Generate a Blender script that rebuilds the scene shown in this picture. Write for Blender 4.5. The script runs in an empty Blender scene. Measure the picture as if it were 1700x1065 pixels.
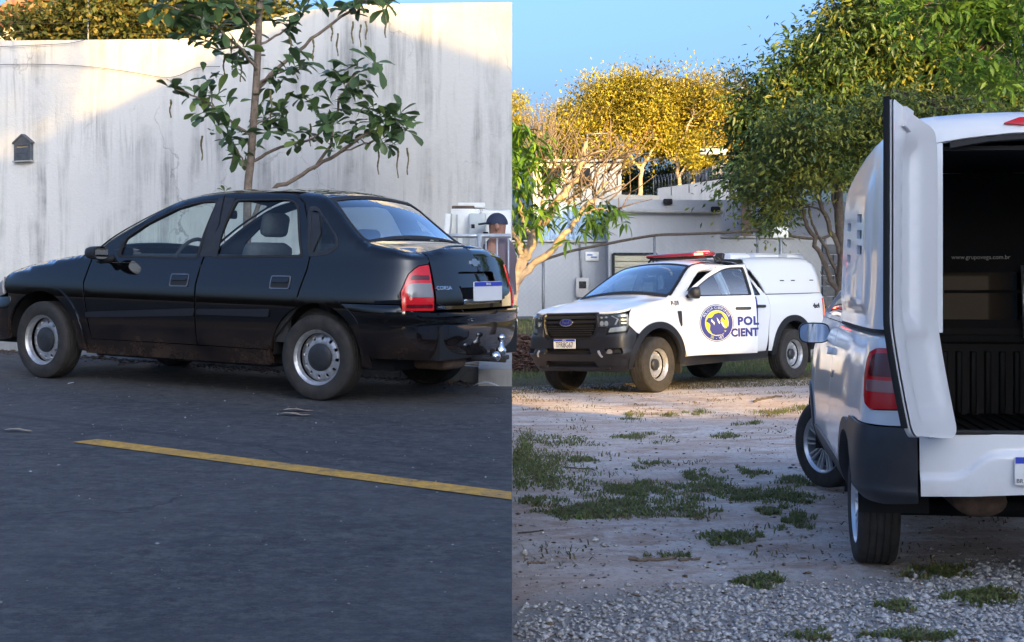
import bpy, bmesh, math, random
import numpy as np
from mathutils import Vector, Matrix, geometry

random.seed(7); RNG = np.random.default_rng(11)
R = math.radians
scene = bpy.context.scene
COL = scene.collection

# ---------------------------------------------------------------- camera
F_PX, CAM_H, HORIZON, CX = 2400.0, 1.45, 475.0, 850.0      # pixels of the 1700 x 1065 photograph
cam_d = bpy.data.cameras.new('camera'); cam = bpy.data.objects.new('camera', cam_d); COL.objects.link(cam)
cam.location = (0, 0, CAM_H); cam.rotation_euler = (R(90), 0, 0)
cam_d.sensor_width = 36; cam_d.sensor_fit = 'HORIZONTAL'; cam_d.lens = 36 * F_PX / 1700
cam_d.shift_y = -(532.5 - HORIZON) / 1700
cam_d.clip_start = 0.05; cam_d.clip_end = 3000
scene.camera = cam
scene.render.resolution_x, scene.render.resolution_y = 1024, 642

# ---------------------------------------------------------------- sky, sun, exposure
SUN_EL, SUN_AZ = 11.0, -20.0       # light travels towards +Y, turned towards -X (sun behind the camera, to the right)
world = bpy.data.worlds.new('World'); scene.world = world; world.use_nodes = True
wn = world.node_tree; bg = wn.nodes['Background']
sky = wn.nodes.new('ShaderNodeTexSky'); sky.sky_type = 'NISHITA'; sky.sun_disc = False
sky.sun_elevation = R(SUN_EL); sky.sun_rotation = R(180 + SUN_AZ)
sky.altitude = 0; sky.air_density = 0.65; sky.dust_density = 8.0; sky.ozone_density = 3.6      # clear, dry blue evening sky with a glow round the sun
wn.links.new(sky.outputs[0], bg.inputs[0]); bg.inputs[1].default_value = 0.15
sd = bpy.data.lights.new('sun', 'SUN'); sun = bpy.data.objects.new('sun', sd); COL.objects.link(sun)
sd.energy = 3.2; sd.angle = R(0.53); sd.color = (1.0, 0.62, 0.14)
SUN_DIR = Vector((math.sin(R(SUN_AZ)) * math.cos(R(SUN_EL)), math.cos(R(SUN_AZ)) * math.cos(R(SUN_EL)), -math.sin(R(SUN_EL))))
sun.rotation_euler = SUN_DIR.to_track_quat('-Z', 'Y').to_euler()
sun.location = (8, -25, 12)
vs = scene.view_settings
vs.view_transform = 'Standard'; vs.look = 'None'; vs.gamma = 1.0; vs.use_curve_mapping = False
vs.exposure = 2.22

# ---------------------------------------------------------------- helpers: objects
def tag(o, label=None, cat=None, group=None, kind=None):
    if label: o['label'] = label
    if cat: o['category'] = cat
    if group: o['group'] = group
    if kind: o['kind'] = kind
    return o
def empty(name, loc=(0, 0, 0), rz=0.0, parent=None):
    o = bpy.data.objects.new(name, None); COL.objects.link(o)
    o.location = loc; o.rotation_euler = (0, 0, rz); o.empty_display_size = .2
    if parent: o.parent = parent
    return o
def link(name, me, mat=None, parent=None):
    o = bpy.data.objects.new(name, me); COL.objects.link(o)
    if mat is not None and not me.materials: me.materials.append(mat)
    if parent: o.parent = parent
    return o
def mesh(name, verts, faces, mat=None, parent=None, smooth=False):
    me = bpy.data.meshes.new(name)
    me.from_pydata([tuple(map(float, v)) for v in verts], [], [tuple(int(i) for i in f) for f in faces])
    if smooth: me.polygons.foreach_set('use_smooth', [True] * len(me.polygons))
    me.update()
    return link(name, me, mat, parent)
def fast_mesh(name, V, Fc, mat=None, parent=None, smooth=False):
    """V (n,3), Fc (m,k) arrays, k constant"""
    V = np.asarray(V, np.float32); Fc = np.asarray(Fc, np.int32); m, k = Fc.shape
    me = bpy.data.meshes.new(name)
    me.vertices.add(len(V)); me.vertices.foreach_set('co', V.ravel())
    me.loops.add(m * k); me.loops.foreach_set('vertex_index', Fc.ravel())
    me.polygons.add(m); me.polygons.foreach_set('loop_start', np.arange(0, m * k, k, dtype=np.int32))
    if smooth: me.polygons.foreach_set('use_smooth', np.ones(m, bool))
    me.update(calc_edges=True); me.validate()
    return link(name, me, mat, parent)
def copy_tree(o, parent=None):
    c = o.copy(); COL.objects.link(c); c.parent = parent
    for ch in list(o.children): copy_tree(ch, c)
    return c
def box(name, size, loc=(0, 0, 0), mat=None, parent=None, bevel=0.0, rot=(0, 0, 0), seg=2):
    bm = bmesh.new(); bmesh.ops.create_cube(bm, size=1)
    for v in bm.verts: v.co = Vector((v.co.x * size[0], v.co.y * size[1], v.co.z * size[2]))
    if bevel: bmesh.ops.bevel(bm, geom=bm.edges[:], offset=bevel, segments=seg, profile=.5, affect='EDGES')
    me = bpy.data.meshes.new(name); bm.to_mesh(me); bm.free()
    if bevel: me.polygons.foreach_set('use_smooth', [True] * len(me.polygons))
    o = link(name, me, mat, parent); o.location = loc; o.rotation_euler = rot
    return o
def tube_data(pts, rad, seg=8, cap=True):
    pts = [Vector(p) for p in pts]; n = len(pts)
    rads = rad if hasattr(rad, '__len__') else [rad] * n
    V = []; Fc = []; up = Vector((0, 0, 1)); prev = None
    for i, p in enumerate(pts):
        t = (pts[min(i + 1, n - 1)] - pts[max(i - 1, 0)]).normalized()
        if prev is None:
            a = t.cross(up if abs(t.z) < .95 else Vector((1, 0, 0))).normalized()
        else:
            a = (prev - t * prev.dot(t)); a = a.normalized() if a.length > 1e-6 else t.orthogonal().normalized()
        prev = a; b = t.cross(a)
        for k in range(seg):
            an = 2 * math.pi * k / seg
            V.append(p + (a * math.cos(an) + b * math.sin(an)) * rads[i])
    for i in range(n - 1):
        for k in range(seg):
            k2 = (k + 1) % seg
            Fc.append((i * seg + k, i * seg + k2, (i + 1) * seg + k2, (i + 1) * seg + k))
    if cap:
        Fc.append(tuple(reversed(range(seg)))); Fc.append(tuple((n - 1) * seg + k for k in range(seg)))
    return V, Fc
def tube(name, pts, rad, mat=None, parent=None, seg=8, smooth=True):
    V, Fc = tube_data(pts, rad, seg)
    return mesh(name, V, Fc, mat, parent, smooth)
class Multi:
    """collects shapes of ONE part"""
    def __init__(s): s.V = []; s.F = []
    def add(s, V, Fc):
        b = len(s.V); s.V += [tuple(v) for v in V]; s.F += [tuple(i + b for i in f) for f in Fc]
    def tube(s, pts, rad, seg=6): s.add(*tube_data(pts, rad, seg))
    def box(s, size, c, rz=0.0):
        ca, sa = math.cos(rz), math.sin(rz); V = []
        for z in (-.5, .5):
            for x, y in ((-.5, -.5), (.5, -.5), (.5, .5), (-.5, .5)):
                X, Y = x * size[0], y * size[1]
                V.append((c[0] + X * ca - Y * sa, c[1] + X * sa + Y * ca, c[2] + z * size[2]))
        s.add(V, [(3, 2, 1, 0), (4, 5, 6, 7), (0, 1, 5, 4), (1, 2, 6, 5), (2, 3, 7, 6), (3, 0, 4, 7)])
    def build(s, name, mat, parent=None, smooth=False): return mesh(name, s.V, s.F, mat, parent, smooth)
def lathe(name, prof, mat=None, parent=None, seg=48, smooth=True, axis='y'):
    """prof: list of (radius, offset along the axis)"""
    V = []; Fc = []; n = len(prof)
    for r, o in prof:
        for k in range(seg):
            a = 2 * math.pi * k / seg
            V.append((r * math.cos(a), o, r * math.sin(a)) if axis == 'y' else (r * math.cos(a), r * math.sin(a), o))
    for i in range(n - 1):
        for k in range(seg):
            k2 = (k + 1) % seg
            q = (i * seg + k, i * seg + k2, (i + 1) * seg + k2, (i + 1) * seg + k)
            Fc.append(q if axis == 'y' else q)
    o = mesh(name, V, Fc, mat, parent, False)
    bm = bmesh.new(); bm.from_mesh(o.data); bmesh.ops.recalc_face_normals(bm, faces=bm.faces[:]); bm.to_mesh(o.data); bm.free()
    if smooth:
        o.data.polygons.foreach_set('use_smooth', [True] * len(o.data.polygons))
        o.data.set_sharp_from_angle(angle=R(40))
    return o

# ---------------------------------------------------------------- helpers: curves and surface patches
def cubic(xs, ys):
    xs = np.asarray(xs, float); ys = np.asarray(ys, float)
    h = np.diff(xs); d = np.diff(ys) / h; m = np.zeros_like(ys)
    m[0], m[-1] = d[0], d[-1]
    for i in range(1, len(xs) - 1):
        if d[i - 1] * d[i] <= 0: m[i] = 0
        else:
            w1, w2 = 2 * h[i] + h[i - 1], h[i] + 2 * h[i - 1]
            m[i] = (w1 + w2) / (w1 / d[i - 1] + w2 / d[i])
    def f(x):
        x = np.clip(np.asarray(x, float), xs[0], xs[-1])
        i = np.clip(np.searchsorted(xs, x) - 1, 0, len(xs) - 2)
        t = (x - xs[i]) / h[i]
        return ((2 * t**3 - 3 * t**2 + 1) * ys[i] + (t**3 - 2 * t**2 + t) * h[i] * m[i]
                + (-2 * t**3 + 3 * t**2) * ys[i + 1] + (t**3 - t**2) * h[i] * m[i + 1])
    return f
def crom(pts, n=8, closed=False):
    P = [np.array(p, float) for p in pts]; out = []; N = len(P)
    for i in range(N if closed else N - 1):
        g = lambda k: P[k % N] if closed else P[min(max(k, 0), N - 1)]
        p0, p1, p2, p3 = g(i - 1), g(i), g(i + 1), g(i + 2)
        for k in range(n):
            t = k / n
            out.append(.5 * (2 * p1 + (p2 - p0) * t + (2 * p0 - 5 * p1 + 4 * p2 - p3) * t * t + (3 * p1 - p0 - 3 * p2 + p3) * t**3))
    if not closed: out.append(P[-1])
    return out
def rounded(poly, r, n=5):
    """round the corners of a closed 2D polygon; r a number or one per corner"""
    N = len(poly); out = []
    for i in range(N):
        p = np.array(poly[i], float); a = np.array(poly[i - 1], float) - p; b = np.array(poly[(i + 1) % N], float) - p
        la, lb = np.linalg.norm(a), np.linalg.norm(b); rr = r[i] if hasattr(r, '__len__') else r
        d = min(rr, la * .45, lb * .45)
        if d < 1e-4: out.append(tuple(p)); continue
        p0, p1 = p + a / la * d, p + b / lb * d
        for k in range(n + 1):
            t = k / n; out.append(tuple((1 - t)**2 * p0 + 2 * t * (1 - t) * p + t * t * p1))
    return out
def densify(poly, step):
    out = []
    for i in range(len(poly)):
        a = np.array(poly[i], float); b = np.array(poly[(i + 1) % len(poly)], float)
        L = np.linalg.norm(b - a)
        if L < 1e-5: continue
        k = max(1, int(math.ceil(L / step)))
        for j in range(k): out.append(a + (b - a) * j / k)
    return np.array(out)
def inside(P, poly):
    x, y = P[:, 0], P[:, 1]; c = np.zeros(len(P), bool); q = np.asarray(poly)
    for i in range(len(q)):
        x0, y0 = q[i - 1]; x1, y1 = q[i]
        if y0 == y1: continue
        c ^= ((y0 > y) != (y1 > y)) & (x < (x1 - x0) * (y - y0) / (y1 - y0) + x0)
    return c
def circle(cx, cy, r, n=24, a0=0, a1=360, ry=None):
    full = abs(a1 - a0) >= 360
    return [(cx + r * math.cos(R(a0 + (a1 - a0) * k / (n if full else n - 1))), cy + (ry or r) * math.sin(R(a0 + (a1 - a0) * k / (n if full else n - 1)))) for k in range(n)]
def patch(name, poly, S, mat, parent, holes=(), step=.05, edge=.012, off=0.0, sign=1, mirror=False, dense=None, hstep=None):
    """fill a 2D outline (with holes) and lay it on the surface S(u,v)->(n,3); the rim turns inwards by `edge`"""
    if mirror:
        S0 = S; S = lambda u, v: S0(u, v) * np.array([1, -1, 1.]); sign = -sign
    dn = dense or step * .6
    loops = [densify(poly, dn)] + [densify(h, dn) for h in holes]
    pts = []; edges = []
    for L in loops:
        b = len(pts); pts += [tuple(p) for p in L]; edges += [(b + i, b + (i + 1) % len(L)) for i in range(len(L))]
    q = loops[0]; lo, hi = q.min(0), q.max(0)
    gx = np.arange(lo[0] + step * .5, hi[0], step); gy = np.arange(lo[1] + step * .5, hi[1], step)
    if len(gx) and len(gy):
        G = np.array(np.meshgrid(gx, gy)).reshape(2, -1).T
        G[:, 0] += (np.arange(len(G)) // len(gx) % 2) * step * .25
        k = inside(G, q)
        for h in loops[1:]: k &= ~inside(G, h)
        bp = np.array(pts)
        if k.any():
            G = G[k]
            D = np.min(np.linalg.norm(G[:, None] - bp[None], axis=2), axis=1)
            pts += [tuple(p) for p in G[D > step * .35]]
    ov, oe, of, *_ = geometry.delaunay_2d_cdt([Vector(p) for p in pts], edges, [], 0, 1e-6, False)
    UV = np.array([tuple(v) for v in ov]); T = np.array([f for f in of])
    cen = UV[T].mean(1); k = inside(cen, q)
    for h in loops[1:]: k &= ~inside(cen, h)
    T = T[k]
    a, b, c = UV[T[:, 0]], UV[T[:, 1]], UV[T[:, 2]]
    ar = (b[:, 0] - a[:, 0]) * (c[:, 1] - a[:, 1]) - (b[:, 1] - a[:, 1]) * (c[:, 0] - a[:, 0])
    T = T[np.abs(ar) > 1e-9]; ar = ar[np.abs(ar) > 1e-9]
    T[ar * sign < 0] = T[ar * sign < 0][:, ::-1]
    u, v = UV[:, 0], UV[:, 1]; e = 1e-3
    P = S(u, v); N = np.cross(S(u + e, v) - S(u - e, v), S(u, v + e) - S(u, v - e)) * sign
    N /= np.maximum(np.linalg.norm(N, axis=1, keepdims=True), 1e-12)
    P = P + N * off
    V = P; Fc = [tuple(t) for t in T]; ln = [N[i] for t in T for i in t]
    if edge:
        cnt = {}
        for t in T:
            for i in range(3):
                e0 = (t[i], t[(i + 1) % 3]); cnt[e0] = cnt.get(e0, 0) + 1
        bd = [e0 for e0 in cnt if (e0[1], e0[0]) not in cnt]
        nV = len(V); idx = {}
        extra = []
        for e0 in bd:
            for i in e0:
                if i not in idx: idx[i] = nV + len(extra); extra.append(V[i] - N[i] * edge)
        if extra: V = np.vstack([V, extra])
        for i, j in bd:
            fc = (j, i, idx[i], idx[j]); Fc.append(fc)
            n = np.cross(V[i] - V[j], V[idx[i]] - V[i]); n /= max(np.linalg.norm(n), 1e-12)
            m = N[i] * .35 + n * .65; m /= np.linalg.norm(m)
            ln += [m, m, n, n]
    me = bpy.data.meshes.new(name)
    me.from_pydata([tuple(map(float, p)) for p in V], [], [tuple(int(i) for i in f) for f in Fc])
    me.polygons.foreach_set('use_smooth', [True] * len(me.polygons))
    me.normals_split_custom_set([tuple(map(float, n)) for n in ln])
    return link(name, me, mat, parent)
def plane_map(o, ex, ey):
    o, ex, ey = (np.array(t, float) for t in (o, ex, ey))
    return lambda u, v: o + np.outer(u, ex) + np.outer(v, ey)
def text_mesh(name, body, size, M, mat, parent, extrude=.002, align='CENTER', spacing=1.0, sx=1.0, bold=0.0):
    cu = bpy.data.curves.new(name, 'FONT'); cu.body = body; cu.size = size; cu.extrude = extrude; cu.align_x = align; cu.align_y = 'CENTER'
    cu.space_character = spacing; cu.offset = bold; cu.resolution_u = 3
    t = bpy.data.objects.new('tmp_text', cu); COL.objects.link(t)
    dg = bpy.context.evaluated_depsgraph_get(); dg.update()
    me = bpy.data.meshes.new_from_object(t.evaluated_get(dg)); me.name = name
    bpy.data.objects.remove(t); bpy.data.curves.remove(cu)
    me.transform(M @ Matrix.Diagonal((sx, 1, 1, 1)))
    me.materials.clear()
    return link(name, me, mat, parent)
def frame_m(o, ex, ey):
    ex = Vector(ex).normalized(); ey = Vector(ey).normalized(); ez = ex.cross(ey)
    return Matrix(((ex.x, ey.x, ez.x, o[0]), (ex.y, ey.y, ez.y, o[1]), (ex.z, ey.z, ez.z, o[2]), (0, 0, 0, 1)))

# ---------------------------------------------------------------- pixels of the photograph -> rays
def ray(u, v): return Vector(((u - CX) / F_PX, 1.0, (HORIZON - v) / F_PX))
def at(u, v, Y):
    r = ray(u, v); return Vector((r.x * Y, Y, CAM_H + r.z * Y))

# ---------------------------------------------------------------- materials
def nodes(name):
    m = bpy.data.materials.new(name); m.use_nodes = True
    return m, m.node_tree, m.node_tree.nodes['Principled BSDF']
def N_(nt, t, **kw):
    n = nt.nodes.new(t)
    for k, v in kw.items(): setattr(n, k, v)
    return n
def noise(nt, scale, detail=4, rough=.6, coord=None, vec=None, dist=0.0):
    n = N_(nt, 'ShaderNodeTexNoise'); n.inputs['Scale'].default_value = scale; n.inputs['Detail'].default_value = detail
    n.inputs['Roughness'].default_value = rough; n.inputs['Distortion'].default_value = dist
    if vec is not None: nt.links.new(vec, n.inputs['Vector'])
    elif coord is not None: nt.links.new(coord, n.inputs['Vector'])
    return n.outputs['Fac']
def ramp(nt, fac, stops):
    r = N_(nt, 'ShaderNodeValToRGB'); el = r.color_ramp.elements
    while len(el) < len(stops): el.new(.5)
    for e, (p, c) in zip(el, stops):
        e.position = p; e.color = (*c, 1) if hasattr(c, '__len__') else (c, c, c, 1)
    nt.links.new(fac, r.inputs[0]); return r.outputs[0]
def mixc(nt, fac, a, b, mode='MIX'):
    m = N_(nt, 'ShaderNodeMix', data_type='RGBA', blend_type=mode)
    for s, v in ((m.inputs[0], fac), (m.inputs[6], a), (m.inputs[7], b)):
        if hasattr(v, 'default_value') or hasattr(v, 'is_output'): nt.links.new(v, s)
        elif hasattr(v, '__len__'): s.default_value = (*v, 1) if len(v) == 3 else v
        else: s.default_value = v
    return m.outputs[2]
def math_(nt, op, a, b=None, clamp=False):
    m = N_(nt, 'ShaderNodeMath', operation=op); m.use_clamp = clamp
    for s, v in ((m.inputs[0], a), (m.inputs[1], b)):
        if v is None: continue
        if hasattr(v, 'is_output'): nt.links.new(v, s)
        else: s.default_value = v
    return m.outputs[0]
def coords(nt, kind='Object'):
    return N_(nt, 'ShaderNodeTexCoord').outputs[kind]
def geo_pos(nt): return N_(nt, 'ShaderNodeNewGeometry').outputs['Position']
def mapping(nt, vec, scale=(1, 1, 1), rot=(0, 0, 0), loc=(0, 0, 0)):
    m = N_(nt, 'ShaderNodeMapping'); m.inputs['Scale'].default_value = scale; m.inputs['Rotation'].default_value = rot; m.inputs['Location'].default_value = loc
    nt.links.new(vec, m.inputs[0]); return m.outputs[0]
def bump(nt, b, height, strength=.3, dist=.01):
    n = N_(nt, 'ShaderNodeBump'); n.inputs['Strength'].default_value = strength; n.inputs['Distance'].default_value = dist
    nt.links.new(height, n.inputs['Height']); nt.links.new(n.outputs[0], b.inputs['Normal']); return n
def simple(name, col, rough=.5, metal=0.0, coat=0.0, spec=.5, var=0.0, vscale=6.0, bmp=0.0, bscale=60.0, emit=None, estr=0.0):
    m, nt, b = nodes(name)
    b.inputs['Base Color'].default_value = (*col, 1); b.inputs['Roughness'].default_value = rough
    b.inputs['Metallic'].default_value = metal; b.inputs['Coat Weight'].default_value = coat; b.inputs['Coat Roughness'].default_value = .03
    b.inputs['Specular IOR Level'].default_value = spec
    if var or bmp: co = geo_pos(nt)
    if var:
        f = noise(nt, vscale, 5, .65, co)
        c = mixc(nt, ramp(nt, f, [(.3, 0.0), (.7, 1.0)]), tuple(x * (1 - var) for x in col), tuple(min(1, x * (1 + var)) for x in col))
        nt.links.new(c, b.inputs['Base Color'])
    if bmp: bump(nt, b, noise(nt, bscale, 4, .6, co), bmp, .01)
    if emit: b.inputs['Emission Color'].default_value = (*emit, 1); b.inputs['Emission Strength'].default_value = estr
    return m
def paint(name, col, rough=.22, dirt=(.16, .11, .07), dirt_top=.5, dirt_amt=.6, spec=.5, coat_k=1.0, coat_r=.04):
    """car paint with dust that gathers low on the body (object space height)"""
    m, nt, b = nodes(name)
    co = coords(nt); sep = N_(nt, 'ShaderNodeSeparateXYZ'); nt.links.new(co, sep.inputs[0])
    n1 = noise(nt, 3.0, 6, .7, co); n2 = noise(nt, 55, 3, .6, co)
    h = math_(nt, 'SUBTRACT', dirt_top, sep.outputs[2]); h = math_(nt, 'MULTIPLY', h, 3.2, True)
    f = math_(nt, 'MULTIPLY', h, ramp(nt, n1, [(.35, 0.0), (.72, 1.0)])); f = math_(nt, 'MULTIPLY', f, math_(nt, 'ADD', n2, .35)); f = math_(nt, 'MULTIPLY', f, dirt_amt, True)
    nt.links.new(mixc(nt, f, col, dirt), b.inputs['Base Color'])
    rr = math_(nt, 'ADD', rough, math_(nt, 'MULTIPLY', f, .55)); rr = math_(nt, 'ADD', rr, math_(nt, 'MULTIPLY', ramp(nt, noise(nt, 9, 5, .7, co), [(.45, 0.0), (.8, 1.0)]), .10), True)
    nt.links.new(rr, b.inputs['Roughness'])
    b.inputs['Specular IOR Level'].default_value = spec
    cw = math_(nt, 'MULTIPLY', math_(nt, 'SUBTRACT', 1.0, f, True), coat_k); nt.links.new(cw, b.inputs['Coat Weight']); b.inputs['Coat Roughness'].default_value = coat_r
    return m
def glass(name, tint=(.75, .82, .82), refl=1.0, rough=.0):
    m = bpy.data.materials.new(name); m.use_nodes = True; nt = m.node_tree; nt.nodes.clear()
    out = N_(nt, 'ShaderNodeOutputMaterial'); mix = N_(nt, 'ShaderNodeMixShader'); tr = N_(nt, 'ShaderNodeBsdfTransparent'); gl = N_(nt, 'ShaderNodeBsdfGlossy')
    tr.inputs[0].default_value = (*tint, 1); gl.inputs['Roughness'].default_value = rough; gl.inputs[0].default_value = (1, 1, 1, 1)
    # Schlick reflectance, the same from both sides of the pane
    ge = N_(nt, 'ShaderNodeNewGeometry'); dp = N_(nt, 'ShaderNodeVectorMath', operation='DOT_PRODUCT'); nt.links.new(ge.outputs['Normal'], dp.inputs[0]); nt.links.new(ge.outputs['Incoming'], dp.inputs[1])
    c = math_(nt, 'SUBTRACT', 1.0, math_(nt, 'ABSOLUTE', dp.outputs['Value']), True); c = math_(nt, 'POWER', c, 5.0)
    f = math_(nt, 'MULTIPLY', math_(nt, 'ADD', math_(nt, 'MULTIPLY', c, .92), .08), refl, True)
    nt.links.new(f, mix.inputs[0]); nt.links.new(tr.outputs[0], mix.inputs[1]); nt.links.new(gl.outputs[0], mix.inputs[2]); nt.links.new(mix.outputs[0], out.inputs[0])
    return m
def leaf_mat(name, cols, rough=.45, trans=.25, spec=.4):
    """cols: list of leaf colours picked per leaf (random per mesh island)"""
    m, nt, b = nodes(name)
    ri = N_(nt, 'ShaderNodeNewGeometry').outputs['Random Per Island']
    st = [(i / max(1, len(cols) - 1), c) for i, c in enumerate(cols)]
    c = ramp(nt, ri, st)
    nt.links.new(c, b.inputs['Base Color']); b.inputs['Roughness'].default_value = rough; b.inputs['Specular IOR Level'].default_value = spec
    tl = N_(nt, 'ShaderNodeBsdfTranslucent'); nt.links.new(c, tl.inputs[0])
    mx = N_(nt, 'ShaderNodeMixShader'); mx.inputs[0].default_value = trans
    nt.links.new(b.outputs[0], mx.inputs[1]); nt.links.new(tl.outputs[0], mx.inputs[2]); nt.links.new(mx.outputs[0], nt.nodes['Material Output'].inputs[0])
    return m

M = {}
M['black_paint'] = paint('black_paint', (.0022, .0022, .0026), .07, spec=.2, coat_r=.015, dirt_top=.52, dirt_amt=.85, dirt=(.10, .062, .045))
M['white_paint'] = paint('white_paint', (.72, .73, .745), .3, dirt=(.42, .33, .26), dirt_top=.66, dirt_amt=.75, coat_k=.75, coat_r=.05)
M['white_fibre'] = paint('white_fibre', (.70, .71, .725), .34, dirt_top=.3, dirt_amt=.2, coat_k=.6, coat_r=.07)
M['black_plastic'] = simple('black_plastic', (.018, .018, .02), .5, var=.3, vscale=20)
M['grey_plastic'] = simple('grey_plastic', (.009, .0095, .013), .42, var=.2, vscale=14, bmp=.05, bscale=300)
M['rubber'] = simple('rubber', (.012, .012, .013), .75)
M['tyre'] = simple('tyre', (.028, .025, .023), .85, var=.45, vscale=14, bmp=.15, bscale=120)
M['dark'] = simple('dark', (.006, .006, .007), .8)
M['steel'] = simple('steel', (.48, .48, .49), .42, metal=.75, var=.25, vscale=22)
M['hub_black'] = simple('hub_black', (.022, .023, .026), .45, var=.3, vscale=30)
M['chrome'] = simple('chrome', (.75, .76, .78), .12, metal=1.0)
M['silver'] = simple('silver', (.55, .57, .6), .3, metal=.7)
M['red_lens'] = simple('red_lens', (.58, .005, .010), .15, coat=.2, spec=.5)
M['dark_red_lens'] = simple('dark_red_lens', (.10, .002, .004), .15, coat=.25, spec=.5)
M['clear_lens'] = simple('clear_lens', (.20, .19, .19), .15, coat=.3)
M['lamp_glass'] = glass('lamp_glass', (.85, .9, .92), 1.2)
M['glass_green'] = glass('glass_green', (.86, .93, .91), .6)
M['glass_tint'] = glass('glass_tint', (.40, .47, .49), 2.0)
M['glass_ranger'] = glass('glass_ranger', (.42, .53, .6), 2.6)
M['glass_dark'] = glass('glass_dark', (.10, .11, .12), 1.6)
M['seat'] = simple('seat', (.07, .072, .08), .9, var=.15, vscale=40)
M['interior'] = simple('interior', (.028, .029, .032), .8)
M['plate_white'] = simple('plate_white', (.72, .72, .72), .4)
M['plate_blue'] = simple('plate_blue', (.012, .045, .42), .4)
M['navy'] = simple('navy', (.012, .02, .19), .45)
M['decal_white'] = simple('decal_white', (.7, .7, .66), .5)
M['decal_yellow'] = simple('decal_yellow', (.62, .60, .02), .5)
M['decal_dark'] = simple('decal_dark', (.02, .022, .035), .5)
M['mirror'] = simple('mirror', (.45, .5, .58), .03, metal=1.0)
M['mirror_dim'] = simple('mirror_dim', (.10, .11, .13), .05, metal=1.0)
M['rust'] = simple('rust', (.10, .062, .042), .85, var=.4, vscale=18)

# ---------------------------------------------------------------- car body shells
def nspline(xs, ys):
    """natural cubic spline, linear outside"""
    xs = np.asarray(xs, float); ys = np.asarray(ys, float); n = len(xs); h = np.diff(xs)
    A = np.zeros((n, n)); b = np.zeros(n); A[0, 0] = A[-1, -1] = 1
    for i in range(1, n - 1):
        A[i, i - 1], A[i, i], A[i, i + 1] = h[i - 1], 2 * (h[i - 1] + h[i]), h[i]
        b[i] = 6 * ((ys[i + 1] - ys[i]) / h[i] - (ys[i] - ys[i - 1]) / h[i - 1])
    m = np.linalg.solve(A, b)
    def f(x):
        x = np.clip(np.asarray(x, float), xs[0], xs[-1])
        i = np.clip(np.searchsorted(xs, x) - 1, 0, n - 2)
        a, c = xs[i + 1] - x, x - xs[i]
        return (m[i] * a**3 + m[i + 1] * c**3) / (6 * h[i]) + (ys[i] / h[i] - m[i] * h[i] / 6) * a + (ys[i + 1] / h[i] - m[i + 1] * h[i] / 6) * c
    return f
class Shell:
    """plan: (x, y) from rear centre round the left side to front centre; on the side u equals x (anchored at x0).
    o(z): offset along the plan normal; E(u): upper edge with a fillet of radius r"""
    def __init__(s, plan, anchor, o, E, r, lin_o=False):
        P = np.array(plan, float); d = np.linalg.norm(np.diff(P, axis=0), axis=1); t = np.r_[0, np.cumsum(d)]
        k = [i for i, p in enumerate(plan) if tuple(p) == tuple(anchor)][0]
        t = t - t[k] + anchor[0]
        s.u0, s.u1 = t[0], t[-1]; s.t = t
        s.cx, s.cy = nspline(t, P[:, 0]), nspline(t, P[:, 1])
        s.o = cubic(*zip(*o)) if not lin_o else (lambda z, a=list(zip(*o)): np.interp(z, a[0], a[1]))
        s.E = E if callable(E) else cubic(*zip(*E)); s.r = r
    def fold(s, u):
        u = np.asarray(u, float); f = np.ones_like(u)
        f = np.where((u < s.u0) | (u > s.u1), -1, 1)
        u = np.where(u < s.u0, 2 * s.u0 - u, u); u = np.where(u > s.u1, 2 * s.u1 - u, u)
        return u, f
    def C(s, u):
        e = 1e-4; a = s.cx(u + e) - s.cx(u - e); b = s.cy(u + e) - s.cy(u - e)
        # at the centre lines the tangent runs across the car
        L = np.hypot(a, b) + 1e-12
        return s.cx(u), s.cy(u), -b / L, a / L
    def S(s, u, z):
        uu, f = s.fold(u); x, y, nx, ny = s.C(uu)
        d = np.clip(s.E(uu) - z, 0, None); q = np.clip((s.r - d) / s.r, 0, 1)
        k = s.o(z) - s.r * (1 - np.sqrt(np.clip(1 - q * q, 0, 1)))
        return np.c_[x + nx * k, (y + ny * k) * f, z + 0 * x]
    def edge(s, u):
        return s.S(u, s.E(s.fold(u)[0]))
    def top(s, crown):
        """roof, screens: (x, q) with q from -1 to 1 across"""
        def T(x, q):
            x = np.asarray(x, float); e = s.edge(x)
            y = e[:, 1] * q
            return np.c_[e[:, 0], y, e[:, 2] + crown(x) * (1 - q * q)]
        return T
def seat_o(o, f): return lambda z: o(z)

def corsa_shell():
    plan = [(.035, 0), (.045, .25), (.072, .45), (.105, .58), (.15, .675), (.23, .745), (.36, .782), (.6, .797), (1.2, .803), (2.0, .804), (2.8, .80), (3.3, .79), (3.6, .768), (3.78, .725), (3.9, .64), (3.975, .5), (4.02, .3), (4.035, 0)]
    o = [(.15, -.075), (.22, -.05), (.32, -.018), (.45, -.002), (.58, 0), (.66, -.002), (.71, -.008), (.78, -.026), (.86, -.050), (.92, -.070), (.98, -.088), (1.05, -.104), (1.15, -.142), (1.25, -.184), (1.35, -.232), (1.42, -.27)]
    E = [(-.58, 1.028), (-.3, 1.02), (-.1, .996), (.0, .988), (.15, .99), (.35, 1.012), (.5, 1.035), (.57, 1.055), (.66, 1.115), (.78, 1.215), (.9, 1.315), (.98, 1.358), (1.1, 1.378), (1.4, 1.392), (1.75, 1.388), (2.0, 1.365), (2.2, 1.315), (2.42, 1.22), (2.6, 1.13), (2.78, 1.025), (2.88, .955), (2.98, .918), (3.2, .885), (3.5, .825), (3.7, .765), (3.85, .70), (4.2, .64), (5, .64)]
    return Shell(plan, (.6, .797), o, E, .055)
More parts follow.
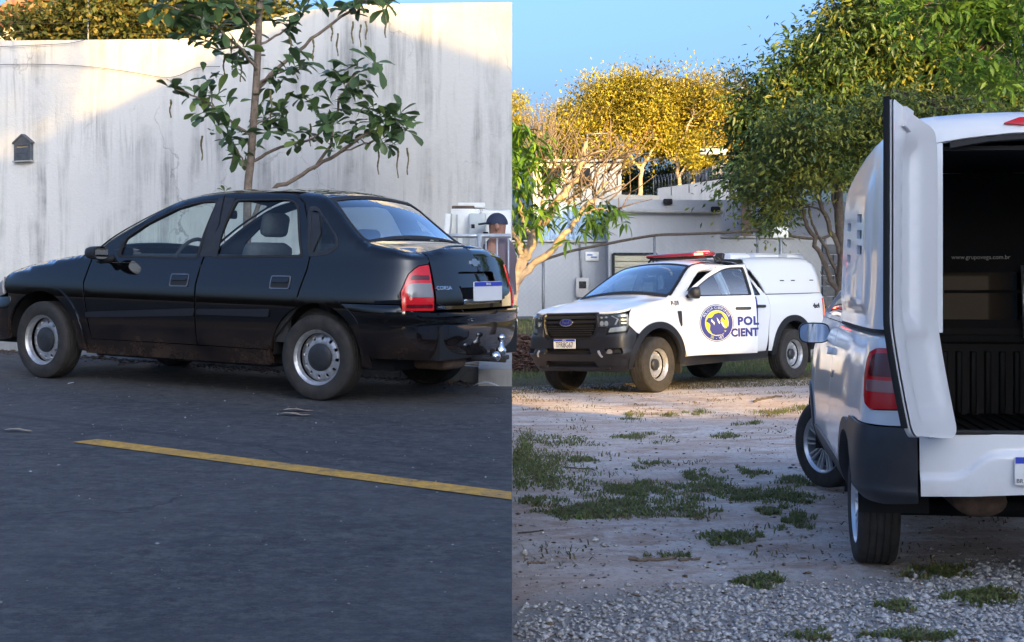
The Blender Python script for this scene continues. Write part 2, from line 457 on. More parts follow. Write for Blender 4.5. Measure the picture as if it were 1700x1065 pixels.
def ranger_shell():
    plan = [(.20, 0), (.20, .4), (.205, .7), (.24, .84), (.34, .905), (.55, .928), (1.2, .94), (2.0, .945), (3.0, .945), (3.9, .945), (4.4, .94), (4.75, .925), (4.98, .89), (5.12, .82), (5.2, .70), (5.25, .5), (5.285, .25), (5.295, 0)]
    o = [(.35, -.06), (.45, -.03), (.55, -.008), (.7, 0), (.9, 0), (1.05, -.004), (1.15, -.012), (1.22, -.025), (1.28, -.045), (1.36, -.075), (1.5, -.135), (1.65, -.215), (1.8, -.31), (1.9, -.36)]
    E = [(0, 1.33), (1.86, 1.335), (1.93, 1.37), (2.0, 1.46), (2.12, 1.62), (2.22, 1.71), (2.35, 1.75), (2.7, 1.785), (3.0, 1.79), (3.25, 1.765), (3.45, 1.70), (3.75, 1.53), (4.0, 1.375), (4.14, 1.295), (4.25, 1.265), (4.6, 1.225), (4.9, 1.175), (5.1, 1.135), (5.4, 1.115), (6.2, 1.115)]
    return Shell(plan, (1.2, .94), o, E, .06)
def saveiro_shell():
    plan = [(.03, 0), (.036, .3), (.055, .55), (.085, .69), (.14, .785), (.24, .838), (.45, .858), (.9, .865), (1.5, .862), (2.2, .855), (3.0, .85), (3.6, .845), (3.95, .80), (4.2, .70), (4.35, .5), (4.42, .25), (4.44, 0)]
    o = [(.3, -.08), (.42, -.02), (.5, .0), (.7, .004), (.85, -.002), (.95, -.012), (1.05, -.024), (1.15, -.042), (1.22, -.062), (1.3, -.09), (1.45, -.17), (1.6, -.27)]
    E = [(-.9, 1.235), (1.95, 1.235), (2.02, 1.25), (2.1, 1.42), (2.2, 1.47), (2.6, 1.49), (2.9, 1.46), (3.1, 1.36), (3.4, 1.15), (3.55, 1.06), (3.8, 1.0), (4.1, .92), (4.4, .82), (5.2, .80)]
    return Shell(plan, (.9, .865), o, E, .045)
def canopy_shell():
    plan = [(.05, 0), (.055, .40), (.065, .52), (.09, .62), (.15, .71), (.25, .757), (.42, .775), (.9, .785), (1.5, .785), (1.8, .775), (1.93, .735), (2.0, .65), (2.02, .5), (2.025, 0)]
    o = [(1.2, .035), (1.26, .03), (1.35, .02), (1.5, .012), (1.7, .006), (1.85, .0), (2.0, -.012), (2.1, -.026), (2.2, -.045), (2.35, -.08)]
    E = [(-.8, 2.275), (-.3, 2.27), (.0, 2.255), (.2, 2.245), (.6, 2.22), (1.0, 2.19), (1.4, 2.14), (1.7, 2.06), (1.9, 1.97), (2.1, 1.90), (3.0, 1.88)]
    return Shell(plan, (.9, .785), o, E, .085)

# ---------------------------------------------------------------- wheels (axis along y, outer face towards +y)
def place_on_plane(o, X, Y, Z, yaw, a=0.0, b=0.0):
    n = Vector((-a, -b, 1)).normalized(); f = Vector((math.cos(R(yaw)), math.sin(R(yaw)), 0)); f = (f - n * f.dot(n)).normalized(); l = n.cross(f)
    o.matrix_world = Matrix(((f.x, l.x, n.x, X), (f.y, l.y, n.y, Y), (f.z, l.z, n.z, Z), (0, 0, 0, 1)))
def make_wheel(parent, r, w, rim_r, kind, loc, right=False, steer=0.0, tilt=0.0):
    """wheel part = rim mesh; sub-parts tyre, hub_cap, bolt"""
    hw = w / 2
    prof_rim = [(rim_r, hw * .86), (rim_r * .985, hw * .92), (rim_r * .95, hw * .80), (rim_r * .90, hw * .72), (rim_r * .87, hw * .40)]
    if kind == 'steel13': slots, sr, sl, cap_r, dish = 12, .70, (.085, .055), .50, [(0, .30), (.45, .32), (.56, .36), (.72, .30), (.80, .16), (.87, .10)]
    elif kind == 'steel16': slots, sr, sl, cap_r, dish = 18, .72, (.055, .055), .36, [(0, .15), (.34, .18), (.5, .42), (.74, .40), (.82, .2), (.87, .1)]
    else: slots = 0
    if slots:
        dz = cubic([rim_r * a for a, _ in dish], [hw * b for _, b in dish])
        holes = []
        for k in range(slots):
            a = 2 * math.pi * k / slots + .1
            pts = []
            for q in range(10):
                t = 2 * math.pi * q / 10; du = math.cos(t) * sl[0] * rim_r; dv = math.sin(t) * sl[1] * rim_r * 1.25
                rr = sr * rim_r + du; aa = a + dv / (sr * rim_r)
                pts.append((rr * math.cos(aa), rr * math.sin(aa)))
            holes.append(pts)
        S = lambda u, v: np.c_[u, dz(np.hypot(u, v)), v]
        wheel = patch('wheel', circle(0, 0, rim_r * .875, 48), S, M['steel'], parent, holes, step=rim_r * .14, edge=.012, sign=-1, dense=.03)
        ring = lathe('rim', prof_rim, M['steel'], wheel, 48)
        lathe('barrel', [(rim_r * .86, hw * .05), (rim_r * .1, hw * .0), (.001, hw * .0)], M['dark'], wheel, 32)
        lathe('hub_cap', [(cap_r * rim_r, dz(np.array([cap_r * rim_r]))[0] + .001), (cap_r * rim_r * .98, hw * .52), (cap_r * rim_r * .85, hw * .60), (cap_r * rim_r * .4, hw * .64), (.001, hw * .645)], M['hub_black'], wheel, 32)
    else:   # multi-spoke plastic cover
        wheel = lathe('wheel', prof_rim + [(rim_r * .86, hw * .1), (.001, hw * .1)], M['silver'], parent, 48)
        n = 10
        for k in range(n):
            a = 2 * math.pi * k / n
            for da, tw in ((-.10, .045), (.10, .045)):
                V = []
                for rr, ww, oo in ((.16, .6, .62), (.5, .85, .66), (.93, 1.15, .74)):
                    aa = a + da * (1.9 - rr * 1.05); cx, cz = rr * rim_r * math.cos(aa), rr * rim_r * math.sin(aa); tx, tz = -math.sin(aa), math.cos(aa); h = tw * ww * rim_r
                    V += [(cx - tx * h, hw * (oo - .18), cz - tz * h), (cx - tx * h * .5, hw * oo, cz - tz * h * .5), (cx + tx * h * .5, hw * oo, cz + tz * h * .5), (cx + tx * h, hw * (oo - .18), cz + tz * h)]
                Fc = []
                for i in range(2):
                    for j in range(3): Fc.append((i * 4 + j + 1, i * 4 + j, i * 4 + 4 + j, i * 4 + 5 + j))
                mesh('spoke', V, Fc, M['silver'], wheel)
        lathe('hub_cap', [(rim_r * .2, hw * .5), (rim_r * .19, hw * .68), (rim_r * .12, hw * .72), (.001, hw * .72)], M['silver'], wheel, 24)
        lathe('barrel', [(rim_r * .85, hw * .12), (.001, hw * .12)], M['dark'], wheel, 24)
    g = .006
    pr = [(rim_r * .985, hw * .86), (rim_r * 1.03, hw * .97), ((r + rim_r) / 2, hw * 1.04), (r * .955, hw * .97), (r * .985, hw * .86), (r * .995, hw * .78)]
    for y in (.52, .17, -.17, -.52):
        pr += [(r, hw * (y + .05)), (r - g, hw * (y + .03)), (r - g, hw * (y - .03)), (r, hw * (y - .05))]
    pr += [(r * .995, -hw * .78), (r * .985, -hw * .86), (r * .955, -hw * .97), ((r + rim_r) / 2, -hw * 1.04), (rim_r, -hw * .9), (rim_r * .8, -hw * .6), (.02, -hw * .5)]
    lathe('tyre', pr, M['tyre'], wheel, 64)
    wheel.location = loc; wheel.rotation_euler = (0, 0, (math.pi if right else 0) + steer)
    return wheel

def plate(parent, o, ex, ey, chars, shift=0.0, w=.4, h=.13):
    """number plate: board, blue band, characters"""
    ex = Vector(ex).normalized(); ey = Vector(ey).normalized(); ez = ex.cross(ey); o = Vector(o)
    p = patch('number_plate', rounded([(-w / 2, -h / 2), (w / 2, -h / 2), (w / 2, h / 2), (-w / 2, h / 2)], .012), plane_map(o, ex, ey), M['plate_white'], parent, step=.2, edge=.006)
    patch('plate_band', [(-w / 2 + .003, h / 2 - .032), (w / 2 - .003, h / 2 - .032), (w / 2 - .003, h / 2 - .003), (-w / 2 + .003, h / 2 - .003)], plane_map(o + ez * .002, ex, ey), M['plate_blue'], p, step=.3, edge=0)
    text_mesh('plate_lettering', 'BRASIL', .022, frame_m(o + ez * .003 + ey * (h / 2 - .017), ex, ey), M['decal_white'], p, .0006)
    if chars:
        text_mesh('plate_characters', chars, .105, frame_m(o + ez * .003 - ey * .018 + ex * shift, ex, ey), M['decal_dark'], p, .001, sx=.78)
    if shift: text_mesh('plate_lettering', 'BR', .026, frame_m(o + ez * .003 - ey * .047 - ex * .178, ex, ey), M['decal_dark'], p, .0006)
    return p

# ---------------------------------------------------------------- black saloon
def build_corsa():
    car = empty('parked_car'); tag(car, 'black four-door saloon parked at the kerb in front of the white wall', 'car')
    sh = corsa_shell(); S = sh.S; bp = M['black_paint']
    side = dict(sign=-1)
    u0 = sh.u0; mir = lambda u: 2 * u0 - u
    RA, FA, RR = (.852, .283), (3.285, .283), .37
    def arch(c, a0, a1, n=22, r=RR, ry=None): return circle(c[0], c[1], r, n, a0, a1, ry)
    for mr in (False, True):
        k = dict(sign=-1, mirror=mr)
        # doors
        fwin = rounded([(2.60, .915), (2.575, 1.03), (2.41, 1.142), (2.17, 1.257), (1.98, 1.305), (1.835, 1.312), (1.862, 1.15), (1.895, .915)], [.03, .04, .05, .08, .08, .03, .1, .02])
        fd = [(2.79, .318), (2.825, .47), (2.87, .71), (2.838, .885), (2.72, 1.0), (2.57, 1.085), (2.41, 1.19), (2.2, 1.30), (2.0, 1.348), (1.80, 1.362), (1.775, 1.15), (1.845, .90), (1.862, .738), (1.842, .322)]
        d = patch('door', fd, S, bp, car, [fwin], **k)
        patch('window', fwin, S, M['glass_green'], d, off=-.012, edge=0, **k)
        def ring(win, grow, name, par):
            q = np.array(win); c = q.mean(0); out = c + (q - c) * (1 + grow)
            patch(name, [tuple(p) for p in out], S, M['rubber'], par, [[tuple(p) for p in q + (c - q) * .015]], off=.003, edge=.012, step=.12, **k)
        ring(fwin, .045, 'window_seal', d)
        rwin = rounded([(1.745, .93), (1.715, 1.17), (1.672, 1.318), (1.25, 1.325), (1.18, 1.31), (1.135, 1.262), (1.025, .952)], [.02, .08, .03, .03, .04, .06, .02])
        rd = [(1.826, .322), (1.846, .738), (1.829, .90), (1.759, 1.15), (1.783, 1.363), (1.45, 1.372), (1.20, 1.362), (1.10, 1.30), (1.036, 1.19), (.96, .948), (.962, .86), (1.015, .63), (1.075, .606), (1.135, .548), (1.19, .462), (1.222, .37), (1.23, .32)]
        d2 = patch('door', rd, S, bp, car, [rwin], **k)
        patch('window', rwin, S, M['glass_green'], d2, off=-.012, edge=0, **k)
        ring(rwin, .05, 'window_seal', d2)
        # black pillar trim between the windows
        patch('pillar_trim', [(1.79, .925), (1.765, 1.15), (1.79, 1.335), (1.83, 1.335), (1.87, .925)], S, M['black_plastic'], car, off=.0035, edge=.003, **k)
        patch('pillar_trim', [(1.72, .93), (1.745, .93), (1.82, .93), (1.752, 1.15), (1.778, 1.34), (1.69, 1.335), (1.715, 1.17)], S, M['black_plastic'], car, off=.0035, edge=.003, **k)
        # dark frame behind the door gaps
        fr = [(2.95, .33), (2.95, .88)] + [(u, float(sh.E(u)) - 3e-5) for u in np.linspace(2.84, .95, 40)] + [(.9, .95), (.95, .66), (1.25, .33)]
        fh = [(2.70, .36), (2.70, .86), (2.62, .93), (2.57, 1.04), (2.41, 1.150), (2.17, 1.263), (1.98, 1.312), (1.83, 1.32), (1.90, .92), (1.92, .36)]
        rh = [(1.75, .36), (1.75, .925), (1.72, 1.17), (1.68, 1.322), (1.25, 1.33), (1.17, 1.315), (1.13, 1.262), (1.02, .95), (1.05, .7), (1.3, .45), (1.32, .36)]
        patch('door_frame', fr, S, M['rubber'], car, [fh, rh], off=-.016, edge=.02, step=.06, **k)
        # front fender
        ff = [(2.803, .318), (2.838, .47), (2.884, .71), (2.85, .89), (2.86, float(sh.E(2.86)) - .005)] + [(u, float(sh.E(u)) - 3e-5) for u in np.linspace(2.92, 3.66, 12)] + \
             [(3.70, .66), (3.64, .60)] + arch(FA, 42, 177)[:-1] + [(2.915, .29)]
        patch('front_wing', ff, S, bp, car, **k)
        # rear quarter with its pillar; tail lamp cut out
        qg = rounded([(1.03, 1.262), (.958, .962), (.815, .977), (.752, 1.028), (.775, 1.085), (.875, 1.18), (.97, 1.262)], [.02, .02, .05, .03, .03, .05, .03])
        tl = [(.213, .615), (.226, .73), (.19, .81), (.168, .847), (.12, .878), (.066, .899), (-.02, .908), (-.012, .615)]
        qp = [(.946, .948), (1.022, 1.19), (1.086, 1.305), (1.17, 1.362)] + [(u, float(sh.E(u)) - 3e-5) for u in np.linspace(1.12, .0, 34)] + [(-.03, float(sh.E(-.03)) - 3e-5), (-.036, .93), (-.02, .915), (.066, .906), (.122, .885), (.175, .851), (.197, .813), (.234, .732), (.222, .657), (.70, .652)] + \
             arch(RA, 114, 62, 14) + [(1.0, .632), (.948, .86)]
        patch('rear_wing', qp, S, bp, car, [qg], **k)
        patch('quarter_window', qg, S, M['glass_green'], car, off=-.012, edge=0, **k)
        q = np.array(qg); c = q.mean(0)
        patch('window_seal', [tuple(p) for p in c + (q - c) * 1.13], S, M['black_plastic'], car, [[tuple(p) for p in c + (q - c) * .93]], off=.003, edge=.012, **k)
        patch('pillar_trim', rounded([(1.06, 1.275), (.975, .965), (.94, .968), (.9, 1.1), (.95, 1.22)], .02), S, M['black_plastic'], car, off=-.002, edge=.002, **k)
        # tail lamp: outer lens, clear band
        lamp = patch('tail_lamp', tl, S, M['red_lens'], car, off=.006, edge=.03, step=.03, **k)
        patch('reversing_lens', rounded([(.178, .70), (.182, .775), (.14, .79), (-.008, .79), (-.006, .70)], [.03, .03, .02, .005, .005]), S, M['clear_lens'], lamp, off=.009, edge=.004, step=.03, **k)
        patch('reflector_band', rounded([(.16, .812), (.14, .84), (.0, .84), (.0, .812)], .01), S, M['dark_red_lens'], lamp, off=.0085, edge=.003, step=.03, **k)
        patch('reflector_band', rounded([(.19, .632), (.19, .655), (.0, .655), (.0, .632)], .01), S, M['dark_red_lens'], lamp, off=.0085, edge=.003, step=.03, **k)
        # sill and rubbing strips
        patch('sill', [(1.24, .21), (1.235, .312), (2.9, .312), (2.885, .205)], S, bp, car, off=-.006, edge=.05, **k)
        for a0, a1, z0, z1 in ((1.85, 2.835, .545, .487), (1.22, 1.825, .563, .547)):
            h = .026
            st = patch('side_moulding', rounded([(a0, z0 - h), (a1, z1 - h + .008), (a1, z1 + h - .006), (a0, z0 + h)], .015), S, M['grey_plastic'], car, off=.013, edge=.013, **k)
        # wheel arch lips
        for c_, a0, a1 in ((RA, 8, 186), (FA, 0, 188)):
            o_, i_ = arch(c_, a0, a1, 36, RR + .045), arch(c_, a0, a1, 36, RR - .012)
            patch('arch_lip', o_ + i_[::-1], S, bp, car, off=.011, edge=.03, step=.03, **k)
        # handles
        for hx, hz in ((2.0, .76), (1.148, .77)):
            h = patch('door_handle', rounded([(hx - .078, hz - .04), (hx + .078, hz - .042), (hx + .078, hz + .038), (hx - .078, hz + .04)], .015), S, M['rubber'], car, off=.004, edge=.004, step=.05, **k)
            patch('handle_flap', rounded([(hx - .066, hz - .004), (hx + .066, hz - .006), (hx + .066, hz + .028), (hx - .066, hz + .03)], .01), S, bp, h, off=.014, edge=.012, step=.04, **k)
            patch('handle_frame', rounded([(hx - .08, hz - .044), (hx + .08, hz - .046), (hx + .08, hz + .042), (hx - .08, hz + .044)], .015), S, M['handle_trim'], h, [rounded([(hx - .074, hz - .037), (hx + .074, hz - .039), (hx + .074, hz + .035), (hx - .074, hz + .037)], .013)], off=.007, edge=.004, step=.05, **k)
        # head lamp
        hl = [(3.72, .665), (3.73, .735), (3.80, .725), (3.95, .69), (4.15, .645), (4.15, .55), (3.85, .575), (3.70, .60)]
        patch('head_lamp', rounded(hl, .02), S, M['clear_lens'], car, off=.004, edge=.02, **k)
        # mirror
        sg = -1 if mr else 1
        mm = empty_mesh_mirror(car, sg, (2.64, .785, .935), .14, .095, glass='mirror_dim')
    # rear lid, across the car
    eg = sh.edge(np.linspace(.58, u0, 300)); od = np.argsort(eg[:, 0]); ex_, ey_, ez_ = eg[od, 0], np.maximum(eg[od, 1], .02), eg[od, 2]
    def lid_top(x, y):
        ze = np.interp(x, ex_, ez_); zc = np.maximum(cubic([0, .12, .3, .5, .6], [1.03, 1.038, 1.05, 1.068, 1.078])(x), ze); q = np.clip(np.abs(y) / np.interp(x, ex_, ey_), 0, 1)
        return ze + (zc - ze) * (1 - q ** 2.2) + .001
    eu = np.linspace(-.03, .50, 14); ed = sh.edge(eu)
    # deck outline: along the left edge, round the rear, right edge
    rl = sh.edge(np.linspace(-.04, mir(-.04), 24))
    left = [(p[0], p[1]) for p in sh.edge(np.linspace(.56, -.02, 16))]
    deck = left + [(p[0], p[1]) for p in rl] + [(x, -y) for x, y in left[::-1]]
    deck = [(x, y) for x, y in deck]
    patch('boot_lid', deck, lambda u, v: np.c_[u, v, lid_top(u, v)], bp, car, edge=.01, step=.06, sign=1)
    lip = [(-.045, .905), (-.04, .62), (mir(-.04), .62), (mir(-.045), .905)] + [(u, float(sh.E(sh.fold(np.array([u]))[0])[0]) - 3e-5) for u in np.linspace(mir(-.04), -.04, 40)]
    rec = rounded([(-.315, .865), (-.32, .655), (mir(-.32), .655), (mir(-.315), .865)], .035)
    patch('boot_panel', lip, S, bp, car, [rec], sign=-1, step=.04)
    patch('plate_recess', [(-.30, .875), (-.30, .645), (mir(-.30), .645), (mir(-.30), .875)], S, bp, car, off=-.03, edge=0, sign=-1)
    plate(car, (-.0, -.01, .735), (0, -1, 0), (.02, 0, 1), '')
    patch('plate_trim', rounded([(-.33, .648), (-.33, .682), (mir(-.33), .682), (mir(-.33), .648)], .008), S, M['chrome'], car, off=.012, edge=.02, sign=-1)
    # badges
    e = 1e-3
    def badge(u, z):
        p = S(np.array([u]), np.array([z]))[0]; q = S(np.array([u - .01]), np.array([z]))[0]; t = S(np.array([u]), np.array([z + .01]))[0]
        ex = Vector(q - p); ey = Vector(t - p); n = ex.cross(ey).normalized()
        return frame_m(Vector(p) + n * .003, ex, ey)
    text_mesh('badge_lettering', 'CORSA', .038, badge(-.125, .757), M['chrome'], car, .003, sx=1.25)
    text_mesh('badge_lettering', 'GLS', .022, badge(-.085, .634), M['chrome'], car, .003, sx=1.5)
    bw = [(-.07, .012), (-.03, .012), (-.022, .026), (.032, .026), (.036, .012), (.07, .012), (.062, -.012), (.03, -.012), (.022, -.026), (-.032, -.026), (-.036, -.012), (-.078, -.012)]
    Mb = badge(-.575, .925)
    patch('bow_tie_badge', bw, lambda u, v: np.array([tuple(Mb @ Vector((a, b, .002))) for a, b in zip(u, v)]), M['chrome'], car, edge=.005, step=.05)
    # bumpers (wrap surfaces pushed out)
    bo = cubic([.26, .31, .36, .45, .53, .545, .56, .60, .64, .66], [-.03, .012, .03, .036, .034, .026, .036, .038, .03, .0])
    SB = lambda u, z: (lambda P, Q: P + (Q - P) * 0)(S(u, z), 0) + bnorm(u, z) * (bo(z) * sm(u))[:, None]
    def bnorm(u, z):
        uu, f = sh.fold(u); x, y, nx, ny = sh.C(uu); return np.c_[nx, ny * f, 0 * x]
    def sm(u): uu, f = sh.fold(u); return np.clip((.62 - uu) / .35, .15, 1)
    bl = [(.69, .645)] + arch(RA, 118, 174, 14) + [(.45, .30), (.2, .30), (-.2, .29), (-.573, .285)]
    bt = [(.23, .65), (.216, .617), (.1, .606), (-.573, .604)]
    bpz = bl + [(mir(u), z) for u, z in bl[-2::-1]] + [(mir(u), z) for u, z in bt] + [(u, z) for u, z in bt[-2::-1]]
    patch('rear_bumper', bpz, SB, bp, car, sign=-1, step=.035, edge=.05)
    fb = cubic([.2, .3, .4, .5, .6], [-.02, .03, .045, .04, .0])
    u1 = sh.u1
    SF = lambda u, z: S(u, z) + bnorm(u, z) * (fb(z) * np.clip((sh.fold(u)[0] - 3.55) / .3, .2, 1))[:, None]
    fp = [(3.66, .27), (3.645, .42), (3.60, .5), (3.62, .59), (3.85, .575), (4.15, .55)] + [(u1, .56), (2 * u1 - 4.15, .55), (2 * u1 - 3.85, .575), (2 * u1 - 3.62, .59), (2 * u1 - 3.60, .5), (2 * u1 - 3.645, .42), (2 * u1 - 3.66, .27), (u1, .22)]
    patch('front_bumper', fp, SF, bp, car, sign=-1, edge=.05)
    # bonnet, screens, roof
    hood = [(p[0], p[1]) for p in sh.edge(np.linspace(2.86, u1 - .02, 26))]
    hood = hood + [(x, -y) for x, y in hood[::-1]]
    def hz(x, y):
        ye = np.interp(x, [h[0] for h in hood[:26]], [h[1] for h in hood[:26]]); ze = sh.E(x)
        q = np.clip(np.abs(y) / np.maximum(ye, .05), 0, 1)
        return np.where(x > 3.7, .763 - (x - 3.7) * .35 - (x - 3.7) ** 2 * .8, ze) + .045 * (1 - q ** 2)
    patch('bonnet', hood, lambda u, v: np.c_[u, v, hz(u, v)], bp, car, edge=.01, step=.07)
    cr = cubic([.5, .58, .8, .95, 1.2, 1.8, 2.1, 2.4, 2.9, 3.0], [.02, .045, .05, .03, .032, .035, .035, .05, .06, .05])
    T = sh.top(cr)
    rect = lambda a, b, q=1.0: [(a, -q), (b, -q), (b, q), (a, q)]
    patch('roof', rect(.935, 2.20), T, bp, car, edge=.0, step=.07)
    g = patch('rear_window', rounded(rect(.56, .925, .985), .06), T, M['glass_tint'], car, edge=.004, step=.06, off=-.004)
    patch('window_seal', rect(.54, .945, 1.0), T, M['rubber'], car, [rounded(rect(.575, .905, .955), .06)], edge=.003, step=.06, off=.001)
    patch('windscreen', rounded(rect(2.20, 2.93, .985), .06), T, M['glass_green'], car, edge=.004, step=.08, off=-.004)
    patch('window_seal', rect(2.18, 2.95, 1.0), T, M['rubber'], car, [rounded(rect(2.22, 2.90, .955), .06)], edge=.003, step=.06, off=.001)
    # underbody and wheel housings
    ub = Multi(); ub.box((3.3, 1.25, .10), (2.0, 0, .26)); ub.box((.5, 1.1, .22), (.30, 0, .40)); ub.box((.6, 1.1, .3), (3.7, 0, .38)); ub.box((1.55, 1.36, .3), (2.07, 0, .34)); ub.box((.75, 1.0, .3), (.85, 0, .52)); ub.box((.8, 1.0, .3), (3.3, 0, .55))
    ub.build('underbody', M['dark'], car)
    for c_ in (RA, FA):
        for sy in (1, -1):
            V = []; Fc = []
            for i, a in enumerate(np.linspace(0, 180, 19)):
                for yy in (.76 * sy, .50 * sy): V.append((c_[0] + (RR - .008) * math.cos(R(a)), yy, c_[1] + (RR - .008) * math.sin(R(a))))
            for i in range(18): Fc.append((2 * i, 2 * i + 1, 2 * i + 3, 2 * i + 2))
            mesh('wheel_housing', V, Fc, M['dark'], car)
    tube('exhaust_pipe', [(.9, -.25, .26), (.4, -.3, .25), (.02, -.32, .25)], .022, M['rust'], car)
    box('silencer', (.45, .3, .15), (.32, .22, .285), M['rust'], car, .05)
    # tow hitch
    hi = tube('tow_bar', [(.25, -.05, .29), (-.02, -.05, .285), (-.075, -.05, .29)], .026, M['black_plastic'], car)
    mesh_ball('tow_ball', (-.085, -.05, .42), .026, M['chrome'], car)
    tube('tow_shank', [(-.085, -.05, .30), (-.085, -.05, .345), (-.085, -.05, .36), (-.085, -.05, .40)], [.035, .035, .018, .014], M['chrome'], car, 14)
    mesh_ball('tow_cap', (-.10, .06, .30), .036, M['chrome'], car)
    box('hitch_plate', (.16, .26, .03), (-.03, .0, .285), M['black_plastic'], car, .006)
    # interior
    box('dashboard', (.38, 1.28, .2), (2.66, 0, .83), M['interior'], car, .06)
    for y in (.34, -.34):
        s = box('seat', (.5, .48, .16), (1.95, y, .40), M['seat'], car, .05)
        b = box('backrest', (.14, .46, .62), (-.30, 0, .33), M['seat'], s, .055, rot=(0, R(-16), 0))
        box('headrest', (.09, .26, .17), (-.425, 0, .755), M['seat'], s, .04, rot=(0, R(-10), 0))
    s = box('seat', (.5, 1.2, .2), (1.12, 0, .5), M['seat'], car, .05)
    box('backrest', (.14, 1.2, .50), (-.27, 0, .30), M['seat'], s, .05, rot=(0, R(-22), 0))
    for y in (.34, -.34): box('headrest', (.08, .25, .15), (-.37, y, .56), M['seat'], s, .035)
    box('parcel_shelf', (.34, 1.18, .02), (.72, 0, .99), M['interior'], car)
    V, Fc = tube_data([(2.28 + .0 - .07 * math.sin(a), .34 + .18 * math.cos(a), .88 + .165 * math.sin(a)) for a in np.linspace(0, 2 * math.pi, 25)], .014, 8)
    st = mesh('steering_wheel', V, Fc, M['interior'], car, True)
    tube('steering_column', [(2.28, .34, .88), (2.6, .34, .78)], .03, M['interior'], st)
    tube('wheel_spokes', [(2.28, .18, .88), (2.285, .34, .875), (2.28, .50, .88)], .02, M['interior'], st)
    box('rear_view_mirror', (.03, .24, .065), (2.22, 0, 1.235), M['interior'], car, .02)
    box('door_card', (1.7, .03, .5), (1.95, .735, .62), M['interior'], car); box('door_card', (1.7, .03, .5), (1.95, -.735, .62), M['interior'], car)
    # wheels
    for x, y, rt in ((RA[0], .70, False), (FA[0], .70, False), (RA[0], -.70, True), (FA[0], -.70, True)):
        make_wheel(car, .283, .165, .185, 'steel13', (x, y, .283), rt, steer=R(-6) if x > 2 else 0)
    place_on_plane(car, -.18, 9.813, .684, 152.83, -.0208, .0279)
    return car
def mesh_ball(name, c, r, mat, parent, sz=1.0):
    bm = bmesh.new(); bmesh.ops.create_uvsphere(bm, u_segments=20, v_segments=12, radius=r)
    for v in bm.verts: v.co.z *= sz
    me = bpy.data.meshes.new(name); bm.to_mesh(me); bm.free(); me.polygons.foreach_set('use_smooth', [True] * len(me.polygons))
    o = link(name, me, mat, parent); o.location = c; return o
def loft(name, rings, mat, parent, cap=True, smooth=True):
    n = len(rings[0]); V = [p for r in rings for p in r]; Fc = []
    for i in range(len(rings) - 1):
        for k in range(n):
            k2 = (k + 1) % n; Fc.append((i * n + k, i * n + k2, (i + 1) * n + k2, (i + 1) * n + k))
    if cap: Fc.append(tuple(reversed(range(n)))); Fc.append(tuple((len(rings) - 1) * n + k for k in range(n)))
    o = mesh(name, V, Fc, mat, parent, False)
    bm = bmesh.new(); bm.from_mesh(o.data); bmesh.ops.recalc_face_normals(bm, faces=bm.faces[:]); bm.to_mesh(o.data); bm.free()
    if smooth:
        o.data.polygons.foreach_set('use_smooth', [True] * len(o.data.polygons)); o.data.set_sharp_from_angle(angle=R(50))
    return o
def empty_mesh_mirror(car, sg, o, w=.17, h=.11, mat='black_plastic', tilt=0.0, glass='mirror'):
    """door mirror: lofted housing on an arm, mirror glass facing back"""
    ox, oy, oz = o; rings = []
    for dx, sc in ((-.045, .98), (-.03, 1.0), (.02, .95), (.055, .78), (.08, .45), (.088, .1)):
        ring = []
        for a in np.linspace(0, 2 * math.pi, 20, endpoint=False):
            ca, sa = math.cos(a), math.sin(a)
            ring.append((ox + dx, oy + sg * (.06 + w / 2 + sc * w / 2 * np.sign(ca) * abs(ca) ** .6), oz + sc * h / 2 * np.sign(sa) * abs(sa) ** .6))
        rings.append(ring)
    b = loft('door_mirror', rings, M[mat], car)
    tube('mirror_arm', [(ox + .03, oy - sg * .06, oz - .05), (ox + .02, oy + sg * .02, oz - .045), (ox + .015, oy + sg * .09, oz - .02)], [.03, .026, .02], M['black_plastic'], b)
    pl = [(w * .46 * np.sign(math.cos(a)) * abs(math.cos(a)) ** .6, h * .44 * np.sign(math.sin(a)) * abs(math.sin(a)) ** .6) for a in np.linspace(0, 2 * math.pi, 24, endpoint=False)]
    patch('mirror_glass', pl, plane_map((ox - .049 - tilt * h * .4, oy + sg * (.06 + w / 2), oz), (0, 1, 0), (tilt, 0, 1)), M[glass], b, edge=0, step=.2, sign=-1)
    return b
M['handle_trim'] = simple('handle_trim', (.16, .17, .19), .3, metal=.6)

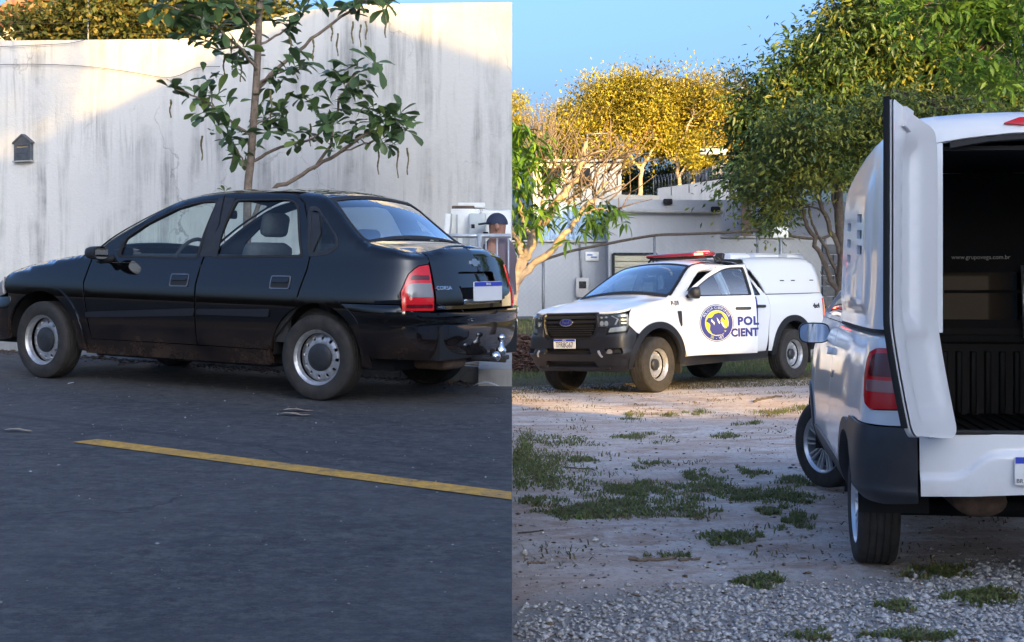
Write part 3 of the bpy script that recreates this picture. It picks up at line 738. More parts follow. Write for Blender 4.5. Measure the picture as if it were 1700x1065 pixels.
# ---------------------------------------------------------------- white police pickup
def build_ranger():
    car = empty('police_pickup'); tag(car, 'white police pickup with red light bar and open front door', 'pickup')
    sh = ranger_shell(); S = sh.S; wp = M['white_paint']; bk = M['grey_plastic']
    u0, u1 = sh.u0, sh.u1; mf = lambda u: 2 * u1 - u
    RA, FA, RO, RI = (1.27, .42), (4.50, .41), .555, .47
    Ez = lambda u: float(sh.E(u)) - 3e-5
    arch = lambda c, r, a0, a1, n=24: circle(c[0], c[1], r, n, a0, a1)
    hinge = Vector((3.92, .92, 0)); TH = R(-28)
    for mr in (False, True):
        k = dict(sign=-1, mirror=mr); sg = -1 if mr else 1
        # ---- front door
        fw = rounded([(3.86, 1.305), (3.74, 1.375), (3.46, 1.555), (3.22, 1.66), (3.08, 1.685), (2.90, 1.685), (2.875, 1.30)], [.03, .05, .08, .06, .05, .02, .02])
        fd = [(3.885, .475), (3.93, .65), (3.955, 1.05), (3.945, 1.29), (3.78, 1.405), (3.48, 1.60), (3.28, 1.70), (3.10, 1.725), (2.845, 1.728), (2.81, 1.26), (2.805, .475)]
        d = patch('door', fd, S, wp, car, [fw], edge=.045, **k)
        patch('window', fw, S, M['glass_ranger'], d, off=-.012, edge=0, **k)
        q = np.array(fw); c = q.mean(0)
        patch('window_seal', [tuple(p) for p in c + (q - c) * 1.05], S, M['rubber'], d, [[tuple(p) for p in c + (q - c) * .97]], off=.003, edge=.012, **k)
        # inner card of the door
        patch('door_card', [(3.87, .5), (3.93, 1.25), (2.85, 1.25), (2.83, .5)], S, M['interior'], d, off=-.06, edge=0, **k)
        patch('door_handle', rounded([(2.90, 1.085), (3.13, 1.09), (3.13, 1.13), (2.90, 1.125)], .018), S, M['black_plastic'], d, off=.03, edge=.03, step=.04, **k)
        b = empty_mesh_mirror(d, sg, (3.80, .885, 1.345), .2, .17, glass='mirror_dim')
        if not mr:
            # emblem and lettering on the open door
            cu, cz, r0 = 3.43, .915, .262
            def disc(name, ro, ri, mat, off, par):
                return patch(name, circle(cu, cz, ro, 40), S, mat, par, [circle(cu, cz, ri, 40)] if ri else [], off=off, edge=.0006, step=.06, **k)
            e = disc('emblem', r0, 0, M['decal_dark'], .002, d)
            disc('emblem_ring', r0 * .965, r0 * .93, M['decal_white'], .003, e)
            disc('emblem_band', r0 * .925, r0 * .70, M['navy'], .003, e)
            disc('emblem_ring', r0 * .69, r0 * .665, M['decal_white'], .003, e)
            disc('emblem_ground', r0 * .66, 0, M['decal_yellow'], .003, e)
            sil = [(-.62, .10), (-.5, .28), (-.28, .30), (-.12, .48), (.12, .55), (.3, .5), (.42, .3), (.55, .1), (.45, .15), (.3, .32), (.22, .12), (.3, -.1), (.45, -.3), (.58, -.28), (.62, -.15), (.66, -.3), (.55, -.42), (.40, -.42), (.5, -.5), (.25, -.62), (-.1, -.64), (-.3, -.55), (-.42, -.35), (-.38, -.1), (-.45, .0)]
            patch('emblem_figure', [(cu - x * r0, cz + z * r0) for x, z in sil], S, M['navy'], e, off=.004, edge=.0006, step=.06, **k)
            for pp in ([(-.3, .22), (-.12, .02), (-.16, -.12), (-.2, -.02), (-.34, .1)], [(.0, .3), (.08, .2), (.2, .02), (.14, -.06), (.04, .12)], [(.3, .1), (.42, -.12), (.5, -.22), (.36, -.2), (.26, -.02)]):
                patch('emblem_highlight', [(cu - x * r0, cz + z * r0) for x, z in pp], S, M['decal_white'], e, off=.005, edge=.0004, step=.06, **k)
            def on(u, z, off, a=0):
                p = S(np.array([u]), np.array([z]))[0]; qx = S(np.array([u - .01]), np.array([z]))[0]; t = S(np.array([u]), np.array([z + .01]))[0]
                ex = Vector(qx - p).normalized(); ey = Vector(t - p).normalized(); n = ex.cross(ey).normalized()
                ex2 = ex * math.cos(a) + ey * math.sin(a); ey2 = ey * math.cos(a) - ex * math.sin(a)
                return frame_m(Vector(p) + n * off, ex2, ey2)
            top = 'POLICIA CIENTIFICA'
            for i, ch in enumerate(top):
                if ch == ' ': continue
                a = R(152 - 124 * i / (len(top) - 1)); text_mesh('emblem_lettering', ch, .05, on(cu - r0 * .81 * math.cos(a), cz + r0 * .81 * math.sin(a), .0045, a - math.pi / 2), M['decal_white'], e, .0005)
            for i, (ch, mt) in enumerate(zip('SR - VET', ['decal_yellow'] * 2 + ['decal_white'] * 6)):
                if ch == ' ': continue
                a = R(-115 + 50 * i / 7); text_mesh('emblem_lettering', ch, .058, on(cu - r0 * .81 * math.cos(a), cz + r0 * .81 * math.sin(a), .0045, a + math.pi / 2), M[mt], e, .0005)
            tm = text_mesh('door_lettering', 'POL', .16, on(2.95, .925, .003), M['navy'], d, .0008, sx=1.05, bold=.008, spacing=1.12)
            text_mesh('door_lettering', 'CIENT', .152, on(3.005, .765, .003), M['navy'], d, .0008, sx=.94, bold=.008, spacing=1.06)
            Mt = Matrix.Translation(hinge) @ Matrix.Rotation(TH, 4, 'Z') @ Matrix.Translation(-hinge)
            d.matrix_basis = Mt
        # ---- cab frame behind the doors: roof rail, pillars
        fr = [(4.0, .46), (4.0, 1.28), (4.12, Ez(4.12) - .004)] + [(u, Ez(u)) for u in np.linspace(4.05, 1.95, 40)] + [(1.86, 1.33), (1.86, 1.1), (1.95, .46)]
        fh = [(3.86, .50), (3.90, 1.05), (3.885, 1.27), (3.76, 1.37), (3.46, 1.565), (3.27, 1.665), (3.1, 1.69), (2.90, 1.69), (2.87, 1.26), (2.87, .50)]
        rh = [(2.74, .50), (2.74, 1.26), (2.77, 1.69), (2.37, 1.685), (2.25, 1.64), (2.1, 1.50), (1.96, 1.31), (1.93, 1.1), (2.0, .78), (2.04, .50)]
        patch('cab_frame', fr, S, wp, car, [fh, rh], off=-.018, edge=.05, step=.06, **k)
        # ---- rear door
        rw = rounded([(2.75, 1.30), (2.765, 1.68), (2.36, 1.675), (2.22, 1.60), (2.06, 1.30)], [.02, .03, .04, .06, .03])
        rd = [(2.795, .475), (2.80, 1.26), (2.832, 1.727), (2.36, 1.72), (2.24, 1.685), (2.09, 1.56), (1.90, 1.345), (1.855, 1.10), (1.925, .78), (1.975, .475)]
        d2 = patch('door', rd, S, wp, car, [rw], edge=.03, **k)
        patch('window', rw, S, M['glass_ranger'], d2, off=-.012, edge=0, **k)
        q = np.array(rw); c = q.mean(0)
        patch('window_seal', [tuple(p) for p in c + (q - c) * 1.06], S, M['rubber'], d2, [[tuple(p) for p in c + (q - c) * .96]], off=.003, edge=.012, **k)
        patch('door_handle', rounded([(2.0, 1.10), (2.22, 1.105), (2.22, 1.145), (2.0, 1.14)], .018), S, M['black_plastic'], d2, off=.03, edge=.03, step=.04, **k)
        patch('side_stripe', [(2.16, 1.27), (2.32, 1.27), (2.24, .62), (2.21, .70)], S, M['navy'], d2, off=.002, edge=.0005, **k)
        # ---- front wing, bedside, sill
        fwng = [(3.97, .55), (3.965, 1.05), (3.957, 1.295), (4.08, Ez(4.08) - .004)] + [(u, Ez(u)) for u in np.linspace(4.16, 4.97, 14)] + [(5.02, 1.10), (5.04, .94), (4.93, .84)] + arch(FA, RO - .03, 48, 168)
        patch('front_wing', fwng, S, wp, car, **k)
        patch('wing_vent', rounded([(4.075, 1.10), (3.985, 1.10), (3.985, .90), (4.01, .88), (4.05, .96)], .015), S, M['black_plastic'], car, off=.006, edge=.006, **k)
        bed = [(1.905, .46), (1.915, .70), (1.845, 1.10), (1.87, 1.295), (.24, 1.295), (.225, 1.22), (.40, 1.215), (.41, .885), (.33, .87), (.32, .60), (.66, .58)] + arch(RA, RO - .03, 160, 4)
        patch('bed_side', bed, S, wp, car, **k)
        patch('tail_lamp', rounded([(.395, .885), (.385, 1.215), (.20, 1.215), (.20, .885)], .02), S, M['red_lens'], car, off=.006, edge=.03, **k)
        patch('sill', [(1.88, .35), (1.90, .455), (3.98, .455), (3.98, .33)], S, M['black_plastic'], car, off=-.01, edge=.08, **k)
        patch('door_sill', [(1.98, .44), (1.98, .50), (3.96, .50), (3.96, .44)], S, wp, car, off=-.02, edge=.03, **k)
        for c_, a0, a1 in ((RA, -2, 178), (FA, -6, 182)):
            patch('arch_flare', arch(c_, RO, a0, a1, 36) + arch(c_, RI, a1, a0, 36), S, bk, car, off=.035, edge=.08, step=.04, **k)
        if not mr:
            text_mesh('fleet_lettering', 'P-59', .085, on(4.11, 1.205, .003), M['decal_dark'], car, .0008, sx=1.1, bold=.003)
            text_mesh('badge_lettering', '4x4', .10, on(.60, 1.10, .004), M['decal_dark'], car, .002, sx=1.2, bold=.004)
        # ---- lamps, bumper corner
        hl = rounded([(5.515, 1.098), (5.05, 1.094), (5.035, .935), (5.08, .845), (5.38, .822), (5.35, .915), (5.49, .92)], [.01, .03, .05, .03, .02, .02, .02])
        lamp = patch('head_lamp', hl, S, M['decal_dark'], car, off=-.02, edge=0, **k)
        for (x0, z0, w_, h_) in ((5.43, .965, .03, .05), (5.36, .965, .03, .05), (5.43, 1.045, .02, .02), (5.36, 1.05, .02, .02)):
            patch('projector', circle(x0, z0, w_, 14, ry=h_ * .7), S, M['lamp_bright'], lamp, off=-.008, edge=.004, step=.03, **k)
        patch('lamp_strip', rounded([(5.33, .845), (5.09, .86), (5.075, .925), (5.30, .905)], .015), S, M['lamp_bright'], lamp, off=-.004, edge=.004, step=.04, **k)
        patch('lamp_strip', [(5.27, 1.07), (5.18, 1.02), (5.22, .945), (5.24, .95), (5.205, 1.02), (5.285, 1.062)], S, M['silver'], lamp, off=-.004, edge=.004, step=.04, **k)
        for zz in (.955, 1.0, 1.05): patch('lamp_strip', [(5.15, zz), (5.07, zz), (5.07, zz + .022), (5.15, zz + .022)], S, M['silver'], lamp, off=-.008, edge=.004, step=.04, **k)
        patch('lamp_cover', hl, S, M['lamp_glass'], lamp, off=.004, edge=.01, **k)
        # wheels
        for x, z in ((1.22, .38), (4.49, .38)):
            make_wheel(car, .38, .25, .222, 'steel16', (x, .80 * sg, z), mr, steer=R(4) if x > 3 else 0)
        for c_ in (RA, FA):
            V = []; Fc = []
            for a in np.linspace(-5, 185, 20):
                for yy in (.90 * sg, .55 * sg): V.append((c_[0] + (RI + .01) * math.cos(R(a)), yy, c_[1] + (RI + .01) * math.sin(R(a))))
            for i in range(19): Fc.append((2 * i, 2 * i + 1, 2 * i + 3, 2 * i + 2))
            mesh('wheel_housing', V, Fc, M['dark'], car)
        box('mud_flap', (.02, .24, .34), (RA[0] - .47, .80 * sg, .40), M['rubber'], car)
        box('mud_flap', (.02, .24, .28), (FA[0] - .49, .80 * sg, .38), M['rubber'], car)
        # seats
        s = box('seat', (.52, .5, .18), (2.95, .36 * sg, .72), M['seat'], car, .05); box('backrest', (.15, .5, .66), (-.3, 0, .38), M['seat'], s, .06, rot=(0, R(-14), 0)); box('headrest', (.1, .28, .2), (-.42, 0, .80), M['seat'], s, .05)
        s = box('seat', (.5, .6, .18), (2.1, .32 * sg, .74), M['seat'], car, .05); box('backrest', (.12, .6, .6), (-.25, 0, .33), M['seat'], s, .05)
    # ---- bonnet
    hd = [(p[0], p[1]) for p in sh.edge(np.linspace(4.10, u1, 30))]
    hd = hd + [(x, -y) for x, y in hd[-2::-1]]
    eg = sh.edge(np.linspace(4.10, u1, 200)); od = np.argsort(eg[:, 0]); hx, hzz = eg[od, 0], eg[od, 2]
    def hz(x, y):
        q = np.clip(np.abs(y) / .88, 0, 1)
        bulge = .02 * (1 / (1 + np.exp((np.abs(y) - .5) / .03)))
        return np.interp(x, hx, hzz) + (.035 * (1 - q ** 2) + bulge) * np.clip((5.25 - x) / .35, 0, 1)
    patch('bonnet', hd, lambda u, v: np.c_[u, v, hz(u, v)], wp, car, edge=.03, step=.07)
    # ---- screens and roof
    cr = cubic([1.9, 2.3, 2.6, 3.2, 3.5, 4.0, 4.2], [.03, .04, .045, .05, .06, .075, .07]); T = sh.top(cr)
    rect = lambda a, b, q=1.0: [(a, -q), (b, -q), (b, q), (a, q)]
    patch('roof', rect(2.2, 3.36), T, wp, car, edge=0, step=.08)
    patch('windscreen', rounded(rect(3.36, 4.12, .985), .05), T, M['glass_ranger'], car, edge=.004, step=.08, off=-.004)
    patch('window_seal', rect(3.34, 4.16, 1.0), T, M['rubber'], car, [rounded(rect(3.39, 4.08, .95), .06)], edge=.003, step=.07, off=.001)
    patch('rear_screen', rect(1.93, 2.2, .98), T, M['glass_dark'], car, edge=0, step=.08)
    # ---- front end: lower mask, grille, bumper
    def bn(u, z):
        uu, f = sh.fold(u); x, y, nx, ny = sh.C(uu); return np.c_[nx, ny * f, 0 * x]
    def off_s(fn): return lambda u, z: S(u, z) + bn(u, z) * fn(u, z)[:, None]
    gr = [(5.525, 1.10), (5.51, .935), (5.55, .825), (5.63, .775)]; grp = gr + [(mf(u), z) for u, z in gr[::-1]]
    patch('grille_back', grp, S, M['dark'], car, off=-.05, edge=0, sign=-1)
    for zb, hb in ((1.035, .03), (.975, .03)):
        patch('grille_bar', [(5.51, zb), (mf(5.51), zb), (mf(5.51), zb + hb), (5.51, zb + hb)], S, bk, car, off=.0, edge=.03, sign=-1)
    for zb in (1.075, .93, .90, .87, .84, .81):
        i_ = .03 if zb > .85 else .08
        patch('grille_slat', [(5.53 + i_, zb), (mf(5.53 + i_), zb), (mf(5.53 + i_), zb + .012), (5.53 + i_, zb + .012)], S, M['black_plastic'], car, off=-.02, edge=.02, sign=-1)
    patch('grille_frame', [(5.50, 1.118), (mf(5.50), 1.118)] + [(mf(u) + .03 * (i < 2), z) for i, (u, z) in enumerate([(5.495, 1.09), (5.48, .93), (5.52, .80), (5.61, .755)])] + [(u - .0, z) for u, z in [(5.61, .755), (5.52, .80), (5.48, .93), (5.495, 1.09)]],
          S, bk, car, [grp], off=.006, edge=.04, sign=-1)
    # oval emblem
    ov = patch('oval_badge', circle(u1 + .02, .985, .118, 30, ry=.053), S, M['chrome'], car, off=.02, edge=.02, sign=-1, step=.05)
    patch('badge_field', circle(u1 + .02, .985, .104, 30, ry=.041), S, M['navy'], ov, off=.0215, edge=.001, sign=-1, step=.05)
    p = S(np.array([u1 + .02]), np.array([.985]))[0]
    text_mesh('badge_lettering', 'Ford', .062, frame_m((p[0] + .0235, p[1], p[2]), (0, 1, 0), (0, 0, 1)), M['chrome'], ov, .001)
    bo = cubic([.28, .33, .40, .50, .56, .62, .70, .78, .84, .95], [-.03, .0, .035, .05, .075, .055, .05, .045, .02, .0])
    SB = off_s(lambda u, z: bo(z) * np.clip((sh.fold(u)[0] - 4.9) / .25, .35, 1))
    bl = [(4.93, .83), (5.03, .925), (5.07, .84), (5.37, .815), (5.34, .91), (5.48, .915), (5.515, .80), (5.60, .755)]
    lo = [(5.05, .305), (5.02, .43), (4.985, .60)]
    bmp = bl + [(mf(u), z) for u, z in bl[::-1]] + [(mf(u), z) for u, z in lo[::-1]] + [(mf(5.45), .31), (mf(5.6), .32), (5.6, .32), (5.45, .31)] + lo
    fog = rounded([(5.38, .63), (5.15, .64), (5.14, .56), (5.34, .545)], .02); air = rounded([(5.60, .635), (mf(5.60), .635), (mf(5.56), .555), (5.56, .555)], .02)
    low = rounded([(5.55, .46), (mf(5.55), .46), (mf(5.50), .37), (5.50, .37)], .02); fogm = [(mf(u), z) for u, z in fog]
    patch('front_bumper', bmp, SB, bk, car, [fog, fogm, air, low], edge=.06, sign=-1, step=.045)
    patch('bumper_void', [(5.05, .35), (5.05, .7), (mf(5.05), .7), (mf(5.05), .35)], SB, M['dark'], car, off=-.06, edge=0, sign=-1)
    for t in (lambda u: u, mf):
        patch('fog_lamp', circle(t(5.31), .59, .04, 16, ry=.035), SB, M['clear_lens'], car, off=-.03, edge=0, sign=-1, step=.04)
        patch('tow_eye', rounded([(t(5.47), .60), (t(5.44), .61), (t(5.39), .52), (t(5.42), .51)], .008), SB, M['silver'], car, off=.004, edge=.01, sign=-1, step=.04)
    plate(car, (5.375, .0, .70), (0, 1, 0), (0, 0, 1), 'TFR8G67')
    # ---- canopy over the bed
    cpl = [(.22, 0), (.22, .4), (.225, .66), (.26, .80), (.36, .875), (.55, .905), (1.2, .925), (1.9, .93), (2.3, .93)]
    co = [(1.28, -.03), (1.32, -.03), (1.45, -.04), (1.6, -.07), (1.7, -.10), (1.9, -.17)]
    cE = [(-.7, 1.70), (.2, 1.70), (.35, 1.78), (.5, 1.83), (.7, 1.855), (1.2, 1.865), (2.0, 1.85), (2.4, 1.82)]
    cs = Shell(cpl, (1.2, .925), co, cE, .10)
    for mr in (False, True):
        k = dict(sign=-1, mirror=mr)
        cp = [(1.895, 1.304), (2.07, 1.52), (2.2, 1.665), (2.28, 1.70), (2.28, 1.79)] + [(u, float(cs.E(u)) - 3e-5) for u in np.linspace(2.2, cs.u0, 36)] + [(cs.u0, 1.304)]
        sd_ = patch('canopy_side', cp, cs.S, M['white_fibre'], car, edge=.02, step=.06, **k)
        for x in (1.45, 1.15, .62):
            patch('canopy_slot', rounded([(x - .06, 1.49), (x + .06, 1.492), (x + .05, 1.507), (x - .05, 1.507)], .006), cs.S, M['dark'], sd_, off=.002, edge=.001, **k)
        patch('canopy_seal', [(1.905, 1.293), (.22, 1.293), (.22, 1.306), (1.905, 1.306)], cs.S, M['rubber'], sd_, off=-.004, edge=.01, **k)
    ce = [(q[0], q[1]) for q in cs.edge(np.linspace(2.28, cs.u0, 30))]; ce += [(x, -y) for x, y in ce[-2::-1]]
    cx = np.array([q[0] for q in ce[:30]]); 
    patch('canopy_roof', ce, lambda u, v: np.c_[u, v, cubic([.2, .36, .5, .7, 1.2, 2.0, 2.4], [1.70, 1.78, 1.83, 1.855, 1.865, 1.85, 1.82])(u) + .02 * (1 - np.clip(np.abs(v) / .66, 0, 1) ** 2)], M['white_fibre'], car, edge=0, step=.07)
    for x0, x1 in ((1.78, 2.22), (1.02, 1.58), (.32, .74)):
        rings = [[(x0 - d, .12 - d, z), (x1 + d, .12 - d, z), (x1 + d, .50 + d, z), (x0 - d, .50 + d, z)] for z, d in ((1.84, .03), (1.90, .02), (1.93, -.02))]
        loft('roof_vent', rings, M['white_fibre'], car, smooth=False)
    # ---- light bar and brackets, aerial
    bar = []
    for y, s_ in ((-.60, .6), (-.56, 1), (-.2, 1), (0, 1), (.2, 1), (.52, 1), (.57, .6)):
        bar.append([(2.76 + .14 * s_ * np.sign(math.cos(a)) * abs(math.cos(a)) ** .6, y, 1.915 + .034 * s_ * np.sign(math.sin(a)) * abs(math.sin(a)) ** .7) for a in np.linspace(0, 2 * math.pi, 16, endpoint=False)])
    lb = loft('light_bar', bar, M['bar_red'], car)
    box('bar_base', (.2, 1.0, .03), (2.76, 0, 1.868), M['black_plastic'], lb, .008)
    box('lit_module', (.06, .15, .03), (2.895, .44, 1.915), M['bar_glow'], lb, .008); box('lit_module', (.10, .15, .008), (2.79, .44, 1.948), M['bar_glow'], lb, .002)
    for y in (.62, -.62):
        tube('bar_bracket', [(2.76, y * .92, 1.88), (2.76, y, 1.84), (2.76, y * 1.02, 1.79)], .016, M['black_plastic'], lb)
        tube('bar_bracket', [(2.70, y * .92, 1.88), (2.66, y, 1.84), (2.63, y * 1.03, 1.78)], .012, M['black_plastic'], lb)
    box('work_lamp', (.06, .14, .09), (2.5, .52, 1.88), M['black_plastic'], car, .012, rot=(0, R(-20), 0))
    # ---- underbody, dash, steering wheel, driver's area
    ub = Multi(); ub.box((4.3, 1.2, .14), (2.75, 0, .42)); ub.box((.5, 1.3, .3), (4.95, 0, .5)); ub.box((1.7, 1.5, .12), (1.1, 0, .78)); ub.box((1.9, 1.7, .1), (3.0, 0, .5)); ub.box((.9, 1.0, .4), (4.6, 0, .8)); ub.box((.06, 1.7, .7), (1.93, 0, .95)); ub.box((.5, .5, .18), (1.9, .45, .43))
    ub.build('underbody', M['dark'], car)
    box('rear_bumper', (.14, 1.6, .2), (.2, 0, .56), M['black_plastic'], car, .03); box('tailgate', (.05, 1.5, .6), (.235, 0, .98), wp, car, .02)
    box('dashboard', (.4, 1.5, .25), (3.75, 0, 1.13), M['interior'], car, .07)
    st = mesh('steering_wheel', *tube_data([(3.42 - .06 * math.sin(a), .38 + .19 * math.cos(a), 1.17 + .18 * math.sin(a)) for a in np.linspace(0, 2 * math.pi, 25)], .016, 8), M['interior'], car, True)
    tube('steering_column', [(3.42, .38, 1.17), (3.75, .38, 1.05)], .03, M['interior'], st)
    box('rear_view_mirror', (.03, .24, .07), (3.52, 0, 1.56), M['interior'], car, .02)
    place_on_plane(car, 4.52, 23.49, .03, 225.2, .0293, -.0127)
    return car
M['lamp_bright'] = simple('lamp_bright', (.55, .58, .62), .2, metal=.4)
M['bar_red'] = simple('bar_red', (.22, .006, .012), .2, coat=1.0)
M['bar_glow'] = simple('bar_glow', (.8, .03, .02), .3, emit=(1.0, .05, .02), estr=9.0)

# ---------------------------------------------------------------- white utility pickup with a tall fibre canopy
def build_saveiro():
    car = empty('utility_van'); tag(car, 'white utility pickup with tall canopy, its rear door swung open on a dark load bay', 'van')
    sh, cs = saveiro_shell(), canopy_shell(); S, SC = sh.S, cs.S; wp, wf, bk = M['white_paint'], M['white_fibre'], M['dark_grey_plastic']
    u0 = sh.u0; mir = lambda u: 2 * u0 - u; cu0 = cs.u0; cmir = lambda u: 2 * cu0 - u
    RA, FA, RO, RI = (.86, .345), (3.61, .345), .415, .35
    arch = lambda c, r, a0, a1, n=24: circle(c[0], c[1], r, n, a0, a1)
    for mr in (False, True):
        k = dict(sign=-1, mirror=mr); sg = -1 if mr else 1
        tl = [(.295, 1.02), (.29, 1.09), (.268, 1.128), (.20, 1.148), (.06, 1.154), (-.04, 1.154), (-.04, .872), (.19, .862), (.245, .885), (.268, .92)]
        q = [(2.01, .50), (2.0, 1.232), (-.045, 1.232), (-.045, 1.158), (.20, 1.153), (.274, 1.132), (.296, 1.09), (.301, 1.02), (.274, .918), (.25, .88), (.19, .857), (-.045, .867), (-.045, .792), (.55, .79)] + arch(RA, RO - .02, 100, -2)[2:] + [(1.28, .46)]
        q = q[:14] + [(.62, .79)] + arch(RA, RO - .02, 98, 10) + [(1.30, .46)]
        patch('side_panel', q, S, wp, car, **k)
        lamp = patch('tail_lamp', tl, S, M['red_lens'], car, off=.010, edge=.03, step=.03, **k)
        patch('reversing_lens', rounded([(.245, .945), (.25, 1.0), (-.035, 1.0), (-.035, .945)], [.02, .02, .004, .004]), S, M['clear_red'], lamp, off=.012, edge=.004, step=.03, **k)
        patch('lamp_band', rounded([(.235, 1.018), (.23, 1.10), (.20, 1.125), (.05, 1.13), (.05, 1.018)], .015), S, M['dark_red_lens'], lamp, off=.012, edge=.003, step=.03, **k)
        patch('door', [(2.02, .50), (2.02, 1.22), (3.1, 1.22), (3.2, 1.0), (3.18, .50)], S, wp, car, **k)
        h = patch('door_handle', rounded([(2.1, 1.02), (2.3, 1.02), (2.3, 1.06), (2.1, 1.06)], .015), S, wp, car, off=.03, edge=.03, **k)
        patch('front_wing', [(3.195, .50), (3.215, 1.0), (3.12, 1.22), (3.25, float(sh.E(3.25)) - .01)] + [(u, float(sh.E(u)) - 3e-5) for u in np.linspace(3.35, 4.15, 10)] + [(4.2, .70), (4.06, .6)] + arch(FA, RO - .02, 36, 176), S, wp, car, **k)
        patch('sill', [(1.27, .30), (1.29, .47), (3.2, .49), (3.2, .30)], S, bk, car, off=.008, edge=.06, **k)
        for c_ in (RA, FA):
            patch('arch_flare', arch(c_, RO, -4, 184 if c_ is FA else 150, 36) + arch(c_, RI, 184 if c_ is FA else 150, -4, 36), S, bk, car, off=.014, edge=.06, step=.03, **k)
            V = []; Fc = []
            for a in np.linspace(-5, 185, 20):
                for yy in (.845 * sg, .50 * sg): V.append((c_[0] + (RI + .004) * math.cos(R(a)), yy, c_[1] + (RI + .004) * math.sin(R(a))))
            for i in range(19): Fc.append((2 * i, 2 * i + 1, 2 * i + 3, 2 * i + 2))
            mesh('wheel_housing', V, Fc, M['dark'], car)
        # dark bumper corner
        bo = cubic([.36, .43, .47, .50, .6, .72, .79], [-.04, .012, .03, .024, .026, .02, .012])
        def bn(u, z):
            uu, f = sh.fold(u); x, y, nx, ny = sh.C(uu); return np.c_[nx, ny * f, 0 * x]
        SB = lambda u, z: S(u, z) + bn(u, z) * bo(z)[:, None]
        patch('bumper_corner', [(-.055, .785), (-.06, .43), (.1, .415), (.33, .42), (.45, .44)] + arch(RA, RO - .008, 164, 106, 16) + [(.69, .785)], SB, bk, car, edge=.05, step=.03, **k)
        patch('fuel_flap' if False else 'side_marker', rounded([(1.86, .90), (1.94, .90), (1.94, .94), (1.86, .94)], .012), S, M['clear_lens'], car, off=.008, edge=.008, **k)
        # cab glass and frame
        w = rounded([(2.12, 1.25), (2.16, 1.40), (2.3, 1.44), (2.7, 1.445), (2.92, 1.40), (3.18, 1.25)], [.02, .05, .05, .08, .08, .03])
        patch('cab_side', [(2.0, 1.225), (2.06, 1.36), (2.12, 1.44)] + [(u, float(sh.E(u)) - 3e-5) for u in np.linspace(2.16, 3.36, 22)] + [(3.22, 1.225)], S, wp, car, [w], **k)
        patch('window', w, S, M['glass_dark'], car, off=-.01, edge=0, **k)
        empty_mesh_mirror(car, sg, (2.62, .745, 1.135), .20, .135, tilt=.17)
        for x, st in ((.86, 0), (3.61, R(33))):
            make_wheel(car, .313, .205, .212, 'cover', (x, (.70 if x > 2 else .73) * sg, .313), mr, steer=st)
        # canopy side
        cpp = [(2.02, 1.242), (2.02, float(cs.E(2.02)) - 3e-5)] + [(u, float(cs.E(u)) - 3e-5) for u in np.linspace(1.95, -.02, 40)] + [(-.045, float(cs.E(-.045)) - 3e-5), (-.03, 2.1), (-.03, 1.25), (-.03, 1.242)]
        lv = [rounded([(x - .10, z - .030), (x + .10, z - .018), (x + .10, z + .026), (x - .10, z + .018)], .010) for x, z in ((.82, 1.80), (.80, 1.715), (.78, 1.635), (1.33, 1.77), (1.31, 1.68), (1.29, 1.595))]
        def SC2(u, z):
            P = SC(u, z); d = .022 / (1 + np.exp(-((z - 1.33) / .012))) * 1 / (1 + np.exp((z - 1.98) / .03)) / (1 + np.exp(-(u - .5) / .03)) / (1 + np.exp((u - 1.72) / .03))
            d2 = .016 / (1 + np.exp(-((z - 1.36) / .01))) / (1 + np.exp((z - 1.54) / .01)) / (1 + np.exp(-(u - .9) / .03)) / (1 + np.exp((u - 1.35) / .03))
            P[:, 1] += (d + d2); return P
        c_side = patch('canopy_side', cpp, SC2, wf, car, lv, edge=.02, step=.035, **k)
        for h in lv: patch('louvre_back', h, SC2, M['dark'], c_side, off=-.018, edge=0, **k)
        patch('canopy_flange', [(2.0, 1.222), (-.03, 1.222), (-.03, 1.246), (2.0, 1.246)], SC, M['rubber'], c_side, off=-.004, edge=.01, **k)
        # rear pillar beside the opening, below the canopy
        patch('rear_pillar', [(-.045, .80), (-.045, 1.23), (-.125, 1.23), (-.125, .80)], S, wp, car, off=-.004, edge=.05, **k)
        patch('rear_pillar', [(-.03, 1.236), (-.03, 2.12), (-.085, 2.12), (-.085, 1.236)], SC, wf, car, off=-.002, edge=.05, **k)
    # header over the opening with the third brake lamp
    hd = [(-.03, 2.12), (-.2, 2.145), (-.4, 2.165), (cu0, 2.172), (cmir(-.4), 2.165), (cmir(-.2), 2.145), (cmir(-.03), 2.12)] + [(u, float(cs.E(cs.fold(np.array([u]))[0])[0]) - 3e-5) for u in np.linspace(cmir(-.045), -.045, 40)]
    patch('header', hd, SC, wf, car, edge=.04, sign=-1, step=.04)
    patch('brake_lamp', rounded([(-.36, 2.205), (-.44, 2.232), (cmir(-.44), 2.232), (cmir(-.36), 2.205), (cmir(-.46), 2.198), (-.46, 2.198)], .01), SC, M['red_lens'], car, off=.012, edge=.012, sign=-1, step=.03)
    patch('door_seal', [(-.12, 2.10), (-.3, 2.13), (cu0, 2.145), (cmir(-.3), 2.13), (cmir(-.12), 2.10), (cmir(-.12), 2.128), (cmir(-.3), 2.155), (cu0, 2.168), (-.3, 2.155), (-.12, 2.128)], SC, M['rubber'], car, off=-.012, edge=.03, sign=-1, step=.04)
    # canopy roof
    ce = [(p[0], p[1]) for p in cs.edge(np.linspace(2.0, cu0, 40))]; ce += [(x, -y) for x, y in ce[-2::-1]]
    zx = cubic([.1, .2, .6, 1.0, 1.4, 1.7, 1.9, 2.1], [2.255, 2.245, 2.22, 2.19, 2.14, 2.06, 1.97, 1.90])
    patch('canopy_roof', ce, lambda u, v: np.c_[u, v, zx(u) + .03 * (1 - np.clip(np.abs(v) / .64, 0, 1) ** 2)], wf, car, edge=0, step=.08)
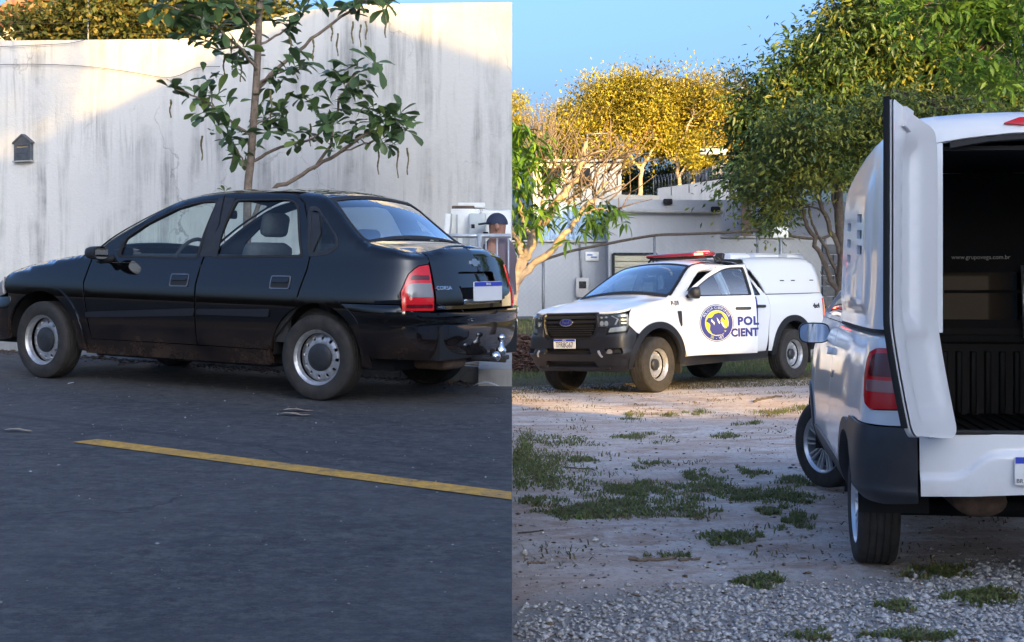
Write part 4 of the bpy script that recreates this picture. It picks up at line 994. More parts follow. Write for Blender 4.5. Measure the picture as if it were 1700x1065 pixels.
    # white middle of the bumper with its crease
    def SM(u, z):
        uu, f = sh.fold(u); y = S(u, z)[:, 1]
        zc = .562 + .118 / (1 + np.exp((np.abs(y) - .37) / .035))
        P = S(u, z); P[:, 0] -= .024 * (1 / (1 + np.exp((z - zc) / .005))) + .012; return P
    patch('bumper', [(-.062, .765), (-.066, .47), (-.3, .478), (u0, .50), (mir(-.3), .478), (mir(-.066), .47), (mir(-.062), .765)], SM, wp, car, edge=.06, sign=-1, step=.016)
    plate(car, (-.026, .0, .605), (0, -1, 0), (.03, 0, 1), 'Q', -.128)
    box('load_sill', (.10, 1.16, .03), (.09, 0, .752), M['silver'], car, .006); box('sill_seal', (.03, 1.10, .022), (.035, 0, .772), M['rubber'], car, .006)
    # dark load bay
    lb = box('bay_floor', (1.62, 1.16, .03), (.90, 0, .69), M['liner'], car)
    for i in range(16): box('floor_rib', (1.5, .025, .012), (.0, -.525 + i * .07, .018), M['liner'], lb, .004)
    bw = box('bulkhead', (.03, 1.36, .54), (1.68, 0, .93), M['liner'], car)
    for i in range(15): box('bulkhead_rib', (.03, .035, .36), (-.022, -.56 + i * .08, -.04), M['liner'], bw, .008)
    box('bulkhead_rail', (.05, 1.36, .05), (1.665, 0, 1.14), M['dark'], car, .01)
    for z0, z1 in ((1.20, 1.25), (1.52, 1.575), (1.575, 2.12)): box('bulkhead', (.03, 1.36, z1 - z0), (1.69 if z1 < 2 else 1.71, 0, (z0 + z1) / 2), M['dark'], car)
    gl = box('bay_window', (.01, 1.2, .27), (1.68, 0, 1.385), M['black_mirror'], car)
    box('window_rail', (.03, 1.2, .018), (-.02, 0, .025), M['dark'], gl, .004)
    text_mesh('window_lettering', 'www.grupovega.com.br', .034, frame_m((1.687, .035, 1.607), (0, -1, 0), (0, 0, 1)), M['decal_white'], car, .0006)
    tube('support_rod', [(1.62, -.18, 1.56), (1.6, -.19, 1.15)], .008, M['steel'], car)
    for sy in (.68, -.68):
        box('bay_lining', (1.62, .02, 1.42), (.90, sy * 1.0, 1.42), M['dark'], car); box('bay_lining', (1.62, .02, .45), (.9, sy * .9, .91), M['dark'], car)
        box('bay_ledge', (1.62, .10, .02), (.9, sy * .95, 1.12), M['dark'], car)
    box('bay_ceiling', (1.6, 1.34, .02), (.95, 0, 2.10), M['dark'], car)
    # rear canopy door, hinged left, swung past a right angle; seen from inside
    hz_, W = Vector((-.01, .575, 0)), .56
    ang = R(118)       # 0 = closed (pointing to -y)
    e1 = Vector((-math.sin(ang), -math.cos(ang), 0)); nrm = Vector((e1.y, -e1.x, 0)) * -1   # inner face normal
    if nrm.y > 0: nrm = -nrm
    def D(u, v):
        bul = .010 * np.sin(np.clip(u / W, 0, 1) * math.pi); rib = .030 / (1 + np.exp(-(u - .22) / .010)) / (1 + np.exp((u - .41) / .010)) / (1 + np.exp(-(v - 1.30) / .014)) / (1 + np.exp((v - 2.06) / .014)) + .018 / (1 + np.exp(-(u - .10) / .010)) / (1 + np.exp((u - .41) / .010)) / (1 + np.exp(-(v - .88) / .014)) / (1 + np.exp((v - 1.22) / .014))
        P = np.array([hz_.x, hz_.y, 0]) + np.outer(u, e1) + np.outer(v, (0, 0, 1)) + np.outer(-bul + rib * -1, nrm)
        # the lower part follows the tailgate line
        P[:, 1] -= .09 * np.clip((1.3 - v) / .52, 0, 1) ** 1.2 + .05 * np.clip((v - 2.02) / .2, 0, 1) ** 2 * (1 - u / W)
        return P
    out = rounded([(.0, .78), (.0, 2.06), (.08, 2.17), (W - .10, 2.235), (W, 2.26), (W, .84), (W - .03, .80), (.06, .755)], [.03, .1, .1, .06, .02, .03, .03, .04])
    dr = patch('rear_door', out, D, M['door_paint'], car, edge=.026, sign=1, step=.011)
    patch('door_shell', out, D, wf, dr, off=-.034, edge=0, sign=1, step=.05)
    rim = densify(out, .05); c = rim.mean(0)
    seal_o = [(W - .012, .84), (W + .004, .84), (W + .004, 2.27), (W - .012, 2.26)]
    patch('door_seal', seal_o, D, M['rubber'], dr, off=.010, edge=.03, sign=1, step=.05)
    patch('door_bolt', rounded([(W - .10, 1.42), (W - .04, 1.42), (W - .04, 1.52), (W - .10, 1.52)], .01), D, M['decal_dark'], dr, off=.004, edge=.004, step=.05)
    patch('door_bolt', rounded([(W - .16, 1.27), (W - .12, 1.24), (W - .10, 1.36), (W - .14, 1.38)], .01), D, M['black_plastic'], dr, off=.006, edge=.006, step=.05)
    patch('door_latch', rounded([(W - .09, .86), (W - .04, .86), (W - .04, .97), (W - .09, .97)], .008), D, M['rubber'], dr, [rounded([(W - .078, .872), (W - .052, .872), (W - .052, .955), (W - .078, .955)], .005)], off=.008, edge=.01, step=.05)
    tube('hinge', [(-.02, .60, 2.03), (-.02, .60, 1.95)], .016, M['silver'], dr); tube('hinge', [(-.02, .60, 1.0), (-.02, .60, .92)], .016, M['silver'], dr)
    pk = D(np.array([W - .18, W - .10, W - .10, W - .18]), np.array([2.13, 2.15, 2.235, 2.22]))
    mesh('door_bracket', [tuple(p) for p in pk] + [tuple(Vector(p) + nrm * .05) for p in pk], [(0, 1, 2, 3), (7, 6, 5, 4), (0, 4, 5, 1), (1, 5, 6, 2), (2, 6, 7, 3), (3, 7, 4, 0)], wp, dr)
    for v0, v1 in ((1.02, 1.26), (1.30, 1.5)): patch('door_strut', rounded([(W - .052, v0), (W - .030, v0), (W - .030, v1), (W - .052, v1)], .006), D, M['silver'], dr, off=.010, edge=.010, step=.05)
    for v0 in (1.0, 1.6, 1.95): patch('door_rivet', circle(W - .075, v0, .007, 8), D, M['dark'], dr, off=.003, edge=.003, step=.05)
    patch('door_drain', rounded([(.08, .80), (.20, .80), (.20, .83), (.08, .83)], .01), D, M['dark'], dr, off=.002, edge=.001, step=.05)
    # underside
    ub = Multi(); ub.box((3.2, 1.1, .14), (2.6, 0, .36)); ub.box((.9, .95, .1), (.5, 0, .55)); ub.box((1.2, 1.1, .5), (3.7, 0, .62)); ub.box((1.0, 1.4, .6), (2.6, 0, .75)); ub.box((.3, 1.15, .14), (.22, 0, .62))
    ub.build('underbody', M['dark'], car)
    rings = [[(x, .30 + .13 * s_ * math.cos(a), .42 + .08 * s_ * math.sin(a)) for a in np.linspace(0, 2 * math.pi, 20, endpoint=False)] for x, s_ in ((.22, .6), (.25, .95), (.3, 1), (.7, 1), (.75, .7))]
    loft('silencer', rings, M['rust'], car)
    tube('axle_beam', [(.86, -.65, .30), (.86, .65, .30)], .05, M['dark'], car)
    hd2 = [(p[0], p[1]) for p in sh.edge(np.linspace(3.4, sh.u1, 20))]; hd2 += [(x, -y) for x, y in hd2[-2::-1]]
    patch('bonnet', hd2, lambda u, v: np.c_[u, v, cubic([3.3, 3.55, 3.8, 4.1, 4.3, 4.5], [1.1, 1.06, 1.0, .92, .85, .80])(u) + .05 * (1 - np.clip(np.abs(v) / .75, 0, 1) ** 2)], wp, car, edge=.02, step=.09)
    T = sh.top(cubic([2.0, 2.6, 3.0, 3.5], [.03, .04, .05, .06])); rect = lambda a, b, q=1.0: [(a, -q), (b, -q), (b, q), (a, q)]
    patch('roof', rect(2.1, 2.9), T, wp, car, edge=0, step=.1); patch('windscreen', rect(2.9, 3.5), T, M['glass_dark'], car, edge=.004, step=.1)
    patch('front_bumper', [(4.1, .32), (4.08, .6), (4.2, .7), (4.4, .80), (2 * sh.u1 - 4.4, .80), (2 * sh.u1 - 4.2, .7), (2 * sh.u1 - 4.08, .6), (2 * sh.u1 - 4.1, .32)], S, bk, car, off=.01, edge=.05, sign=-1)
    place_on_plane(car, 2.506, 6.629, .0, 82.54, 0, .006)
    return car
M['dark_grey_plastic'] = simple('dark_grey_plastic', (.022, .024, .03), .45, var=.2, vscale=14)
M['liner'] = simple('liner', (.0045, .0045, .0055), .6, spec=.3)
M['clear_red'] = simple('clear_red', (.30, .12, .12), .12, coat=1.0)
M['black_mirror'] = simple('black_mirror', (.004, .005, .006), .02, spec=.22)
def mat_door():
    m, nt, b = nodes('door_paint'); co = coords(nt)
    f = ramp(nt, noise(nt, 26, 5, .75, mapping(nt, co, (1, 1, .45))), [(.66, 0.0), (.70, 1.0)]); f = math_(nt, 'MULTIPLY', f, ramp(nt, noise(nt, 3.2, 3, .6, co), [(.48, 0.0), (.6, 1.0)]))
    c = mixc(nt, ramp(nt, noise(nt, 5, 5, .7, co), [(.4, 0.0), (.8, .5)]), (.74, .75, .76), (.56, .55, .53))
    nt.links.new(mixc(nt, f, c, (.07, .06, .055)), b.inputs['Base Color']); b.inputs['Roughness'].default_value = .38; return m
M['door_paint'] = mat_door()

# ================================================================ the place
# two levels side by side: a street (left, x < 0) carried on a low retaining wall, and a dirt lot (right)
def smooth(a, b, x):
    t = np.clip((np.asarray(x, float) - a) / (b - a), 0, 1); return t * t * (3 - 2 * t)
def road_z(x, y): return .684 - .0208 * (x + .18) + .0279 * (y - 9.813)
def lot_z(x, y):
    x = np.asarray(x, float); y = np.asarray(y, float)
    w = smooth(15.5, 19.5, y) * (1 - smooth(24.5, 28, y))
    rp = .03 + .0293 * (np.clip(x, 0, 7) - 4.52) - .0127 * (y - 23.49)
    und = .012 * np.sin(x * 1.7 + .6 * y) * np.sin(y * .9 + 1.3) * smooth(9, 14, y) * (1 - w)
    return rp * w + und + .74 * smooth(24.6, 29.6, y)
KD = np.array([-.8897, .4566]); KN = np.array([.4566, .8897])       # kerb direction and its normal (away from the camera)
KP = np.array([-.53, 11.02])
def street(s, t):
    """s along the kerb to the left, t beyond it"""
    p = KP + KD * s + KN * t; return p[0], p[1]
def s_at0(t): return (KP[0] + KN[0] * t) / -KD[0]                     # where the strip meets x = 0
def side_z(s, t):
    x, y = street(s, 0); return road_z(x, y) + .13 + .05 * min(t, .35) / .35 * 0 + np.interp(t, [0, .3, 2.5], [0, .02, .42])

# ---- materials of the place
def mat_asphalt():
    m, nt, b = nodes('asphalt'); co = geo_pos(nt)
    n1 = noise(nt, 13, 10, .88, co); n2 = noise(nt, 1.1, 6, .65, co); n3 = noise(nt, 5, 6, .75, mapping(nt, co, (.6, 2.2, 1), (0, 0, R(-27)))); n4 = noise(nt, 5.5, 9, .85, co)
    c = mixc(nt, ramp(nt, n1, [(.41, 0.0), (.59, 1.0)]), (.020, .019, .019), (.135, .124, .116))
    c = mixc(nt, ramp(nt, n4, [(.47, .0), (.62, .75)]), c, (.034, .033, .033), 'MIX')
    c = mixc(nt, ramp(nt, n2, [(.40, .0), (.72, .55)]), c, (.125, .112, .103))
    c = mixc(nt, ramp(nt, n3, [(.5, .0), (.72, .65)]), c, (.030, .032, .040))
    # old sealed joint running with the street
    sep = N_(nt, 'ShaderNodeSeparateXYZ'); nt.links.new(co, sep.inputs[0])
    p0, p1 = JOINT
    d = (p1 - p0).normalized(); nx, ny = -d.y, d.x
    dist = math_(nt, 'ADD', math_(nt, 'MULTIPLY', math_(nt, 'SUBTRACT', sep.outputs[0], p0.x), nx), math_(nt, 'MULTIPLY', math_(nt, 'SUBTRACT', sep.outputs[1], p0.y), ny))
    dist = math_(nt, 'ADD', dist, math_(nt, 'MULTIPLY', math_(nt, 'SUBTRACT', noise(nt, 2.5, 3, .6, co), .5), .10))
    k = math_(nt, 'ABSOLUTE', dist); k = math_(nt, 'SUBTRACT', 1.0, math_(nt, 'MULTIPLY', k, 14.0), True)
    c = mixc(nt, math_(nt, 'MULTIPLY', k, .55), c, (.016, .017, .02))
    # hair cracks and oil spots
    v = N_(nt, 'ShaderNodeTexVoronoi', feature='DISTANCE_TO_EDGE'); v.inputs['Scale'].default_value = .45; wv = N_(nt, 'ShaderNodeVectorMath', operation='ADD'); nt.links.new(co, wv.inputs[0])
    nn = N_(nt, 'ShaderNodeTexNoise'); nn.inputs['Scale'].default_value = 1.6; nn.inputs['Detail'].default_value = 6; nt.links.new(co, nn.inputs['Vector']); nt.links.new(nn.outputs['Color'], wv.inputs[1]); nt.links.new(wv.outputs[0], v.inputs['Vector'])
    ck = math_(nt, 'SUBTRACT', 1.0, math_(nt, 'MULTIPLY', v.outputs['Distance'], 150.0), True); ck = math_(nt, 'MULTIPLY', ck, ramp(nt, noise(nt, .5, 3, .6, co), [(.47, 0.0), (.6, .8)])); c = mixc(nt, ck, c, (.008, .008, .009))
    c = mixc(nt, ramp(nt, noise(nt, 3.3, 3, .5, co), [(.68, .0), (.74, .6)]), c, (.014, .014, .016))
    nt.links.new(c, b.inputs['Base Color']); b.inputs['Roughness'].default_value = .72
    h = math_(nt, 'ADD', noise(nt, 90, 3, .7, co), math_(nt, 'MULTIPLY', noise(nt, 260, 2, .6, co), .5)); bump(nt, b, h, .9, .02)
    return m
def mat_dirt():
    m, nt, b = nodes('dirt'); co = geo_pos(nt); st = mapping(nt, co, (.55, 1.0, 1))
    n1 = noise(nt, .8, 6, .62, st); n2 = noise(nt, 5, 10, .85, co); n3 = noise(nt, 22, 9, .88, co); n4 = noise(nt, 2.6, 5, .7, st, dist=.6)
    c = mixc(nt, ramp(nt, n1, [(.36, 0.0), (.62, 1.0)]), (.68, .57, .51), (.80, .775, .75))
    c = mixc(nt, ramp(nt, n4, [(.48, .0), (.60, .9)]), c, (.50, .36, .29))
    c = mixc(nt, ramp(nt, n2, [(.47, .0), (.58, .9)]), c, (.60, .49, .43))
    c = mixc(nt, ramp(nt, n3, [(.53, .0), (.60, .9)]), c, (.27, .20, .165))
    # grassy bank and street margin further off, gravel close by (laid where they lie)
    sep = N_(nt, 'ShaderNodeSeparateXYZ'); nt.links.new(co, sep.inputs[0])
    yy = math_(nt, 'ADD', sep.outputs[1], math_(nt, 'MULTIPLY', math_(nt, 'SUBTRACT', n4, .5), 3.0))
    far = math_(nt, 'MULTIPLY', math_(nt, 'SUBTRACT', yy, 21.2), .9, True)
    c = mixc(nt, far, c, mixc(nt, n2, (.075, .085, .035), (.16, .125, .075)))
    gx = math_(nt, 'ADD', sep.outputs[1], math_(nt, 'MULTIPLY', sep.outputs[0], -.34)); gx = math_(nt, 'ADD', gx, math_(nt, 'MULTIPLY', math_(nt, 'SUBTRACT', n4, .5), 1.2))
    near = math_(nt, 'MULTIPLY', math_(nt, 'SUBTRACT', 6.9, gx), 2.2, True)
    c = mixc(nt, math_(nt, 'MULTIPLY', near, .9), c, mixc(nt, ramp(nt, noise(nt, 75, 3, .7, co), [(.35, 0.0), (.7, 1.0)]), (.22, .21, .205), (.54, .53, .525)))
    nt.links.new(c, b.inputs['Base Color']); b.inputs['Roughness'].default_value = .95; b.inputs['Specular IOR Level'].default_value = .2
    h = math_(nt, 'ADD', math_(nt, 'MULTIPLY', n2, .7), math_(nt, 'MULTIPLY', n3, .3)); bump(nt, b, h, .9, .06)
    return m
def mat_plaster(name, col=(.72, .72, .70), stain=(.20, .20, .20), amt=.75, warm=(.55, .50, .42), scale=1.0):
    m, nt, b = nodes(name); co = geo_pos(nt); sep = N_(nt, 'ShaderNodeSeparateXYZ'); nt.links.new(co, sep.inputs[0])
    st = mapping(nt, co, (3.4 * scale, 3.4 * scale, .26 * scale)); n1 = noise(nt, 1.3, 8, .72, st, dist=.3); n2 = noise(nt, 1.2 * scale, 6, .65, co); n3 = noise(nt, 9 * scale, 6, .75, co)
    f = math_(nt, 'MULTIPLY', ramp(nt, n1, [(.46, 0.0), (.70, 1.0)]), ramp(nt, n2, [(.39, 0.0), (.62, 1.0)]))
    c = mixc(nt, ramp(nt, n2, [(.3, 0.0), (.75, .6)]), col, tuple(min(.85, v * 1.08) for v in col))
    c = mixc(nt, math_(nt, 'MULTIPLY', ramp(nt, n3, [(.55, 0.0), (.8, 1.0)]), .35), c, warm)
    c = mixc(nt, math_(nt, 'MULTIPLY', f, amt, True), c, stain)
    # thin cracks
    v = N_(nt, 'ShaderNodeTexVoronoi', feature='DISTANCE_TO_EDGE'); v.inputs['Scale'].default_value = .55 * scale
    wv = N_(nt, 'ShaderNodeVectorMath', operation='ADD'); nt.links.new(co, wv.inputs[0])
    nn = N_(nt, 'ShaderNodeTexNoise'); nn.inputs['Scale'].default_value = 2.5; nn.inputs['Detail'].default_value = 5; nt.links.new(co, nn.inputs['Vector']); nt.links.new(nn.outputs['Color'], wv.inputs[1]); nt.links.new(wv.outputs[0], v.inputs['Vector'])
    cr = math_(nt, 'SUBTRACT', 1.0, math_(nt, 'MULTIPLY', v.outputs['Distance'], 110.0), True)
    cr = math_(nt, 'MULTIPLY', cr, ramp(nt, noise(nt, .9, 3, .6, co), [(.5, 0.0), (.66, .7)]))
    c = mixc(nt, cr, c, (.18, .17, .16))
    nt.links.new(c, b.inputs['Base Color']); b.inputs['Roughness'].default_value = .9; b.inputs['Specular IOR Level'].default_value = .2
    bump(nt, b, math_(nt, 'ADD', noise(nt, 26, 5, .7, co), math_(nt, 'MULTIPLY', n3, .6)), .35, .012)
    return m
def road_hit(u, v):
    r = ray(u, v); a, b_ = -.0208, .0279; c0 = .684 - a * -(-.18) * -1
    # plane z = c + a x + b y
    c = .684 + a * (0 - -.18) * 1 - b_ * 9.813
    t = (c - CAM_H) / (r.z - a * r.x - b_ * r.y); return Vector((r.x * t, r.y * t, CAM_H + r.z * t))
def lot_hit(u, v):
    r = ray(u, v); y = 1.45 / max((v - HORIZON) / F_PX, 1e-4)
    for _ in range(25):
        z = float(lot_z(r.x * y, y)); y = .5 * y + .5 * (CAM_H - z) / -r.z
    return Vector((r.x * y, y, float(lot_z(r.x * y, y))))
JOINT = (road_hit(0, 688), road_hit(849, 790))
M['asphalt'] = mat_asphalt(); M['dirt'] = mat_dirt()
M['wall_plaster'] = mat_plaster('wall_plaster', (.64, .615, .57), (.12, .115, .11), .95)
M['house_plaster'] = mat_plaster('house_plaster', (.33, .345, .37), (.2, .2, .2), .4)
M['cream_plaster'] = mat_plaster('cream_plaster', (.62, .55, .44), (.3, .26, .2), .4)
M['grey_plaster'] = mat_plaster('grey_plaster', (.42, .41, .40), (.2, .19, .18), .5)
M['concrete'] = mat_plaster('concrete', (.34, .33, .31), (.12, .12, .12), .6, scale=2.0)
M['yellow_line'] = None
def mat_line():
    m, nt, b = nodes('yellow_line'); co = geo_pos(nt)
    c = mixc(nt, ramp(nt, noise(nt, 16, 9, .88, co), [(.46, 0.0), (.58, 1.0)]), (.66, .34, .035), (.34, .19, .05))
    c = mixc(nt, ramp(nt, noise(nt, 3.5, 5, .7, co), [(.48, .0), (.64, .75)]), c, (.40, .23, .06)); c = mixc(nt, ramp(nt, noise(nt, 7, 10, .88, co), [(.56, .0), (.62, 1.0)]), c, (.07, .065, .06))
    nt.links.new(c, b.inputs['Base Color']); b.inputs['Roughness'].default_value = .8; bump(nt, b, noise(nt, 90, 3, .7, co), .4, .008); return m
M['yellow_line'] = mat_line()
M['bark'] = simple('bark', (.16, .12, .09), .9, var=.45, vscale=18, bmp=.6, bscale=45)
M['bark_pale'] = simple('bark_pale', (.34, .27, .20), .9, var=.4, vscale=14, bmp=.5, bscale=40)
M['bark_dark'] = simple('bark_dark', (.075, .058, .045), .9, var=.4, vscale=18, bmp=.6, bscale=45)
M['metal_grey'] = simple('metal_grey', (.22, .23, .24), .5, metal=.5, var=.25, vscale=20)
M['wire'] = simple('wire', (.05, .05, .05), .6)

# ---- ground of the lot, one sheet to the horizon
def build_lot():
    xs = np.r_[-300, -120, -50, np.arange(-20, 20.1, .5), 50, 120, 300]; ys = np.r_[-300, -120, -60, -40, np.arange(-30, 3, 3), np.arange(3, 32, .4), 34, 38, 45, 60, 100, 200, 600, 1500]
    X, Y = np.meshgrid(xs, ys); Zz = lot_z(X, Y)
    # under the street the lot drops away so that the road sheet covers it
    Zz = np.where((X < -.3) & (Y < 14.5), np.minimum(Zz, -.2), Zz)
    nx, ny = len(xs), len(ys); idx = np.arange(nx * ny).reshape(ny, nx)
    Fc = np.stack([idx[:-1, :-1], idx[:-1, 1:], idx[1:, 1:], idx[1:, :-1]], -1).reshape(-1, 4)
    o = fast_mesh('ground', np.c_[X.ravel(), Y.ravel(), Zz.ravel()], Fc, M['dirt'], smooth=True); tag(o, kind='structure'); return o
build_lot()
def build_street():
    s0, s1 = s_at0(0), 45.0
    a = street(s0, 0); b = street(s1, 0)
    V = [(0, -60, road_z(0, -60)), (0, a[1], road_z(0, a[1])), (b[0], b[1], road_z(*b)), (-60, 30, road_z(-60, 30)), (-60, -60, road_z(-60, -60))]
    tag(mesh('road', V, [(0, 1, 2, 3, 4)], M['asphalt']), kind='structure')
    # retaining wall under the street edge
    R_ = Multi(); ys = np.r_[-60, -30, -10, np.arange(-5, a[1], 1.0), a[1] - .001, a[1] + .001, 11.5, 12.5, 13.6]; n = len(ys); V = []; Fc = []
    for y in ys:
        t = road_z(0, y) - .012 if y < a[1] else side_z(s_at0(0), 0) + (y - a[1]) * .12
        V += [(-.002, y, t), (-.002, y, -.6), (-.25, y, t), (-.25, y, -.6)]
    for i in range(n - 1):
        k = i * 4; Fc += [(k, k + 1, k + 5, k + 4), (k + 2, k, k + 4, k + 6), (k + 3, k + 2, k + 6, k + 7)]
    tag(mesh('retaining_wall', V, Fc, M['concrete']), kind='structure')
    # kerb stones, one by one
    kerb = empty('kerb', (*street(s0 + .2, 0.06), 0)); tag(kerb, kind='structure')
    kerb.location = (0, 0, 0)
    L = .98; s = s0
    i = 0
    while s < 12:
        e = min(s + L, 12); V = []
        for ss, tt, dz in ((s + .006, 0, 0), (e - .006, 0, 0), (e - .006, .14, 0), (s + .006, .14, 0)):
            x, y = street(ss, tt); zb = road_z(*street(ss, 0)); V.append((min(x, 0), y, zb - .15))
        for ss, tt in ((s + .006, .018), (e - .006, .018), (e - .006, .14), (s + .006, .14)):
            x, y = street(ss, tt); zb = road_z(*street(ss, 0)); V.append((min(x, 0), y, zb + .128))
        mesh('kerb_stone', V, [(3, 2, 1, 0), (4, 5, 6, 7), (0, 1, 5, 4), (1, 2, 6, 5), (2, 3, 7, 6), (3, 0, 4, 7)], M['kerb'], kerb); s = e; i += 1
    # pavement
    ss = np.linspace(0, 1, 30); tt = np.array([.14, .3, .8, 1.4, 2.0, 2.6]); V = []; Fc = []
    for t in tt:
        a0 = s_at0(t)
        for q in ss:
            s = a0 + (14 - a0) * q; x, y = street(s, t); V.append((x, y, side_z(s, t) - .004))
    for i in range(len(tt) - 1):
        for j in range(29): k = i * 30 + j; Fc.append((k + 1, k, k + 30, k + 31))
    tag(mesh('pavement', V, Fc, M['pavement'], smooth=True), kind='structure')
    # yellow edge line
    P = [road_hit(u, v) + Vector((0, 0, .004)) for u, v in ((120, 734.5), (849.5, 830.5), (849.5, 817.5), (162, 729.5))]
    n = 24; V = []; Fc = []
    for i in range(n + 1):
        t = i / n; V += [P[0].lerp(P[1], t), P[3].lerp(P[2], t)]
    for i in range(n): Fc.append((2 * i, 2 * i + 2, 2 * i + 3, 2 * i + 1))
    tag(mesh('road_line', V, Fc, M['yellow_line']), kind='structure')
M['kerb'] = mat_plaster('kerb', (.30, .295, .28), (.09, .085, .08), .9, scale=2.5)
M['pavement'] = simple('pavement', (.20, .165, .13), .95, var=.45, vscale=3.5, bmp=.5, bscale=40)
build_street()

# ---- the white street wall
def wall_pt(u): # wall plane: 2.5 m beyond the kerb
    r = (u - CX) / F_PX; t = 2.5; p = KP + KN * t
    # p + KD*s on ray x = r*y
    s = (r * p[1] - p[0]) / (KD[0] - r * KD[1]); q = p + KD * s; return q[0], q[1], s
def build_wall():
    us = [850, 780, 700, 640, 590, 540, 480, 420, 380, 340, 300, 200, 100, 0, -100, -300]
    vt = [3, 4, 5, 6, 8, 12, 22, 40, 52, 60, 64, 65, 66, 67, 68, 70]
    F_, B_ = [], []
    for u, v in zip(us, vt):
        x, y, s = wall_pt(u); zt = CAM_H + (HORIZON - v) / F_PX * y
        F_.append((x, y, zt)); 
    V = []; Fc = []; th = .18
    rows = 14
    for (x, y, zt) in F_:
        zb = .9
        for k in range(rows): V.append((x, y, zb + (zt - zb) * k / (rows - 1)))
        V.append((x + KN[0] * th * (0 if x > -.01 else 1), y + KN[1] * th, zt)); V.append((x + KN[0] * th * (0 if x > -.01 else 1), y + KN[1] * th, zb))
    m = rows + 2
    for i in range(len(F_) - 1):
        for k in range(m - 1): a = i * m + k; Fc.append((a, a + 1, a + m + 1, a + m))
    Fc.append(tuple(range(m)))
    w = mesh('street_wall', V, Fc, M['wall_plaster']); tag(w, 'long stained white plaster wall behind the black saloon', 'wall')
    # post box let into the wall
    x, y, s = wall_pt(42); zc = CAM_H + (HORIZON - 249) / F_PX * y; h = .125; o = Vector((x, y, zc)); ex = Vector((-KD[0], -KD[1], 0)); ez = Vector((0, 0, 1)); n = ex.cross(ez)
    S = plane_map(o + n * .05, ex, ez)
    pb = patch('post_box', [(-h, -h * 1.0), (h, -h), (h, h * .62), (0, h * 1.3), (-h, h * .62)], S, M['slate'], None, [[(-h * .8, h * .22), (h * .7, h * .22), (h * .7, h * .40), (-h * .8, h * .40)]], edge=.06, step=.1)
    tag(pb, 'small dark slate post box with a pitched top set in the white wall', 'post box')
    patch('slot', [(-h * .8, h * .22), (h * .7, h * .22), (h * .7, h * .40), (-h * .8, h * .40)], plane_map(o + n * .03, ex, ez), M['brass'], pb, edge=0, step=.2)
    patch('box_lid', [(-h * 1.15, h * .55), (0, h * 1.25), (h * 1.15, h * .55), (h * 1.15, h * .70), (0, h * 1.45), (-h * 1.15, h * .70)], plane_map(o + n * .062, ex, ez), M['slate'], pb, edge=.07, step=.2)
    patch('box_sill', [(-h * 1.12, -h * 1.08), (h * 1.12, -h * 1.08), (h * 1.12, -h * .96), (-h * 1.12, -h * .96)], plane_map(o + n * .062, ex, ez), M['concrete'], pb, edge=.06, step=.2)
    for zz in (-.55, -.1): patch('box_panel', [(-h * .85, h * (zz - .2)), (h * .85, h * (zz - .2)), (h * .85, h * (zz + .18)), (-h * .85, h * (zz + .18))], plane_map(o + n * .054, ex, ez), M['slate'], pb, edge=.006, step=.2)
    # cables slung along the wall
    for nm, pts, lab in (('cable', [(-60, 78), (0, 77), (70, 74), (120, 71), (150, 64)], 'thin dark cable along the top of the white wall'), ('cable', [(-40, 108), (60, 106), (150, 110), (220, 119), (285, 128), (330, 112), (368, 110)], 'thin cable sagging across the upper white wall')):
        P = []
        for u, v in crom(pts, 6):
            x, y, s = wall_pt(u); P.append((x - KN[0] * .03, y - KN[1] * .03, CAM_H + (HORIZON - v) / F_PX * (y - .03)))
        tag(tube(nm, P, .0035, M['wire'], None, 5), lab, 'cable')
M['slate'] = simple('slate', (.06, .068, .08), .7, var=.3, vscale=20, bmp=.2)
M['brass'] = simple('brass', (.36, .30, .20), .5)
build_wall()

